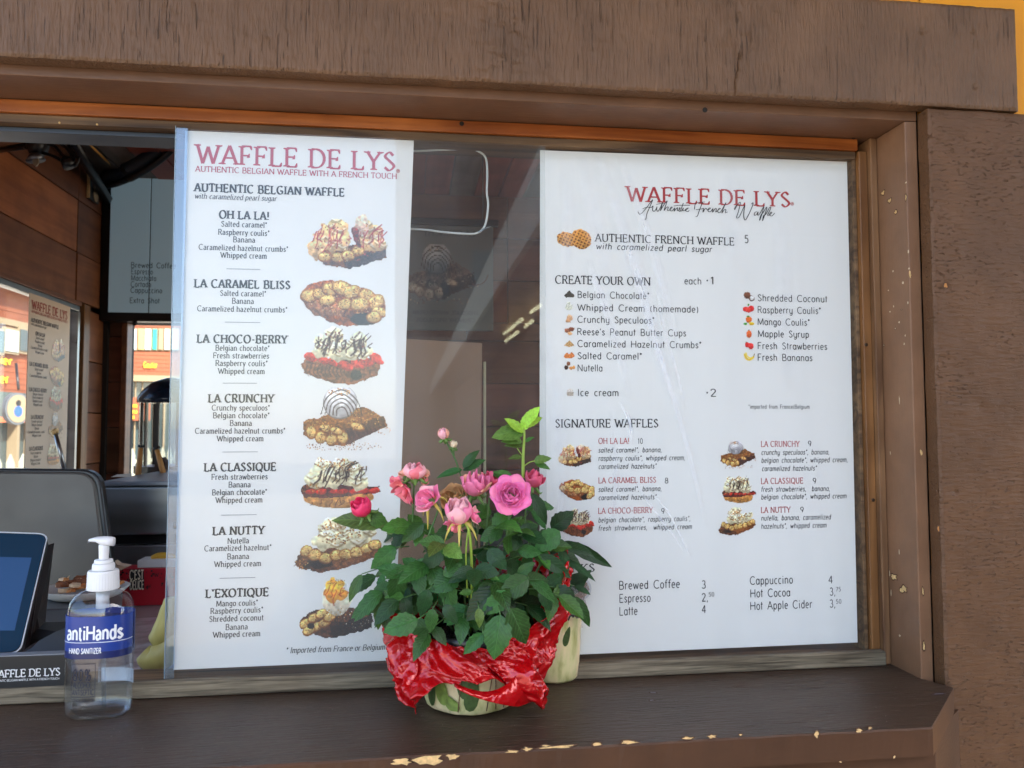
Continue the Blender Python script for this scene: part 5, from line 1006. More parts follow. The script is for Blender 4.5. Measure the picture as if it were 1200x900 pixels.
# panel with mirrored print, added behind the glass for a screen's reflection
hs = thing('reflection_panel', 'dim grey panel with mirrored waffle print, added inside to stand for a screen reflection between the two white menus', 'sign', U(530, 390, .9))
yh = .9; a = U(440, 262, yh); b = U(578, 262, yh); c = U(440, 386, yh)
M['reflection_dim'] = mat('reflection_dim', (104, 112, 114), .5); T_(box('panel', a.x, b.x, yh, yh + .008, c.z, a.z, M['reflection_dim'], bev=.001), hs); T_(box('reflection_top_rail', a.x - .01, b.x + .012, yh - .006, yh + .012, a.z + .001, a.z + .016, M['black'], bev=.002), hs)
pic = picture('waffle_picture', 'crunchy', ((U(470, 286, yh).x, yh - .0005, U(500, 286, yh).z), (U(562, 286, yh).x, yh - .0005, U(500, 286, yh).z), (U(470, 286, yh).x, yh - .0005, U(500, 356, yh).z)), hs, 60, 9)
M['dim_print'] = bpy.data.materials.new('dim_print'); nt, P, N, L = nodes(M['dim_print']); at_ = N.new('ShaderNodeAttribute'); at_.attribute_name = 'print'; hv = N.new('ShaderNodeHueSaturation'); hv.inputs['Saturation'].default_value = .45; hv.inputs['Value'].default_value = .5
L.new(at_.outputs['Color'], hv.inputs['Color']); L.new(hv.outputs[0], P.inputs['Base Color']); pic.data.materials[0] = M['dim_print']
out = ([], [])
for s, x0, x1, y, cp in (('LA CRUNCHY', 496, 556, 276, 7), ('CHOCOLATE, WHIPPED CREAM', 484, 560, 368, 4.5), ('CRUNCHY SPECULOOS', 488, 556, 377, 4.5)):
    p = U(x0, y, yh); q = U(x1, y, yh); put_text(out, s, p.x, q.x, p.z, cp / F_PX * (p - CAM).dot(CF), SERIFS, lambda X_, Z_, l: (X_, yh - .0006 - .00003 * l, Z_), mirror=True)
T_(mesh_obj('lettering', out[0], out[1], mat('dim_ink', (70, 78, 84), .6)), hs)
tr = []
for pts in ([(572, 322), (568, 330), (560, 334), (553, 333)], [(557, 331), (553, 333), (557, 336)]): tr.append(tube_data([U(x, y, yh - .003) for x, y in crv(pts, 4)], .0012, 5))
V, Fc = join_data(tr); T_(mesh_obj('arrow', V, Fc, M['poster_ink']), hs)
for x in (478, 566): T_(tube('hanger', [U(x, 262, yh + .003), Vector((U(x, 262, yh).x, yh + .003, CZ))], .0015, M['black']), hs)
# tan partition leaning behind the glass
pt = thing('tan_partition', 'plain tan board standing inside behind the glass, below the reflection panel', 'board', U(520, 640, .5))
yp = .40; T_(prism('board', [(U(455, 400, yp).x, yp, 1.126), (U(562, 400, yp).x, yp, 1.126), (U(565, 410, yp).x, yp, U(560, 402, yp).z), (U(455, 400, yp).x, yp, U(470, 396, yp).z)], (0, .012, 0), mat('tan_board', (186, 150, 122), .6, var=.06, vscale=5), bev=.001), pt)
T_(box('edge_strip', U(567, 500, yp).x, U(569.5, 500, yp).x, yp - .002, yp + .012, 1.126, U(568, 424, yp).z, mat('pale_strip', (208, 200, 160), .5)), pt)
# white cable loop
cb = thing('cable_loop', 'thin white cable making a rounded rectangle behind the glass above the roses', 'cable', U(520, 275, .03))
P_c = crv([(440, 172), (470, 176), (488, 177), (520, 175.5), (550, 175), (562, 178), (569.5, 186), (571, 205), (570.5, 225), (572, 240), (570, 258), (566, 268), (558, 273.5), (545, 274), (520, 272), (495, 269), (470, 268), (440, 266)], 5)
T_(tube('cable', [U(x, y, .030) for x, y in P_c], .0013, mat('white_cable', (222, 224, 222), .4), n=8), cb)
tag(tube('tape_patch', [U(560, 272, .012), U(574, 265, .012)], .001, M['film']), 'clear tape strip holding the white cable loop to the glass', 'tape')
# cable bundle and lamp on the upper side wall
wl = thing('spot_lamp', 'black clip-on spot lamp with tangled leads, high on the side wall', 'lamp', U(50, 160, 1.1))
yl = 1.0
T_(tube('lamp_body', [U(38, 166, yl), U(44, 172, yl), U(52, 176, yl)], [.018, .026, .018], M['black'], n=14), wl)
T_(tube('reflector', [U(40, 181, yl - .02), U(42, 188, yl - .02)], [.012, .021], M['steel_dark'], n=14), wl)
V = [U(41.5 + 3.6 * math.cos(t), 188.5 + 6 * math.sin(t), yl - .03) for t in [2 * math.pi * k / 16 for k in range(16)]]; T_(prism('lens', V, (0, .004, 0), mat('lamp_lens', (150, 138, 118), .3)), wl)
for pts in ([(20, 158), (34, 160), (50, 168), (62, 170), (72, 180), (80, 190)], [(50, 160), (66, 166), (78, 174), (86, 186), (84, 194), (76, 192)], [(28, 172), (44, 178), (60, 182), (76, 190)], [(80, 170), (88, 182), (92, 186), (88, 194), (82, 190)]):
    T_(tube('lead', [U(x, y, yl) for x, y in crv(pts, 4)], .004, M['black'], n=7), wl)
T_(tube('clamp', [U(76, 186, yl), U(82, 195, yl)], [.012, .016], M['black'], n=10), wl); T_(tube('bracket', [U(38, 170, yl), (XL + .002, U(38, 170, yl).y + .12, U(38, 160, yl).z)], .008, M['black']), wl)
# rail, rope light, ribbed duct near the ceiling
rl = thing('ceiling_rail', 'dark metal rail with a silver end running along the edge of the ceiling', 'rail', U(128, 232, 1.8))
p = [U(74, 150, 1.25), U(86, 166, 1.4), U(128, 236, 1.86)]
T_(tube('rail', [p[1], p[2]], .016, M['black'], n=6), rl); T_(tube('silver_end', [p[0], p[1]], .013, M['metal'], n=6), rl)
ro = thing('rope_light', 'string of small amber bulbs along the ceiling boards', 'rope light', U(135, 196, 1.8))
a = U(91, 153, 1.28); b = U(136, 197, 1.80); T_(tube('cord', [a, b], .003, M['black']), ro)
bd = []
for k in range(34): q = a + (b - a) * (k / 33) + Vector((0, 0, -.006)); bd.append(lathe_data([(.0008, -.004), (.004, 0), (.0008, .004)], q.x, q.y, q.z, 6))
V, Fc = join_data(bd); T_(mesh_obj('bulbs', V, Fc, mat('amber_bulb', (216, 164, 84), .3)), ro)
du = thing('ribbed_duct', 'curved black ribbed duct crossing above the wall menu', 'duct', U(165, 195, 1.7))
P3 = [U(x, y, 1.62 + (.15 if x < 150 else 0) - (x - 130) * .0008) for x, y in crv([(120, 208), (133, 205), (150, 198), (168, 188), (186, 175), (203, 159), (225, 138)], 5)]
T_(tube('hose', P3, .016, M['black'], n=10), du); T_(tube('lower_rail', [q + Vector((.012, -.006, -.030)) for q in P3], .011, M['black'], n=8), du)
for k in range(2, len(P3) - 1):
    for f in (0, .5):
        q = P3[k] + (P3[k + 1] - P3[k]) * f; d = (P3[k + 1] - P3[k]).normalized() * .0025; T_(tube('rib', [q - d, q + d], .021, M['gun'], n=10), du)
# till display seen from behind
ms = thing('till_monitor', 'large grey till display seen from behind, left of the steel machine', 'monitor', U(60, 700, .5))
def round_quad(c, r, n=5):          # c = TL,TR,BR,BL ; r fraction of edges
    c = [Vector(q) for q in c]; outp = []
    for i in range(4):
        p, a, b = c[i], c[i - 1], c[(i + 1) % 4]; ra = r / (a - p).length; rb = r / (b - p).length; s_, e_ = p + (a - p) * ra, p + (b - p) * rb
        for k in range(n + 1):
            t = k / n; outp.append(s_ * (1 - t) ** 2 + p * 2 * t * (1 - t) + e_ * t * t)
    return outp
ym = .46
cm = [U(-120, 551, ym), U(110, 553.5, ym), U(127, 692, ym - .02), U(-120, 706, ym - .02)]
T_(prism('bezel', round_quad([cm[0] + Vector((0, .006, .004)), cm[1] + Vector((.006, .006, .004)), cm[2] + Vector((.008, .006, -.003)), cm[3] + Vector((0, .006, -.003))], .03), (0, .02, 0), M['black'], bev=.003), ms)
T_(prism('back_cover', round_quad(cm, .028), (0, .012, 0), mat('grey_back_cover', (84, 80, 74), .42, metal=.3, var=.05), bev=.004), ms)
T_(prism('vent', round_quad([U(-12, 578, ym - .0), U(3, 580, ym), U(4, 601, ym), U(-12, 602, ym)], .004), (0, -.002, 0), M['black']), ms)
T_(box('foot', cm[3].x + .05, cm[2].x - .05, ym, ym + .12, 1.126, cm[2].z + .02, M['black'], bev=.004), ms)
# tablet on its stand
tb = thing('tablet_terminal', 'blue-screened tablet till with thin pale rim on a black stand, nearest the window', 'tablet', U(20, 770, .1))
ct = [U(-110, 620, .20), U(56.5, 626, .20), U(23.5, 766, .045), U(-140, 772, .045)]
nrm = (ct[1] - ct[0]).cross(ct[3] - ct[0]).normalized()
if nrm.y > 0: nrm = -nrm
T_(prism('housing', round_quad(ct, .014, 7), -nrm * .012, M['black'], bev=.002), tb)
rq = round_quad(ct, .014, 7); T_(tube('rim', [q + nrm * .0006 for q in rq + rq[:1]], .0009, mat('pale_rim', (200, 204, 208), .3), n=6), tb)
M['glass_blue'] = mat('dark_glass', (30, 52, 72), .12, spec=.6, emit=(44, 78, 104), estr=.02); M['screen'] = mat('tablet_screen', (46, 70, 102), .15, emit=(70, 112, 170), estr=.05, var=0)  # blue tint and faint glow put in for sky reflected on the tablet
ins = lambda a, b: ct[0] + (ct[1] - ct[0]) * a + (ct[3] - ct[0]) * b + ((ct[2] - ct[1]) - (ct[3] - ct[0])) * a * b + nrm * .0009
T_(prism('cover_glass', round_quad([ins(.01, .012), ins(.99, .012), ins(.99, .988), ins(.01, .988)], .013, 7), nrm * .0004, M['glass_blue']), tb)
T_(prism('screen', [ins(.1, .235) + nrm * .0008, ins(.925, .235) + nrm * .0008, ins(.925, .835) + nrm * .0008, ins(.1, .835) + nrm * .0008], nrm * .0004, M['screen']), tb)
T_(prism('stand', [U(52, 640, .23), U(44, 700, .16), U(40, 736, .12), U(78, 735, .12), U(66, 740, .1), U(34, 757, .08), U(22, 768, .06), U(30, 730, .1)], (0, .03, 0), M['black']), tb)
T_(prism('stand_foot', [UZ(24, 768, 1.127), UZ(72, 737, 1.127), UZ(50, 736, 1.127), UZ(-40, 760, 1.127)], (0, 0, .006), M['black']), tb)
tag(tube('black_cable', [UZ(x, y, 1.131) for x, y in crv([(40, 752), (58, 744), (72, 742), (84, 752), (96, 766)], 5)], .0022, M['black']), 'black lead curling over the counter behind the sanitizer bottle', 'cable')
# small black counter sign
yq = -.014; pq = [U(-60, 771, yq), U(78, 767, yq), U(78.5, 806, yq), U(-60, 809, yq)]
sg = thing('counter_sign', 'black counter sign reading WAFFLE DE LYS in white, standing in the window track', 'sign', U(20, 807, yq))
T_(prism('plate', pq, (0, .012, 0), mat('black_sign', (24, 25, 28), .35), bev=.0006), sg); T_(box('top_edge', pq[0].x, pq[1].x, yq - .0002, yq + .012, pq[1].z + .0002, pq[1].z + .0012, mat('sign_edge', (130, 134, 140), .3)), sg)
out = ([], [])
for s, x0, x1, y, cp, st in (('WAFFLE DE LYS', -12, 70.5, 794.5, 8.6, dict(thick=.17, thin=.09, serif=.1)), ('AUTHENTIC BELGIAN WAFFLE WITH A FRENCH TOUCH', -10, 69.5, 799.3, 2.4, dict(thick=.16, thin=.12, serif=0))):
    p = U(x0, y, yq); q = U(x1, y, yq); put_text(out, s, p.x, q.x, p.z, cp / F_PX * (p - CAM).dot(CF), st, lambda X_, Z_, l: (X_, yq - .0004 - .000015 * l, Z_))
T_(mesh_obj('lettering', out[0], out[1], mat('white_ink', (226, 226, 226), .4)), sg)
# grey box with a dish of waffle pieces
gb = thing('grey_box', 'plain grey box on the counter under the dish of waffle pieces', 'box', U(60, 745, .26)); p = U(38, 744, .26); q = U(96, 713, .26)
T_(box('body', p.x - .03, q.x, .26, .42, 1.126, q.z, mat('box_grey', (92, 96, 104), .4, metal=.4), bev=.003), gb)
di = thing('waffle_dish', 'white dish of broken waffle and nut pieces on the grey box', 'dish', Vector(((p.x + q.x) / 2, .34, q.z)))
dc = Vector(((p.x + q.x) / 2 + .005, .34, q.z)); V, Fc = lathe_data([(.045, .0008), (.05, .003), (.062, .014), (.060, .015), (.046, .005)], dc.x, dc.y, dc.z, 28, 1, .9); T_(mesh_obj('dish', V, Fc, mat('dish_white', (214, 214, 212), .3), smooth=True), di)
rs = random.Random(8); WP = [mat('waffle_piece', (188, 124, 70), .7, var=.3, vscale=80), mat('hazelnut_piece', (128, 76, 44), .6, var=.3, vscale=80), mat('nougat_piece', (232, 206, 172), .6)]
for k in range(26):
    a_ = rs.random() * 6.28; r_ = rs.random() ** .5 * .05; cx, cy, cz = dc.x + r_ * math.cos(a_), dc.y + r_ * .8 * math.sin(a_), dc.z + .010 + rs.random() * .012; s_ = rs.uniform(.005, .011)
    V = [Vector((cx + s_ * rs.uniform(.6, 1.3) * math.cos(t), cy + s_ * rs.uniform(.6, 1.3) * math.sin(t), cz + rs.uniform(-.003, .003))) for t in (0, 1.2, 2.4, 3.7, 5)]
    T_(prism('waffle_piece', V, (rs.uniform(-.002, .002), 0, rs.uniform(.003, .007)), rs.choice(WP)), di)
# steel machine
smc = thing('steel_machine', 'brushed steel waffle machine with a dark slot on the counter behind the red box', 'machine', U(180, 690, .62)); y0 = .66
x0 = U(116, 690, y0).x; x1 = U(330, 690, y0).x
zf = [U(160, v, y0).z for v in (690, 640, 627, 570, 559)]
T_(box('base', x0, x1, y0 + .01, y0 + .4, 1.126, zf[1], M['steel_dark'], bev=.003), smc); T_(box('slot', x0 + .004, x1, y0 + .03, y0 + .39, zf[1] + .0005, zf[2] - .0005, M['black']), smc)
T_(box('hood', x0, x1, y0, y0 + .4, zf[2], zf[3], M['metal'], bev=.004), smc); T_(box('lid', x0 - .004, x1, y0 - .008, y0 + .41, zf[3] + .0006, zf[3] + .010, M['steel_dark'], bev=.002), smc)
T_(tube('handle', [(x0 + .14, y0 - .03, zf[2] + .02), (x0 + .3, y0 - .03, zf[2] + .02)], .006, M['black']), smc)
for x in (x0 + .02, x1 - .04): T_(box('foot', x, x + .02, y0 + .02, y0 + .04, 1.1252, 1.1258, M['black']), smc)
# lantern-like display with dark dome, tongs and sticks
la = thing('glass_lantern', 'clear cylindrical display jar with a black domed lid by the back window', 'jar', U(190, 552, 1.35)); yl_ = 1.42
lx = U(200, 500, yl_).x; lzb = zf[3] + .010; lzb = U(200, 545, yl_).z; R_ = abs(U(164, 500, yl_).x - lx)
lt = U(200, 472, yl_).z; V, Fc = lathe_data([(R_ + .006, 0), (R_ + .006, .012), (R_ * .9, .035), (R_ * .6, .058), (R_ * .2, .070), (.001, .072)], lx, yl_, lt, 36); T_(mesh_obj('dome_lid', V, Fc, mat('dome_black', (22, 34, 52), .22, metal=.2), smooth=True), la)
V, Fc = lathe_data([(R_, 0), (R_, lt - lzb - .001)], lx, yl_, lzb, 36, close=False); T_(mesh_obj('glass_wall', V, Fc, glass('jar_glass', (.85, .86, .86), 1.5, 1.6), smooth=True), la)
for t in (-160, -130, -100, -60, -20, 30, 80, 140): T_(box('stave', lx + (R_ - .008) * math.cos(rad(t)) - .004, lx + (R_ - .008) * math.cos(rad(t)) + .004, yl_ + (R_ - .008) * math.sin(rad(t)) - .004, yl_ + (R_ - .008) * math.sin(rad(t)) + .004, lzb, lt - .001, M['black']), la)
V, Fc = lathe_data([(R_ + .01, -.02), (R_ + .01, 0)], lx, yl_, lzb - .0005, 36); T_(mesh_obj('tray', V, Fc, M['black'], smooth=False), la)
V, Fc = lathe_data([(R_ * .8, 0), (R_ * .8, lzb - 1.151 - .021)], lx, yl_, 1.151, 30); T_(mesh_obj('pedestal', V, Fc, M['steel_dark']), la)
M['stick'] = wood('stick_wood', (150, 100, 50), (200, 150, 90), 'z', 60, .5)
for (xa, ya, xb, yb, lab) in ((165, 525, 161, 562, 'upright wooden tong arm standing before the domed jar'), (184, 527, 194, 562, 'slanting wooden tong arm, the one nearer the sliding pane')):
    t_ = thing('tongs', lab, 'tongs', U(xb, yb, .95)); p = U(xa, ya, .95); q = U(xb, yb + 2, .95); T_(tube('arm', [p, q], [.0055, .007], M['stick'], n=8), t_); T_(tube('tip', [p + (p - q) * .02, p + (p - q) * .09], .008, M['black'], n=8), t_)
bl = tag(prism('dark_wedge', [U(168, 562, 1.05), U(190, 536, 1.05), U(194, 542, 1.05), U(190, 562, 1.05)], (0, .03, 0), mat('dark_cloth', (56, 38, 30), .8)), 'dark brown wedge of cloth between the two wooden tong arms', 'cloth')
ct_ = thing('counter_tongs', 'thin metal tongs leaning in front of the side-window poster', 'tongs', U(78, 552, .7)); T_(tube('arm', [U(65, 508, .7), U(77, 556, .7)], [.004, .005], M['metal'], n=8), ct_); T_(tube('grip', [U(62.5, 504, .7), U(66, 508, .7)], .006, M['chip'], n=8), ct_)
pp = []
rs = random.Random(3); tl = zf[3] + .0112
for k in range(9):
    x = U(rs.uniform(118, 200), 560, y0 + .1).x; y = y0 + rs.uniform(.02, .2); w = rs.uniform(.012, .03); V = [(x - w, y, tl), (x + w, y + .006, tl), (x + w * .8, y + .02, tl + .006), (x - w * .7, y + .018, tl + .004)]; pp.append((V, [(0, 1, 2, 3)]))
psc = mat('paper_scrap', (196, 186, 170), .7)
for k, (V, Fc) in enumerate(pp[:1]): tag(mesh_obj('paper_scrap', V, Fc, psc), 'loose pale paper scrap lying on top of the steel machine', 'paper')
# red gift box
rbx = thing('red_box', "patterned red cardboard box lettered C'EST DELICE on the counter behind the bottle", 'box', U(170, 692, .605)); y0 = .605
p = U(139, 692, y0); q = U(222, 665, y0)
T_(box('body', p.x, q.x, y0, y0 + .045, 1.126, q.z, mat('box_red', (176, 22, 40), .4), bev=.001), rbx)
T_(box('lid', U(160, 660, y0).x, q.x + .01, y0 + .004, y0 + .048, q.z + .0006, U(170, 657, y0).z, mat('box_lid', (206, 206, 206), .5), bev=.001), rbx)
out = ([], []); rs = random.Random(4)
for k in range(54):
    x = rs.uniform(140, 220); y = rs.uniform(667, 690); 
    if 150 < x < 171: continue
    c = U(x, y, y0 - .0006); s_ = rs.uniform(.0012, .0024); b_ = len(out[0]); out[0].extend([(c.x - s_, c.y, c.z), (c.x, c.y, c.z - s_), (c.x + s_, c.y, c.z), (c.x, c.y, c.z + s_)]); out[1].append((b_, b_ + 1, b_ + 2, b_ + 3))
put_text(out, 'W', U(181, 676, y0).x, U(186, 676, y0).x, U(181, 676, y0).z, .007, SERIF, lambda X_, Z_, l: (X_, y0 - .0006 - .00002 * l, Z_)); put_text(out, 'W', U(173, 688, y0).x, U(177, 688, y0).x, U(173, 689, y0).z, .006, SERIF, lambda X_, Z_, l: (X_, y0 - .0006 - .00002 * l, Z_))
T_(mesh_obj('pattern', out[0], out[1], M['black_ink']), rbx)
p = U(151.5, 691, y0); q = U(168.5, 667, y0); T_(prism('emblem_ground', [(p.x, y0 - .001, p.z), (q.x + .002, y0 - .001, p.z), (q.x, y0 - .001, q.z), (p.x, y0 - .001, q.z)], (0, .0006, 0), M['black_ink']), rbx)
out = ([], [])
for s, x0, x1, y, h, st in (("C'EST", 152, 168.5, 679, 10.5, dict(thick=.2, thin=.12, serif=0)), ('DELICE', 152.5, 168.8, 690.5, 10, dict(thick=.2, thin=.14, serif=0))):
    p = U(x0, y, y0); q = U(x1, y, y0); put_text(out, s, p.x, q.x, p.z, h / F_PX * (p - CAM).dot(CF), st, lambda X_, Z_, l: (X_, y0 - .0014 - .00002 * l, Z_))
T_(mesh_obj('lettering', out[0], out[1], mat('box_lettering', (226, 220, 200), .4)), rbx)
for (lab, pts) in (('thin yellow banana resting on the lid of the red box', [(178, 656), (184, 652.5), (192, 651.5), (200, 653), (207, 657)]),):
    tag(tube('banana', [U(x, y, y0 + .025) for x, y in crv(pts, 4)], [.003] + [.007] * 15 + [.003], mat('yellow_peel', (206, 160, 40), .5), n=10), lab, 'banana')
tag(prism('paper_cone', [U(131, 666, .5), U(133, 658, .5), U(138, 662, .5), U(150, 664, .5), U(142, 668, .5)], (0, .02, 0), mat('cone_pale', (206, 180, 156), .6)), 'pale folded paper cone at the end of the red box', 'paper')
# crinkled plastic film over the counter
gx, gy = np.meshgrid(np.linspace(-.62, -.2, 50), np.linspace(.08, .5, 50)); hz_ = 1.1255 + np.abs(vnoise(gx * 24 + gy * 9, gy * 30, 5) - .5) * .008 + vnoise(gx * 60, gy * 60, 6) * .002
V = np.stack([gx, gy, hz_], -1).reshape(-1, 3).tolist(); Fc = [(j * 50 + i, j * 50 + i + 1, (j + 1) * 50 + i + 1, (j + 1) * 50 + i) for j in range(49) for i in range(49)]
tag(mesh_obj('plastic_film', V, Fc, mat('film_grey_pink', (186, 172, 174), .18, spec=.8)), 'crinkled pale plastic film spread over the counter behind the bottle', 'plastic film')
# big pale bananas right behind the sliding pane edge
bnb = thing('banana_bunch', 'two plump pale green-yellow bananas lying behind the left edge of the sliding pane', 'bananas', U(190, 778, .16)); M['peel'] = mat('pale_peel', (176, 160, 88), .45, var=.18, vscale=30)
for pts, r in (([(168, 764), (176, 770), (188, 768), (199, 758), (208, 740)], .019), ([(180, 752), (190, 744), (199, 730), (203, 712), (202, 700)], .017)):
    c = [U(x, y, .15 + .01 * r) for x, y in crv(pts, 4)]; n = len(c); T_(tube('banana', c, [r * (.35 + .65 * math.sin(math.pi * (.12 + .76 * k / (n - 1)))) for k in range(n)], M['peel'], n=14), bnb)
tag(prism('steel_bowl_rim', [UZ(165 + 18 * 0, 785, 1.127), UZ(165, 776, 1.127), UZ(176, 768, 1.127), UZ(215, 768, 1.127), UZ(215, 790, 1.127)], (0, 0, .004), M['steel_dark']), 'dark steel plate edge beneath the pale bananas', 'plate')

# ------------------------------------------------------------------ sanitizer bottle
yB = UZ(117, 847, shz).y + .0222
bt = thing('sanitizer_bottle', 'clear pump bottle of hand sanitizer with a blue label on the shelf', 'bottle', UZ(117, 835, shz))
cx = (U(78.5, 780, yB).x + U(155, 780, yB).x) / 2; rx = (U(155.5, 780, yB).x - U(79, 780, yB).x) / 2; rY = .022
zz_ = lambda py: U(117, py, yB).z
cyB = yB + .0; zb0 = shz + .0008; ztp = zz_(700)
zn = zz_(690)
prof = [(.86, 0), (.97, .004), (1.0, .012), (1.0, (zz_(722) - zb0)), (.985, zz_(712) - zb0), (.93, zz_(704) - zb0), (.80, zz_(697) - zb0), (.60, zz_(692.5) - zb0), (.44, zz_(690) - zb0), (.43, zz_(682) - zb0)]
def sup(prof, sc=1, n=56, close=True, ins=0):
    V = []; Fc = []
    for r, z in prof:
        for k in range(n):
            a_ = 2 * math.pi * k / n; c_, s_ = math.cos(a_), math.sin(a_); e = .82
            dx = abs(c_) ** e * (1 if c_ >= 0 else -1); dy = abs(s_) ** e * (1 if s_ >= 0 else -1)
            kk = max(0, (r - .44) / .56); ry_ = rY * (.62 + .38 * kk) if r < 1 else rY
            V.append((cx + (rx * r - ins) * dx, cyB + (ry_ * r * (1 if r > .5 else 1.15) - ins) * dy, zb0 + z))
    for i in range(len(prof) - 1):
        for k in range(n): Fc.append((i * n + k, i * n + (k + 1) % n, (i + 1) * n + (k + 1) % n, (i + 1) * n + k))
    if close: Fc.append(tuple(range(n))[::-1]); Fc.append(tuple(range((len(prof) - 1) * n, len(prof) * n)))
    return V, Fc
V, Fc = sup(prof, close=False); Fc.append(tuple(range(56))[::-1]); T_(mesh_obj('clear_shell', V, Fc, glass('bottle_plastic', (.96, .97, .98), 1.5, 2.2), smooth=True), bt)
lq = [(.84, .0012), (.96, .0045), (.99, .0125), (.99, zz_(724) - zb0)]
ml = bpy.data.materials.new('sanitizer_gel'); nt, P, N, L = nodes(ml); P.inputs['Transmission Weight'].default_value = 1; P.inputs['IOR'].default_value = 1.30; P.inputs['Roughness'].default_value = 0; P.inputs['Base Color'].default_value = (.97, .99, 1, 1)
V, Fc = sup(lq, ins=.0008); T_(mesh_obj('liquid', V, Fc, ml, smooth=False), bt)
Tr = N.new('ShaderNodeBsdfTransparent'); Tr.inputs[0].default_value = (.97, .98, .985, 1); Mx_ = N.new('ShaderNodeMixShader'); Mx_.inputs[0].default_value = .25; L.new(Tr.outputs[0], Mx_.inputs[1]); L.new(P.outputs[0], Mx_.inputs[2]); L.new(Mx_.outputs[0], N['Material Output'].inputs[0])
for p_ in bpy.data.objects['liquid'].data.polygons: p_.use_smooth = len(p_.vertices) == 4
M['pump'] = mat('white_pump_plastic', (226, 228, 230), .35, spec=.5, sub=.0)
def cyl(nm, r0, r1, pa_, pb_, ribs=0, n=40):
    z1_, z0_ = zz_(pa_), zz_(pb_); pr = [(r0, 0), (r0 * 1.02, (z1_ - z0_) * .08), (r1 * 1.0, (z1_ - z0_) * .9), (r1 * .95, (z1_ - z0_))]
    V, Fc = lathe_data(pr, pcx, cyB, z0_, n)
    if ribs: V = [((v[0] - pcx) * (1 + .012 * ((i % n) % 2)) + pcx, (v[1] - cyB) * (1 + .012 * ((i % n) % 2)) + cyB, v[2]) for i, v in enumerate(V)]
    o = mesh_obj(nm, V, Fc, M['pump'], smooth=not ribs)
    if not ribs: o.data.set_sharp_from_angle(angle=rad(50))
    return T_(o, bt)
pcx = U(121, 680, yB).x; uP = (U(139, 680, yB).x - U(103, 680, yB).x) / 2
cyl('pump_collar', uP, uP * .98, 668, 690, 1, 72); cyl('pump_ring', uP * .72, uP * .70, 660, 667.6); cyl('pump_cap', uP * .60, uP * .58, 655.5, 659.8); cyl('pump_stem', uP * .30, uP * .34, 638, 655.2)
hz1, hz2 = zz_(629), zz_(640)
V = []; Fc = []; ring = [(-1.02, .30, .35, .55), (-.95, .34, .8, .5), (-.5, .5, 1.0, .45), (.0, .62, 1.06, .42), (.45, .55, 1.0, .40), (.66, .35, .92, .45)]   # along x: half depth, top, bottom
for (u_, hd, tp, bo) in ring:
    zt_ = hz2 + (hz1 - hz2) * tp; zo_ = hz2 + (hz1 - hz2) * (bo if u_ < -.4 else 0)
    for k in range(12): a_ = 2 * math.pi * k / 12; V.append((pcx + u_ * uP, cyB + uP * hd * .75 * math.cos(a_), (zt_ + zo_) / 2 + (zt_ - zo_) / 2 * (abs(math.sin(a_)) ** .7) * (1 if math.sin(a_) > 0 else -1)))
for i in range(len(ring) - 1):
    for k in range(12): Fc.append((i * 12 + k, i * 12 + (k + 1) % 12, (i + 1) * 12 + (k + 1) % 12, (i + 1) * 12 + k))
Fc += [tuple(range(12))[::-1], tuple(range(60, 72))]; T_(mesh_obj('pump_head', V, Fc, M['pump'], smooth=True), bt)
tube_z = [(pcx, cyB, zz_(690)), (pcx, cyB, zz_(712)), (pcx + .001, cyB, zz_(745)), (pcx + .004, cyB, shz + .008)]
T_(tube('pump_chamber', tube_z[:2], uP * .42, mat('milky_plastic', (206, 212, 218), .3), n=20), bt); T_(tube('dip_tube', tube_z[1:], .0022, glass('dip_tube_plastic', (.85, .88, .9), 1.5, 2)), bt)
def wrap(x, z, off):                      # onto the bottle's front
    u_ = max(-.999, min(.999, (x - cx) / rx)); e = .82; c_ = abs(u_) ** (1 / e); s_ = math.sqrt(max(0, 1 - c_ * c_)); return (cx + (x - cx) * (1 + off / rx), cyB - (rY * s_ ** e) - off, z)
def band(nm, x0, x1, zlo, zhi, m, off, n=40, back=False):
    V = []; Fc = []
    for i in range(n + 1):
        x = x0 + (x1 - x0) * i / n
        for z in (zlo(x) if callable(zlo) else zlo, zhi(x) if callable(zhi) else zhi):
            p_ = wrap(x, z, off); V.append(p_ if not back else (p_[0], 2 * cyB - p_[1], z))
    for i in range(n): Fc.append((2 * i, 2 * i + 2, 2 * i + 3, 2 * i + 1))
    return T_(mesh_obj(nm, V, Fc, m, smooth=True), bt)
ex = rx * .999
M['blue'] = mat('blue_label', (32, 60, 140), .3); M['navy'] = mat('navy_label', (22, 36, 90), .3); M['lw'] = mat('label_white', (232, 236, 240), .35); M['label_ink'] = mat('label_ink', (20, 24, 50), .4); M['back_label'] = mat('back_label', (214, 222, 232), .4)
band('blue_label', cx - ex, cx + ex, zz_(757), zz_(717), M['blue'], .0004, 60); band('navy_stripe', cx - ex, cx + ex, zz_(765), zz_(757.1), M['navy'], .0004, 60); band('label_line', cx - ex, cx + ex, zz_(746.6), zz_(745.8), M['back_label'], .0007, 60)
band('blue_label', cx - ex, cx + ex, zz_(765), zz_(717), M['blue'], .0004, 60, True)
band('back_label', cx - ex * .2, cx + ex * .92, zz_(806), zz_(790), M['back_label'], .0004, 30, True)
def btext(nm, s, xa, xb, y, cap, st, m):
    out = ([], []); a_ = U(xa, y, yB - rY).x; b_ = U(xb, y, yB - rY).x; c0 = (a_ + b_) / 2
    put_text(out, s, a_, b_, zz_(y), cap / F_PX * .78, st, lambda X_, Z_, l: wrap(X_, Z_, .0009 + .00003 * l)); return T_(mesh_obj(nm, out[0], out[1], m), bt)
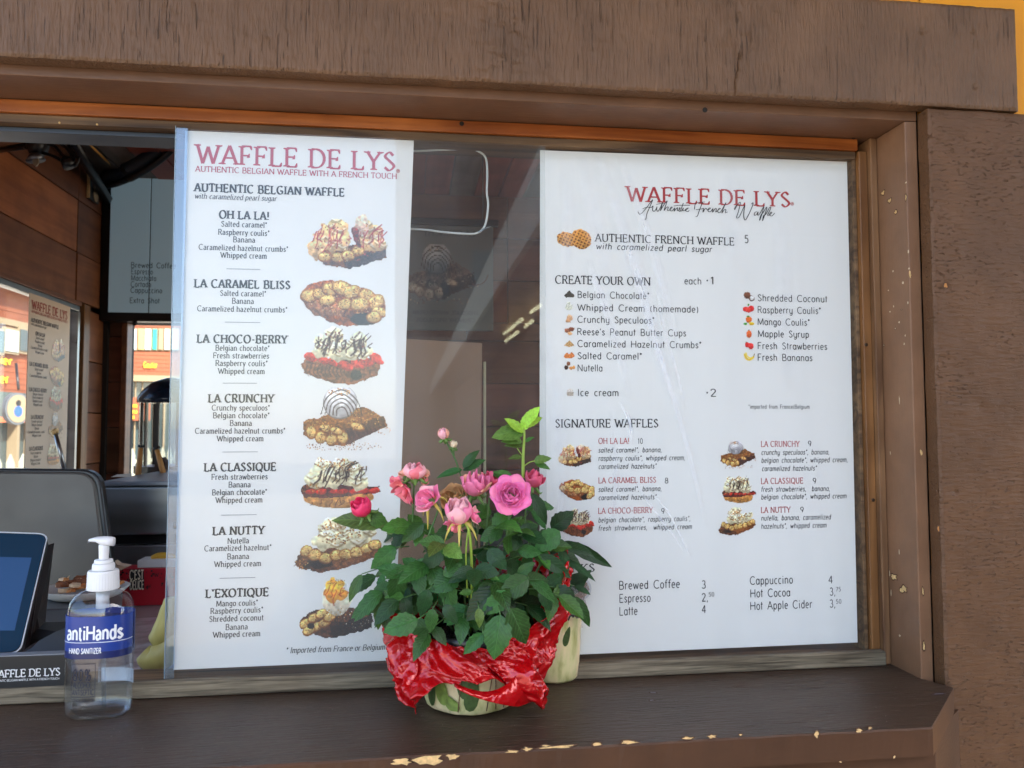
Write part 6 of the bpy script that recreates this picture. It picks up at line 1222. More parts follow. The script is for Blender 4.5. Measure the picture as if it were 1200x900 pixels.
btext('brand_lettering', 'antiHands', 77.5, 140.5, 743, 16, dict(thick=.2, thin=.15, serif=0), M['lw']); btext('label_lettering', 'HAND SANITIZER', 80.5, 118.5, 758.5, 6, dict(thick=.19, thin=.16, serif=0), M['lw'])
btext('label_lettering', '80%', 86, 107, 789, 12.5, dict(thick=.14, thin=.11, serif=0, track=.2), M['label_ink']); btext('label_lettering', 'ALCOHOL', 86, 108, 797.5, 6.5, dict(thick=.17, thin=.14, serif=0), M['label_ink']); btext('label_lettering', 'ANTISEPTIC', 85, 110, 805.5, 6, dict(thick=.17, thin=.14, serif=0), M['label_ink']); btext('label_lettering', 'TOPICAL SOLUTION', 84, 111, 813.5, 3.4, dict(thick=.16, thin=.14, serif=0), M['label_ink'])
xa, xb = U(83.5, 790, yB - rY).x, U(112, 790, yB - rY).x; w_ = .0004
band('label_box', xa, xb, zz_(770.6), zz_(770), M['label_ink'], .0009); band('label_box', xa, xb, zz_(808), zz_(807.4), M['label_ink'], .0009); band('label_box', xa, xa + w_, zz_(807), zz_(771), M['label_ink'], .0009, 2); band('label_box', xb - w_, xb, zz_(807), zz_(771), M['label_ink'], .0009, 2)
# ------------------------------------------------------------------ potted roses
PXM = .00090                                   # metres per photograph pixel at the pot's distance
pf = UZ(556, 843, shz); PC = Vector((pf.x, pf.y + .048, shz)); YP = PC.y
ro_ = thing('potted_rose', 'miniature pink rose bush in a pot wrapped in crumpled red foil over cream leaf-print paper', 'potted plant', PC)
R0 = lambda o: under(o, ro_)
def part_under(o, par): o.parent = par; return o
# cream printed sleeve
def sleeve(name, C, prof, m, par, n=72, rag=0, seed=1, sx=1, sy=1, fold=.0):
    rs = random.Random(seed); V = []; Fc = []
    for j, (r, z) in enumerate(prof):
        for k in range(n):
            a = 2 * math.pi * k / n; w = 1 + fold * (vnoise(np.array([k * .45]), np.array([j * .6]), seed)[0] - .5); zz = z + (rag * (rs.random() - .5) if j == len(prof) - 1 else 0)
            V.append((C.x + r * w * sx * math.cos(a), C.y + r * w * sy * math.sin(a), C.z + zz))
    for j in range(len(prof) - 1):
        for k in range(n): Fc.append((j * n + k, j * n + (k + 1) % n, (j + 1) * n + (k + 1) % n, (j + 1) * n + k))
    return under(mesh_obj(name, V, Fc, m, smooth=True), par)
mp_ = bpy.data.materials.new('cream_leaf_print'); nt, P, N, L = nodes(mp_)
tc = N.new('ShaderNodeTexCoord'); mpg = N.new('ShaderNodeMapping'); mpg.inputs['Scale'].default_value = (1, 1, .35); L.new(tc.outputs['Object'], mpg.inputs[0])
n1 = N.new('ShaderNodeTexNoise'); n1.inputs['Scale'].default_value = 60; n1.inputs['Detail'].default_value = 5; L.new(mpg.outputs[0], n1.inputs[0])
r1 = N.new('ShaderNodeValToRGB'); e = r1.color_ramp.elements; e[0].position = .30; e[0].color = (*lin((150, 150, 78)), 1); e[1].position = .45; e[1].color = (*lin((212, 206, 150)), 1); q = e.new(.62); q.color = (*lin((236, 214, 172)), 1); q = e.new(.72); q.color = (*lin((178, 176, 110)), 1)
L.new(n1.outputs[0], r1.inputs[0]); L.new(r1.outputs[0], P.inputs['Base Color']); P.inputs['Roughness'].default_value = .4; P.inputs['Specular IOR Level'].default_value = .4
R0(sleeve('paper_sleeve', PC, [(.001, .0012), (.040, .0012), (.046, .004), (.0485, .010), (.052, .035), (.056, .065)], mp_, ro_, fold=.05, seed=3))
def on_cyl(C, r, a, z): return (C.x + r * math.sin(a), C.y - r * math.cos(a), C.z + z)
M['motif'] = mat('leaf_motif_dark', (64, 84, 40), .45, var=.4, vscale=250); M['motif2'] = mat('leaf_motif_pale', (120, 140, 66), .45, var=.3, vscale=200); M['twig'] = mat('twig_motif', (110, 84, 60), .5)
def motif(a0, z0, w, h, tilt, m, C=PC, par=None, r0=.0492, sl=.12):
    pts = []
    for k in range(14):
        t = 2 * math.pi * k / 14; u_, v_ = w * math.sin(t) * (1 - .35 * math.cos(t)), h * math.cos(t); x_ = u_ * math.cos(tilt) - v_ * math.sin(tilt); z_ = z0 + u_ * math.sin(tilt) + v_ * math.cos(tilt); z_ = max(.008, z_)
        pts.append(on_cyl(C, r0 + z_ * sl, a0 + x_ / .05, z_))
    return under(mesh_obj('leaf_motif', pts, [tuple(range(14))], m), par or ro_)
for a0, z0, w, h, t, m in ((-.18, .036, .008, .016, .1, 'motif'), (-.05, .026, .007, .018, -.15, 'motif'), (-.7, .03, .007, .018, .2, 'motif2'), (-.95, .028, .006, .02, -.1, 'motif'), (.95, .02, .006, .016, .2, 'motif2'), (-.5, .016, .006, .012, .8, 'motif2')): motif(a0, z0, w, h, t, M[m])
for a0, a1 in ((.22, .32), (.45, .40), (.62, .7), (-.35, -.25)): R0(tube('twig_motif', [on_cyl(PC, .0497 + .12 * z, a0 + (a1 - a0) * z / .04, z) for z in (.008, .018, .03, .042)], .0006, M['twig'], n=5))
# black pot with rim, soil
V, Fc = lathe_data([(.040, .004), (.0525, .070), (.0555, .0705), (.0565, .0735), (.0565, .0785), (.055, .0805), (.0525, .0805), (.0515, .076), (.050, .060)], PC.x, PC.y, PC.z, 64, close=False)
po = R0(mesh_obj('plastic_pot', V, Fc, mat('black_pot', (20, 21, 24), .32), smooth=True)); po.data.set_sharp_from_angle(angle=rad(40))
rs = random.Random(12); pp = [([(PC.x + .050 * math.cos(t), PC.y + .050 * math.sin(t), PC.z + .068) for t in [2 * math.pi * k / 24 for k in range(24)]], [tuple(range(24))])]
for k in range(420):
    a_ = rs.random() * 6.28; r_ = math.sqrt(rs.random()) * .048; s_ = rs.uniform(.0008, .0024); pp.append(lathe_data([(s_ * .2, -s_), (s_, 0), (s_ * .3, s_)], PC.x + r_ * math.cos(a_), PC.y + r_ * math.sin(a_), PC.z + .0685 + rs.random() * .003, 5))
V, Fc = join_data(pp); so_ = R0(stuff(mesh_obj('soil', V, Fc, mat('potting_soil', (46, 34, 28), .9, var=.5, vscale=300))))
# crumpled red foil
CT = [(-180, .070, .060, .098, .128), (-130, .072, .052, .092, .118), (-95, .068, .052, .076, .102), (-72, .074, .032, .073, .096), (-52, .078, .008, .068, .086), (-32, .082, .036, .064, .078), (-8, .076, .048, .062, .076), (14, .078, .044, .064, .076), (34, .082, .028, .070, .082), (52, .078, .012, .084, .104), (68, .072, .026, .098, .134), (88, .066, .055, .108, .156), (120, .070, .065, .108, .158), (150, .070, .062, .104, .140), (180, .070, .060, .098, .128)]
def foil_mesh():
    nA, nT = 300, 56; A = [c[0] for c in CT]; ang = -180 + 360 * np.arange(nA) / nA; T_g = np.linspace(0, 1, nT); aa, tt = np.meshgrid(ang, T_g, indexing='ij')
    hr, hz, rr_, rz = [np.interp(aa, A, [c[k] for c in CT]) for k in (1, 2, 3, 4)]
    ca, sa = np.cos(np.radians(aa)), np.sin(np.radians(aa))
    def ridge(f, g, s, off=0.):      # sharp crease lines, seamless round the pot
        n = vnoise(ca * f + 20 + off + tt * g * .35, sa * f + 20 + tt * g, s); return 1 - np.abs(2 * n - 1)
    wa = (vnoise(ca * 3 + 9, sa * 3 + tt * 3 + 9, 4) - .5) * .8
    d = (ridge(2.6, 1.6, 5, wa) - .55) * .021 + (ridge(5.2, 3.2, 6, wa * 2) - .55) * .012 + (ridge(10, 7, 7, wa * 3) - .5) * .0055 + (ridge(20, 13, 8) - .5) * .0040 + (ridge(38, 26, 9) - .5) * .0016
    dz = (vnoise(ca * 4 + 30, sa * 4 + tt * 3 + 30, 9) - .5) * .012 + (vnoise(ca * 14 + 30, sa * 14 + tt * 9 + 30, 10) - .5) * .004
    z = np.maximum(hz * (1 - tt) + rz * tt + dz * (.4 + .6 * np.abs(2 * tt - 1)), .003)
    r = hr * (1 - tt) + rr_ * tt + .004 * np.sin(math.pi * tt) + d
    r = np.maximum(r, np.where(z < .085, .0555 + .06 * np.clip(z - .02, 0, 1), .0585))
    da = np.radians((vnoise(ca * 7 + 40, sa * 7 + tt * 5 + 40, 11) - .5) * 9)
    V = np.stack([PC.x + r * np.sin(np.radians(aa) + da), PC.y - r * np.cos(np.radians(aa) + da), PC.z + z], -1).reshape(-1, 3).tolist()
    Fc = [(i * nT + j, ((i + 1) % nA) * nT + j, ((i + 1) % nA) * nT + j + 1, i * nT + j + 1) for i in range(nA) for j in range(nT - 1)]
    return V, Fc
V, Fc = foil_mesh(); M['foil'] = mat('red_foil', (182, 4, 14), .19, metal=.15, spec=.55, coat=.25); nt, P, N, L = nodes(M['foil'])
tc = N.new('ShaderNodeTexCoord'); wn = N.new('ShaderNodeTexNoise'); wn.inputs['Scale'].default_value = 30; L.new(tc.outputs['Object'], wn.inputs[0]); wm = N.new('ShaderNodeMix'); wm.data_type = 'RGBA'; wm.inputs[0].default_value = .035; L.new(tc.outputs['Object'], wm.inputs[6]); L.new(wn.outputs['Color'], wm.inputs[7])
hs = []
for sc_ in (60, 150):
    vo = N.new('ShaderNodeTexVoronoi'); vo.inputs['Scale'].default_value = sc_; L.new(wm.outputs[2], vo.inputs['Vector']); hs.append(vo)
ad = N.new('ShaderNodeMath'); ad.operation = 'MULTIPLY_ADD'; L.new(hs[1].outputs['Distance'], ad.inputs[0]); ad.inputs[1].default_value = .35; L.new(hs[0].outputs['Distance'], ad.inputs[2])
bp_ = N.new('ShaderNodeBump'); bp_.inputs['Strength'].default_value = .32; bp_.inputs['Distance'].default_value = .006; L.new(ad.outputs[0], bp_.inputs['Height']); L.new(bp_.outputs[0], P.inputs['Normal']); L.new(bp_.outputs[0], P.inputs['Coat Normal'])
fo = R0(mesh_obj('red_foil_wrap', V, Fc, M['foil'], smooth=True)); sm = fo.modifiers.new('s', 'SOLIDIFY'); sm.thickness = .0004
# smooth turned-up flap at the lower right
V = []; n = 16
for k in range(n + 1):
    t = k / n; px = 531 + (626 - 531) * t; top = 795 + 14 * math.sin(math.pi * t) - 28 * t ** 3 * 1.0 - 0; bot = 797 + 31 * min(1, t * 1.35) ** .8
    a_ = -24 + 82 * t; 
    for py, dr in ((top, 0), (bot, .006)):
        r = .086 - .006 * t + dr; V.append((PC.x + (px - 556) * PXM * .98, PC.y - math.sqrt(max(.0004, r * r - ((px - 556) * PXM) ** 2)) , PC.z + (843 - py) * PXM * .93 + .008))
Fc = [(2 * k, 2 * k + 1, 2 * k + 3, 2 * k + 2) for k in range(n)]; fl_ = R0(mesh_obj('foil_flap', V, Fc, M['foil'], smooth=True)); fl_.modifiers.new('s', 'SOLIDIFY').thickness = .0005
M['foil_back'] = mat('foil_back', (206, 170, 176), .3, metal=.3, var=.2, vscale=60)
p = [V[-2], V[-1]]; q = [(p[0][0] + .006, p[0][1] + .02, p[0][2] + .004), (p[1][0] + .007, p[1][1] + .016, p[1][2] + .006)]; R0(prism('foil_back_edge', [p[0], p[1], q[1], q[0]], (0, .0006, 0), M['foil_back']))
# ---- leaves
def leaf_mesh(name, W=.34, fold=.25, droop=.3, serr=.07, n=11, seed=0):
    rs = random.Random(seed); V = []; Fc = []
    tw = rs.uniform(-.15, .15)
    for i in range(n + 1):
        t = i / n; w = W * (math.sin(math.pi * t ** .82) ** .85 if 0 < t < 1 else 0) + .004; x = t; z = -droop * t * t + .03 * math.sin(t * 5 + seed)
        se = 1 + serr * (1 if i % 2 else -1)
        for s, f in ((-1, 1), (-1, .5), (0, 0), (1, .5), (1, 1)):
            ww = w * f * (se if f == 1 else 1); zz = z + ww * fold + (.018 * (1 if i % 2 else -1) if f == .5 else 0) * min(1, w * 5) + s * ww * tw
            if f == 1: zz -= .05 * w * rs.uniform(.2, 1)
            V.append((x - .05 * f * w, s * ww, zz))
    for i in range(n):
        for k in range(4): a = i * 5 + k; Fc.append((a, a + 5, a + 6, a + 1))
    me = bpy.data.meshes.new(name); me.from_pydata(V, [], Fc); me.shade_smooth(); return me
LM = [leaf_mesh('leaf', W, fo_, dr, .07, 11, k) for k, (W, fo_, dr) in enumerate(((.28, .25, .3), (.30, .15, .5), (.25, .38, .18), (.31, .2, .65), (.27, .3, .4), (.32, .08, .15)))]
LM.append(leaf_mesh('leaf', .17, .3, .5, .03, 11, 9)); LM.append(leaf_mesh('leaf', .22, .2, .35, .04, 11, 10))
def leafmat(name, c, v=.25, rough=.40):
    m = bpy.data.materials.new(name); nt, P, N, L = nodes(m); tc = N.new('ShaderNodeTexCoord'); sp_ = N.new('ShaderNodeSeparateXYZ'); L.new(tc.outputs['Object'], sp_.inputs[0])
    def mt(op, a, b=None, c_=None):
        n = N.new('ShaderNodeMath'); n.operation = op
        for i, q in enumerate((a, b, c_)):
            if q is None: continue
            if isinstance(q, (int, float)): n.inputs[i].default_value = q
            else: L.new(q, n.inputs[i])
        return n.outputs[0]
    ay = mt('ABSOLUTE', sp_.outputs[1]); ph = mt('SUBTRACT', mt('MULTIPLY', sp_.outputs[0], 52.), mt('MULTIPLY', ay, 62.)); sv = mt('POWER', mt('MULTIPLY_ADD', mt('SINE', ph), .5, .5), 7.)
    mid = mt('SUBTRACT', 1., mt('MINIMUM', mt('MULTIPLY', ay, 60.), 1.)); vein = mt('MAXIMUM', mt('MULTIPLY', sv, .45), mid)
    nz = N.new('ShaderNodeTexNoise'); nz.inputs['Scale'].default_value = 7; nz.inputs['Detail'].default_value = 6; L.new(tc.outputs['Object'], nz.inputs[0])
    oi = N.new('ShaderNodeObjectInfo'); cc = np.array(lin(c)); rp = N.new('ShaderNodeValToRGB'); rp.color_ramp.elements[0].position = .3; rp.color_ramp.elements[1].position = .7
    rp.color_ramp.elements[0].color = (*(cc * (1 - v)), 1); rp.color_ramp.elements[1].color = (*np.clip(cc * (1 + v), 0, 1), 1); L.new(nz.outputs[0], rp.inputs[0])
    hs_ = N.new('ShaderNodeHueSaturation'); L.new(rp.outputs[0], hs_.inputs['Color']); L.new(mt('MULTIPLY_ADD', oi.outputs['Random'], .85, .6), hs_.inputs['Value']); L.new(mt('MULTIPLY_ADD', oi.outputs['Random'], .03, .485), hs_.inputs['Hue'])
    mx = N.new('ShaderNodeMix'); mx.data_type = 'RGBA'; L.new(mt('MULTIPLY', vein, .45), mx.inputs[0]); L.new(hs_.outputs[0], mx.inputs[6]); mx.inputs[7].default_value = (*np.clip(cc * 2.1 + .01, 0, 1), 1)
    L.new(mx.outputs[2], P.inputs['Base Color']); P.inputs['Roughness'].default_value = rough; P.inputs['Specular IOR Level'].default_value = .4
    b = N.new('ShaderNodeBump'); b.inputs['Strength'].default_value = .35; b.inputs['Distance'].default_value = .0015; b.invert = True; L.new(mt('MULTIPLY_ADD', nz.outputs[0], .5, vein), b.inputs['Height']); L.new(b.outputs[0], P.inputs['Normal'])
    tr_ = N.new('ShaderNodeBsdfTranslucent'); L.new(mx.outputs[2], tr_.inputs[0]); xs = N.new('ShaderNodeMixShader'); xs.inputs[0].default_value = .22; L.new(P.outputs[0], xs.inputs[1]); L.new(tr_.outputs[0], xs.inputs[2]); L.new(xs.outputs[0], N['Material Output'].inputs[0])
    return m
GM = [leafmat('rose_leaf_dark', (50, 94, 40)), leafmat('rose_leaf_deep', (34, 68, 32)), leafmat('rose_leaf_mid', (66, 108, 42)), leafmat('rose_leaf_olive', (92, 120, 52), .3), leafmat('rose_leaf_young', (150, 190, 60), .2), leafmat('rose_leaf_bronze', (128, 118, 62), .35)]
for m_i in range(6):
    for k, me in enumerate(LM): pass
MESH = {}
def lm(k, m):
    if (k, m) not in MESH: me = LM[k].copy(); me.materials.append(GM[m]); MESH[(k, m)] = me
    return MESH[(k, m)]
NL = [0]
def leaf(base, d, nrm, L_, k=0, m=0, par=None, wid=1.0, name='leaf'):
    d = Vector(d).normalized(); nrm = Vector(nrm); nrm = (nrm - d * nrm.dot(d)).normalized(); s = nrm.cross(d)
    o = bpy.data.objects.new(name, lm(k, m)); COL.objects.link(o); par = par or ro_; o.parent = par
    Mx = Matrix(((d.x * L_, s.x * L_ * wid, nrm.x * L_, base[0]), (d.y * L_, s.y * L_ * wid, nrm.y * L_, base[1]), (d.z * L_, s.z * L_ * wid, nrm.z * L_, base[2]), (0, 0, 0, 1)))
    o.matrix_parent_inverse = Matrix.Translation(par.location).inverted(); o.matrix_basis = Mx; NL[0] += 1; return o
M['stem'] = mat('rose_stem', (72, 108, 52), .5, var=.2, vscale=60); M['stem_y'] = mat('young_stem', (142, 170, 64), .5); M['stem_d'] = mat('old_stem', (66, 70, 42), .6)
def pxp(px, py, dy=0.0): return U(px, py, YP + dy)
def stem(pts, r=.0013, m='stem'): return R0(tube('stem', crv(pts, 5), r, M[m], n=6))
rs = random.Random(31)
# stems with compound leaves through the crown
CC = pxp(553, 668, 0)
stalks = []
def compound(b, d, L_, nl, mi, face):
    d = d.normalized(); pts = []; p = b.copy(); dd = d.copy()
    for i in range(6): pts.append(p.copy()); p = p + dd * L_ / 5; dd = (dd + Vector((0, 0, -.09))).normalized()
    stalks.append(tube_data(pts, .0006, 5)); s = dd.cross(face).normalized()
    leaf(pts[5], dd + Vector((0, 0, rs.uniform(-.3, .1))), face + Vector((rs.uniform(-.3, .3), rs.uniform(-.3, .3), rs.uniform(-.2, .3))), rs.uniform(.025, .037), rs.choice([0, 1, 2, 3, 4, 5]), mi)
    for q in range(nl):
        bp = pts[4 - 2 * q] if 4 - 2 * q >= 0 else pts[0]
        for sg in (1, -1):
            leaf(bp, dd * .45 + s * sg * .9 + Vector((0, 0, rs.uniform(-.35, .1))), face + Vector((rs.uniform(-.4, .4), rs.uniform(-.4, .4), rs.uniform(-.3, .3))), rs.uniform(.019, .031) * (1 - .12 * q), rs.choice([0, 1, 2, 3, 4, 5]), mi if rs.random() < .8 else rs.choice([0, 1, 2]))
nC = 60
for k in range(nC):
    th = math.pi * 2 * (k * .618034); zf = rs.uniform(-.6, .62); rr = math.sqrt(max(.05, 1 - zf * zf)) * rs.uniform(.25, .86)
    hx = .105 * (1.0 if zf < .4 else .85)
    tip = CC + Vector((hx * rr * math.cos(th), .085 * rr * math.sin(th), .070 * zf))
    if tip.x > pxp(640, 660).x and tip.z > pxp(640, 700).z: continue
    if tip.z > pxp(600, 625).z and rs.random() < .4: continue
    root_ = PC + Vector((rs.uniform(-.02, .02), rs.uniform(-.02, .02), .07)); out_d = (tip - (CC + Vector((0, 0, -.03)))); out_d.z *= .6; out_d = out_d.normalized()
    if k % 3 == 0: stem([root_, (root_ + tip) / 2 + Vector((out_d.x * .012, out_d.y * .012, .01)), tip], .0012, rs.choice(['stem', 'stem_d']))
    face = Vector((out_d.x * .3, -.75 + out_d.y * .2, .65))
    compound(tip - out_d * .012, out_d + Vector((0, 0, rs.uniform(-.15, .3))), rs.uniform(.028, .045), rs.choice([1, 1, 2]), rs.choice([0, 0, 1, 1, 2, 2, 3] if zf > .2 else [0, 0, 1, 1, 2]), face)
# leaves one can pick out in the photograph: base, tip, depth, mesh, material
c6 = lambda x, y: (390 + x / 2.309, 470 + y / 2.309)
PICK = [((150, 328), (2, 312), -.01, 7, 3), ((95, 300), (150, 345), -.01, 0, 2), ((230, 590), (138, 624), -.085, 5, 0), ((78, 468), (38, 540), .0, 7, 2), ((135, 520), (118, 620), -.02, 7, 2), ((178, 465), (170, 552), -.05, 3, 0), ((258, 510), (238, 580), -.07, 1, 1), ((270, 562), (264, 624), -.085, 1, 0),
 ((345, 468), (262, 512), -.06, 5, 0), ((405, 628), (356, 685), -.085, 2, 0), ((300, 552), (336, 600), -.08, 0, 1), ((453, 578), (436, 702), -.10, 5, 0), ((480, 560), (532, 660), -.10, 3, 0), ((530, 478), (452, 528), -.085, 5, 0), ((478, 520), (408, 570), -.09, 1, 0), ((500, 402), (562, 412), -.04, 0, 0), ((615, 352), (548, 404), -.03, 5, 0), ((590, 345), (652, 300), .0, 5, 1),
 ((560, 415), (650, 475), -.03, 7, 1), ((620, 380), (772, 448), .02, 6, 1), ((625, 430), (722, 470), .0, 6, 1), ((562, 505), (594, 568), -.06, 0, 1), ((655, 500), (698, 518), .03, 7, 1), ((652, 528), (704, 610), .03, 7, 0), ((440, 505), (360, 590), -.08, 0, 1), ((205, 480), (140, 440), -.03, 3, 0), ((170, 395), (105, 450), -.02, 1, 0), ((300, 400), (240, 450), -.06, 3, 1), ((330, 420), (285, 395), -.07, 2, 0), ((420, 400), (470, 455), -.06, 5, 1), ((245, 330), (190, 380), -.04, 4, 0), ((540, 250), (585, 330), .0, 7, 1), ((500, 470), (540, 440), -.08, 4, 0), ((375, 515), (345, 520), -.09, 2, 2), ((395, 560), (400, 610), -.09, 4, 3), ((300, 470), (340, 445), -.07, 1, 0), ((190, 560), (150, 520), -.04, 1, 2), ((460, 345), (400, 375), -.05, 5, 0), ((330, 340), (280, 370), -.05, 3, 0), ((345, 240), (295, 300), .02, 3, 1), ((480, 330), (520, 360), -.04, 0, 0)]
for (b, t, dy, k, m) in PICK:
    p = pxp(*c6(*b), dy); q = pxp(*c6(*t), dy - .008); d = q - p
    leaf(p, d, Vector((rs.uniform(-.25, .25), -1, rs.uniform(.1, .6))), d.length, k, m, None, .62 if k == 6 else .85 if k == 7 else 1.0)
    stalks.append(tube_data([p, p - d * .18 + (CC - p) * .12], .0006, 5))
# young shoot and bud stem
sh = [pxp(613, 560, .0), pxp(613, 535, 0), pxp(614.5, 510, 0), pxp(613.5, 500, 0)]; R0(tube('young_shoot', crv(sh, 5), [.0019 - .0009 * k / 15 for k in range(16)], M['stem_y'], n=7))
for (b, t, k, m) in (((515, 85), (470, 44), 2, 4), ((516, 82), (432, 90), 5, 3), ((518, 78), (528, 30), 0, 4), ((520, 62), (557, 14), 2, 4), ((519, 70), (560, 38), 0, 4), ((512, 110), (462, 100), 0, 3), ((515, 120), (470, 112), 7, 3), ((545, 165), (587, 148), 0, 3), ((548, 168), (588, 178), 7, 2), ((512, 150), (480, 150), 7, 3), ((520, 110), (540, 95), 7, 2), ((488, 206), (440, 185), 7, 2), ((476, 210), (435, 192), 7, 2)):
    p = pxp(*c6(*b), .0); q = pxp(*c6(*t), -.006); d = q - p; leaf(p, d, Vector((rs.uniform(-.3, .3), -.8, .6)), d.length, k, m)
stem([pxp(612, 548, 0), pxp(620, 542, 0), pxp(627, 540, 0)], .0006, 'stem_y'); stem([pxp(613, 535, 0), pxp(606, 525, 0), pxp(603, 518, 0)], .0006, 'stem_y')
stem([pxp(546, 600, .02), pxp(543, 570, .02), pxp(536, 545, .02), pxp(530, 531, .02), pxp(522, 516, .02)], .0010)
stem([pxp(532, 534, .02), pxp(532, 526, .02)], .0008)
for (b, t, k, m) in (((352, 180), (386, 132), 7, 0), ((355, 186), (404, 154), 7, 0), ((350, 186), (288, 190), 6, 0), ((352, 188), (386, 170), 6, 1)):
    p = pxp(*c6(*b), .02); q = pxp(*c6(*t), .015); d = q - p; leaf(p, d, Vector((rs.uniform(-.3, .3), -.8, .6)), d.length * 1.05, k, m)
V, Fc = join_data(stalks); R0(stuff(mesh_obj('leaf_stalks', V, Fc, M['stem'], smooth=True)))
# ---- roses
PK = {'hot': mat('petal_hot_pink', (232, 52, 104), .5, var=.12, vscale=120), 'salmon': mat('petal_salmon', (240, 128, 140), .5, var=.12, vscale=90), 'pale': mat('petal_pale_pink', (246, 178, 186), .5, var=.1, vscale=90), 'pink': mat('petal_pink', (240, 128, 168), .5, var=.14, vscale=90),
      'deep': mat('petal_deep_pink', (224, 92, 122), .5, var=.14, vscale=90), 'peach': mat('petal_peach', (244, 172, 146), .5, var=.14, vscale=90), 'faded': mat('petal_faded_ochre', (190, 146, 96), .6, var=.25, vscale=90), 'rose': mat('petal_rose_pink', (238, 118, 176), .5, var=.16, vscale=110), 'bud': mat('petal_bud_cream', (228, 208, 176), .5, var=.15, vscale=90)}
for m_ in PK.values():
    P = m_.node_tree.nodes['Principled BSDF']; P.inputs['Subsurface Weight'].default_value = .25; P.inputs['Subsurface Radius'].default_value = (.004, .0015, .0015)
SEP = mat('sepal_green', (96, 130, 60), .5, var=.2, vscale=60); SEPY = mat('sepal_yellow', (196, 176, 84), .5, var=.25, vscale=60)
def petal_data(r, h, o_, phi0, hw, seed, nu=8, nv=7, ruf=.06, curl=.15):
    rs = random.Random(seed); V = []; Fc = []; ph = rs.random() * 6
    for j in range(nv + 1):
        v = j / nv; Rc = math.sin(math.pi * (.06 + .62 * v)) * (1 - .25 * v * v); Ro = v ** .75 * 1.05 + .12 * v ** 4; R = r * ((1 - o_) * Rc + o_ * Ro)
        Z = h * ((1 - o_) * v + o_ * (.62 * v ** 1.3 - .18 * v ** 4)); w = hw * (.42 + .58 * math.sin(math.pi * min(1, .1 + .5 * v))) * (1 if v < .6 else 1 - .30 * ((v - .6) / .4) ** 2)
        for i in range(nu + 1):
            u_ = i / nu * 2 - 1; a = phi0 + u_ * w; edge = v ** 3; rr_ = R * (1 + ruf * math.sin(u_ * 3.4 + ph) * edge + curl * o_ * edge * .5); zz = Z + h * ruf * 1.2 * math.sin(u_ * 2.7 + ph * 2) * edge - h * .10 * u_ * u_ * edge * (1 + o_)
            V.append((rr_ * math.cos(a), rr_ * math.sin(a), zz))
    for j in range(nv):
        for i in range(nu): q = j * (nu + 1) + i; Fc.append((q, q + 1, q + nu + 2, q + nu + 1))
    return V, Fc
def rose(px, py, rp, dy, axis, core, outer, open_, layers, stem_to=None, sepal=None, seed=1, guard=5, gopen=None, tall=1.15):
    C = pxp(px, py, dy); r = rp * 1.2 * PXM * (1 + dy / .85); ax = Vector(axis).normalized(); s_ = Vector((1, 0, 0)) if abs(ax.x) < .9 else Vector((0, 1, 0)); s1 = ax.cross(s_).normalized(); s2 = ax.cross(s1); h = r * tall * (1.5 if open_ < .4 else 1.1)
    W_ = lambda v: C + s1 * v[0] + s2 * v[1] + ax * (v[2] - h * .5)
    pa = []
    for k in range(layers):
        f = (k + 1) / layers; pa.append(petal_data(r * (.12 + .80 * f ** .85), h * (.98 - .14 * f * open_), min(.9, open_ * f ** 1.4 * .9), k * 2.4 + .5 * math.sin(k * 1.7 + seed), 1.1 - .25 * f + (.3 if open_ < .3 else 0), seed * 50 + k, ruf=.05 + .09 * open_))
    V, Fc = join_data(pa); bl_ = R0(mesh_obj('bloom', [W_(v) for v in V], Fc, PK[core], smooth=True)); bl_.modifiers.new('s', 'SOLIDIFY').thickness = .0003
    for k in range(guard):
        g = gopen if gopen is not None else min(1, open_ + .15); V, Fc = petal_data(r * 1.02, h * (.86 if g > .6 else .95), g, k * 6.283 / guard + seed + .2 * math.sin(k * 2.1), .86, seed * 90 + k, ruf=.08)
        pe = mesh_obj('petal', [W_(v) for v in V], Fc, PK[outer if k % 2 else core], smooth=True); pe.parent = bl_; pe.modifiers.new('s', 'SOLIDIFY').thickness = .0003
    b = C - ax * h * .5
    V, Fc = lathe_data([(.0012, -.004), (r * .30, -.002), (r * .34, .002), (r * .2, .004)], 0, 0, 0, 10); V = [b + s1 * v[0] + s2 * v[1] + ax * v[2] for v in V]; hp = mesh_obj('hip', V, Fc, SEP, smooth=True); hp.parent = bl_
    if sepal:
        for k in range(5):
            a = k * 1.257 + seed; dv = (s1 * math.cos(a) + s2 * math.sin(a)); ln = r * 1.25; droop = -1 if sepal == 'y' else .15
            pts = [b, b + dv * ln * .35 + ax * ln * .1, b + dv * ln * .7 + ax * ln * .15 * droop + Vector((0, 0, -.15 * ln)), b + dv * ln * .9 + ax * ln * .3 * droop + Vector((0, 0, -.5 * ln if sepal == 'y' else 0))]
            V, Fc = tube_data(crv(pts, 3), [.0006, .0011, .0016, .0018, .0018, .0016, .0012, .0009, .0006, .0003], 5); se_ = mesh_obj('sepal', V, Fc, SEPY if sepal == 'y' else SEP, smooth=True); se_.parent = bl_
    if stem_to is not None:
        e_ = pxp(*stem_to, dy + .01); mid = (b + e_) / 2 - ax * .006; stem([b - ax * .002, b - ax * .010, mid, e_], .0010)
    return bl_
rose(424, 595, 12, -.02, (-.5, -.35, .7), 'hot', 'hot', .25, 5, (452, 622), 'g', 1, 5, .15)
rose(486, 553, 13, -.03, (.05, -.15, 1), 'pale', 'salmon', .10, 5, (483, 625), 'g', 2, 5, .05, tall=.85)
rose(469, 576, 14, -.025, (-.55, -.3, -.35), 'salmon', 'deep', .7, 4, None, None, 3, 6, .85)
rose(471, 559, 9, -.02, (-.6, -.3, .3), 'peach', 'peach', .6, 3, None, None, 4, 4, .7)
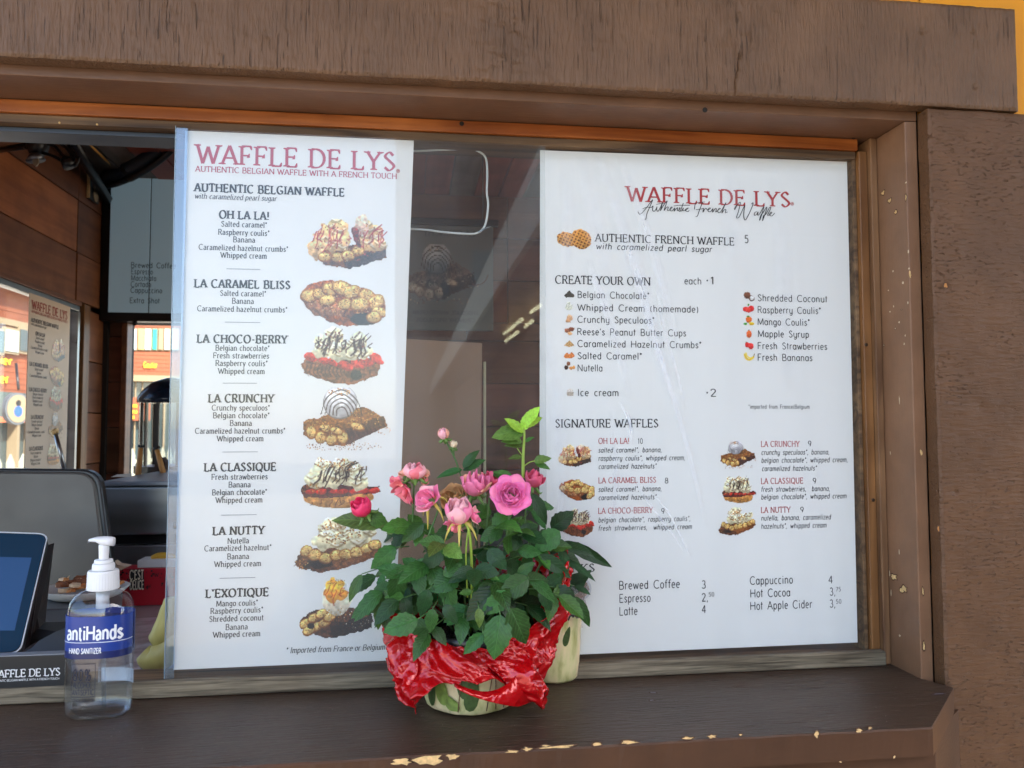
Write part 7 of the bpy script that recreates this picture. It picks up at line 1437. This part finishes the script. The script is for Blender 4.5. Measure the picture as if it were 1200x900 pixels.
rose(500, 560, 8, -.015, (.8, -.3, -.1), 'peach', 'salmon', .8, 2, None, None, 15, 4, .9)
rose(500, 583, 15, -.05, (-.5, -.45, .45), 'pink', 'pale', .45, 5, (501, 630), 'y', 5, 5, .65)
rose(520, 509, 6.5, .02, (-.2, -.1, 1), 'pale', 'peach', .05, 4, None, 'g', 6, 4, .0, tall=1.25)
rose(531.5, 521, 4.2, .02, (.15, -.1, 1), 'bud', 'bud', .0, 3, None, 'g', 7, 3, .0, tall=1.35)
rose(531, 582, 14, -.03, (-.35, -.75, .45), 'faded', 'faded', .55, 8, (540, 640), None, 8, 5, .6)
rose(557, 567, 16, -.035, (.15, -.35, .9), 'pink', 'peach', .35, 6, (555, 625), 'g', 9, 5, .5)
rose(579, 561, 13, -.0, (.2, -.3, .9), 'deep', 'salmon', .5, 5, (570, 620), None, 10, 5, .6)
rose(599, 579, 17.5, -.06, (-.12, -.9, .36), 'rose', 'pink', .66, 20, (592, 640), None, 11, 7, .85, tall=.75)
rose(626, 561, 11.5, -.0, (.35, -.25, .9), 'deep', 'deep', .35, 5, (615, 620), 'g', 12, 5, .45)
rose(538, 600, 15.5, -.075, (-.15, -.35, .95), 'pale', 'pink', .12, 6, None, 'y', 13, 5, .15)
rose(557, 604, 9, -.07, (.8, -.4, .2), 'pink', 'pale', .4, 3, None, None, 14, 4, .6)
rose(531, 618, 9, -.07, (-.4, -.4, -.7), 'salmon', 'pink', .6, 3, None, None, 16, 4, .8)
stem([pxp(541, 608, -.07), pxp(549, 620, -.075), pxp(552, 645, -.07), pxp(553, 690, -.05), PC + Vector((0, 0, .07))], .0014, 'stem_y'); stem([pxp(549, 618, -.072), pxp(546, 650, -.07), pxp(548, 700, -.05)], .0009, 'stem_y')
# ---- the second pot, behind on the right
p2 = UZ(655, 804, shz); P2 = Vector((p2.x, p2.y + .029, shz))
r2 = thing('potted_plant', 'smaller pot in cream leaf-print paper with clear wrap, half hidden behind the red foil', 'potted plant', P2)
sleeve('paper_sleeve', P2, [(.001, .0012), (.024, .0012), (.028, .005), (.0292, .02), (.0305, .04), (.031, .058), (.033, .075)], mp_, r2, fold=.06, rag=.006, seed=8)
motif(.3, .055, .006, .012, -.5, M['motif'], P2, r2, .0296, .04)
M['cello'] = glass('cellophane', (.86, .82, .80), 1.5, 3.0, .35, (1, 1, 1)); V = []; Fc = []; rs2 = np.random.RandomState(5)
for j in range(8):
    for k in range(22): a = 2 * math.pi * k / 22; r = .031 + .010 * j / 7 + rs2.uniform(-.004, .004); V.append((P2.x + r * math.cos(a), P2.y + r * .8 * math.sin(a), P2.z + .055 + .055 * j / 7 + rs2.uniform(-.004, .004)))
for j in range(7):
    for k in range(22): Fc.append((j * 22 + k, j * 22 + (k + 1) % 22, (j + 1) * 22 + (k + 1) % 22, (j + 1) * 22 + k))
under(mesh_obj('clear_wrap', V, Fc, M['cello']), r2)
V, Fc = lathe_data([(.024, .06), (.028, .07), (.001, .071)], P2.x, P2.y, P2.z, 24); under(mesh_obj('soil', V, Fc, so_.data.materials[0]), r2)
for (b, t, dy) in (((648, 700), (660, 660), 0), ((655, 700), (690, 668), .0), ((645, 700), (640, 655), -.005), ((655, 705), (668, 690), -.01)):
    p = U(*b, P2.y + dy); q = U(*t, P2.y + dy - .01); d = q - p; leaf(p, d, Vector((.2, -.8, .6)), d.length, 7, 1, r2)
under(tube('stem', [P2 + Vector((0, 0, .07)), U(650, 702, P2.y)], .0014, M['stem']), r2)
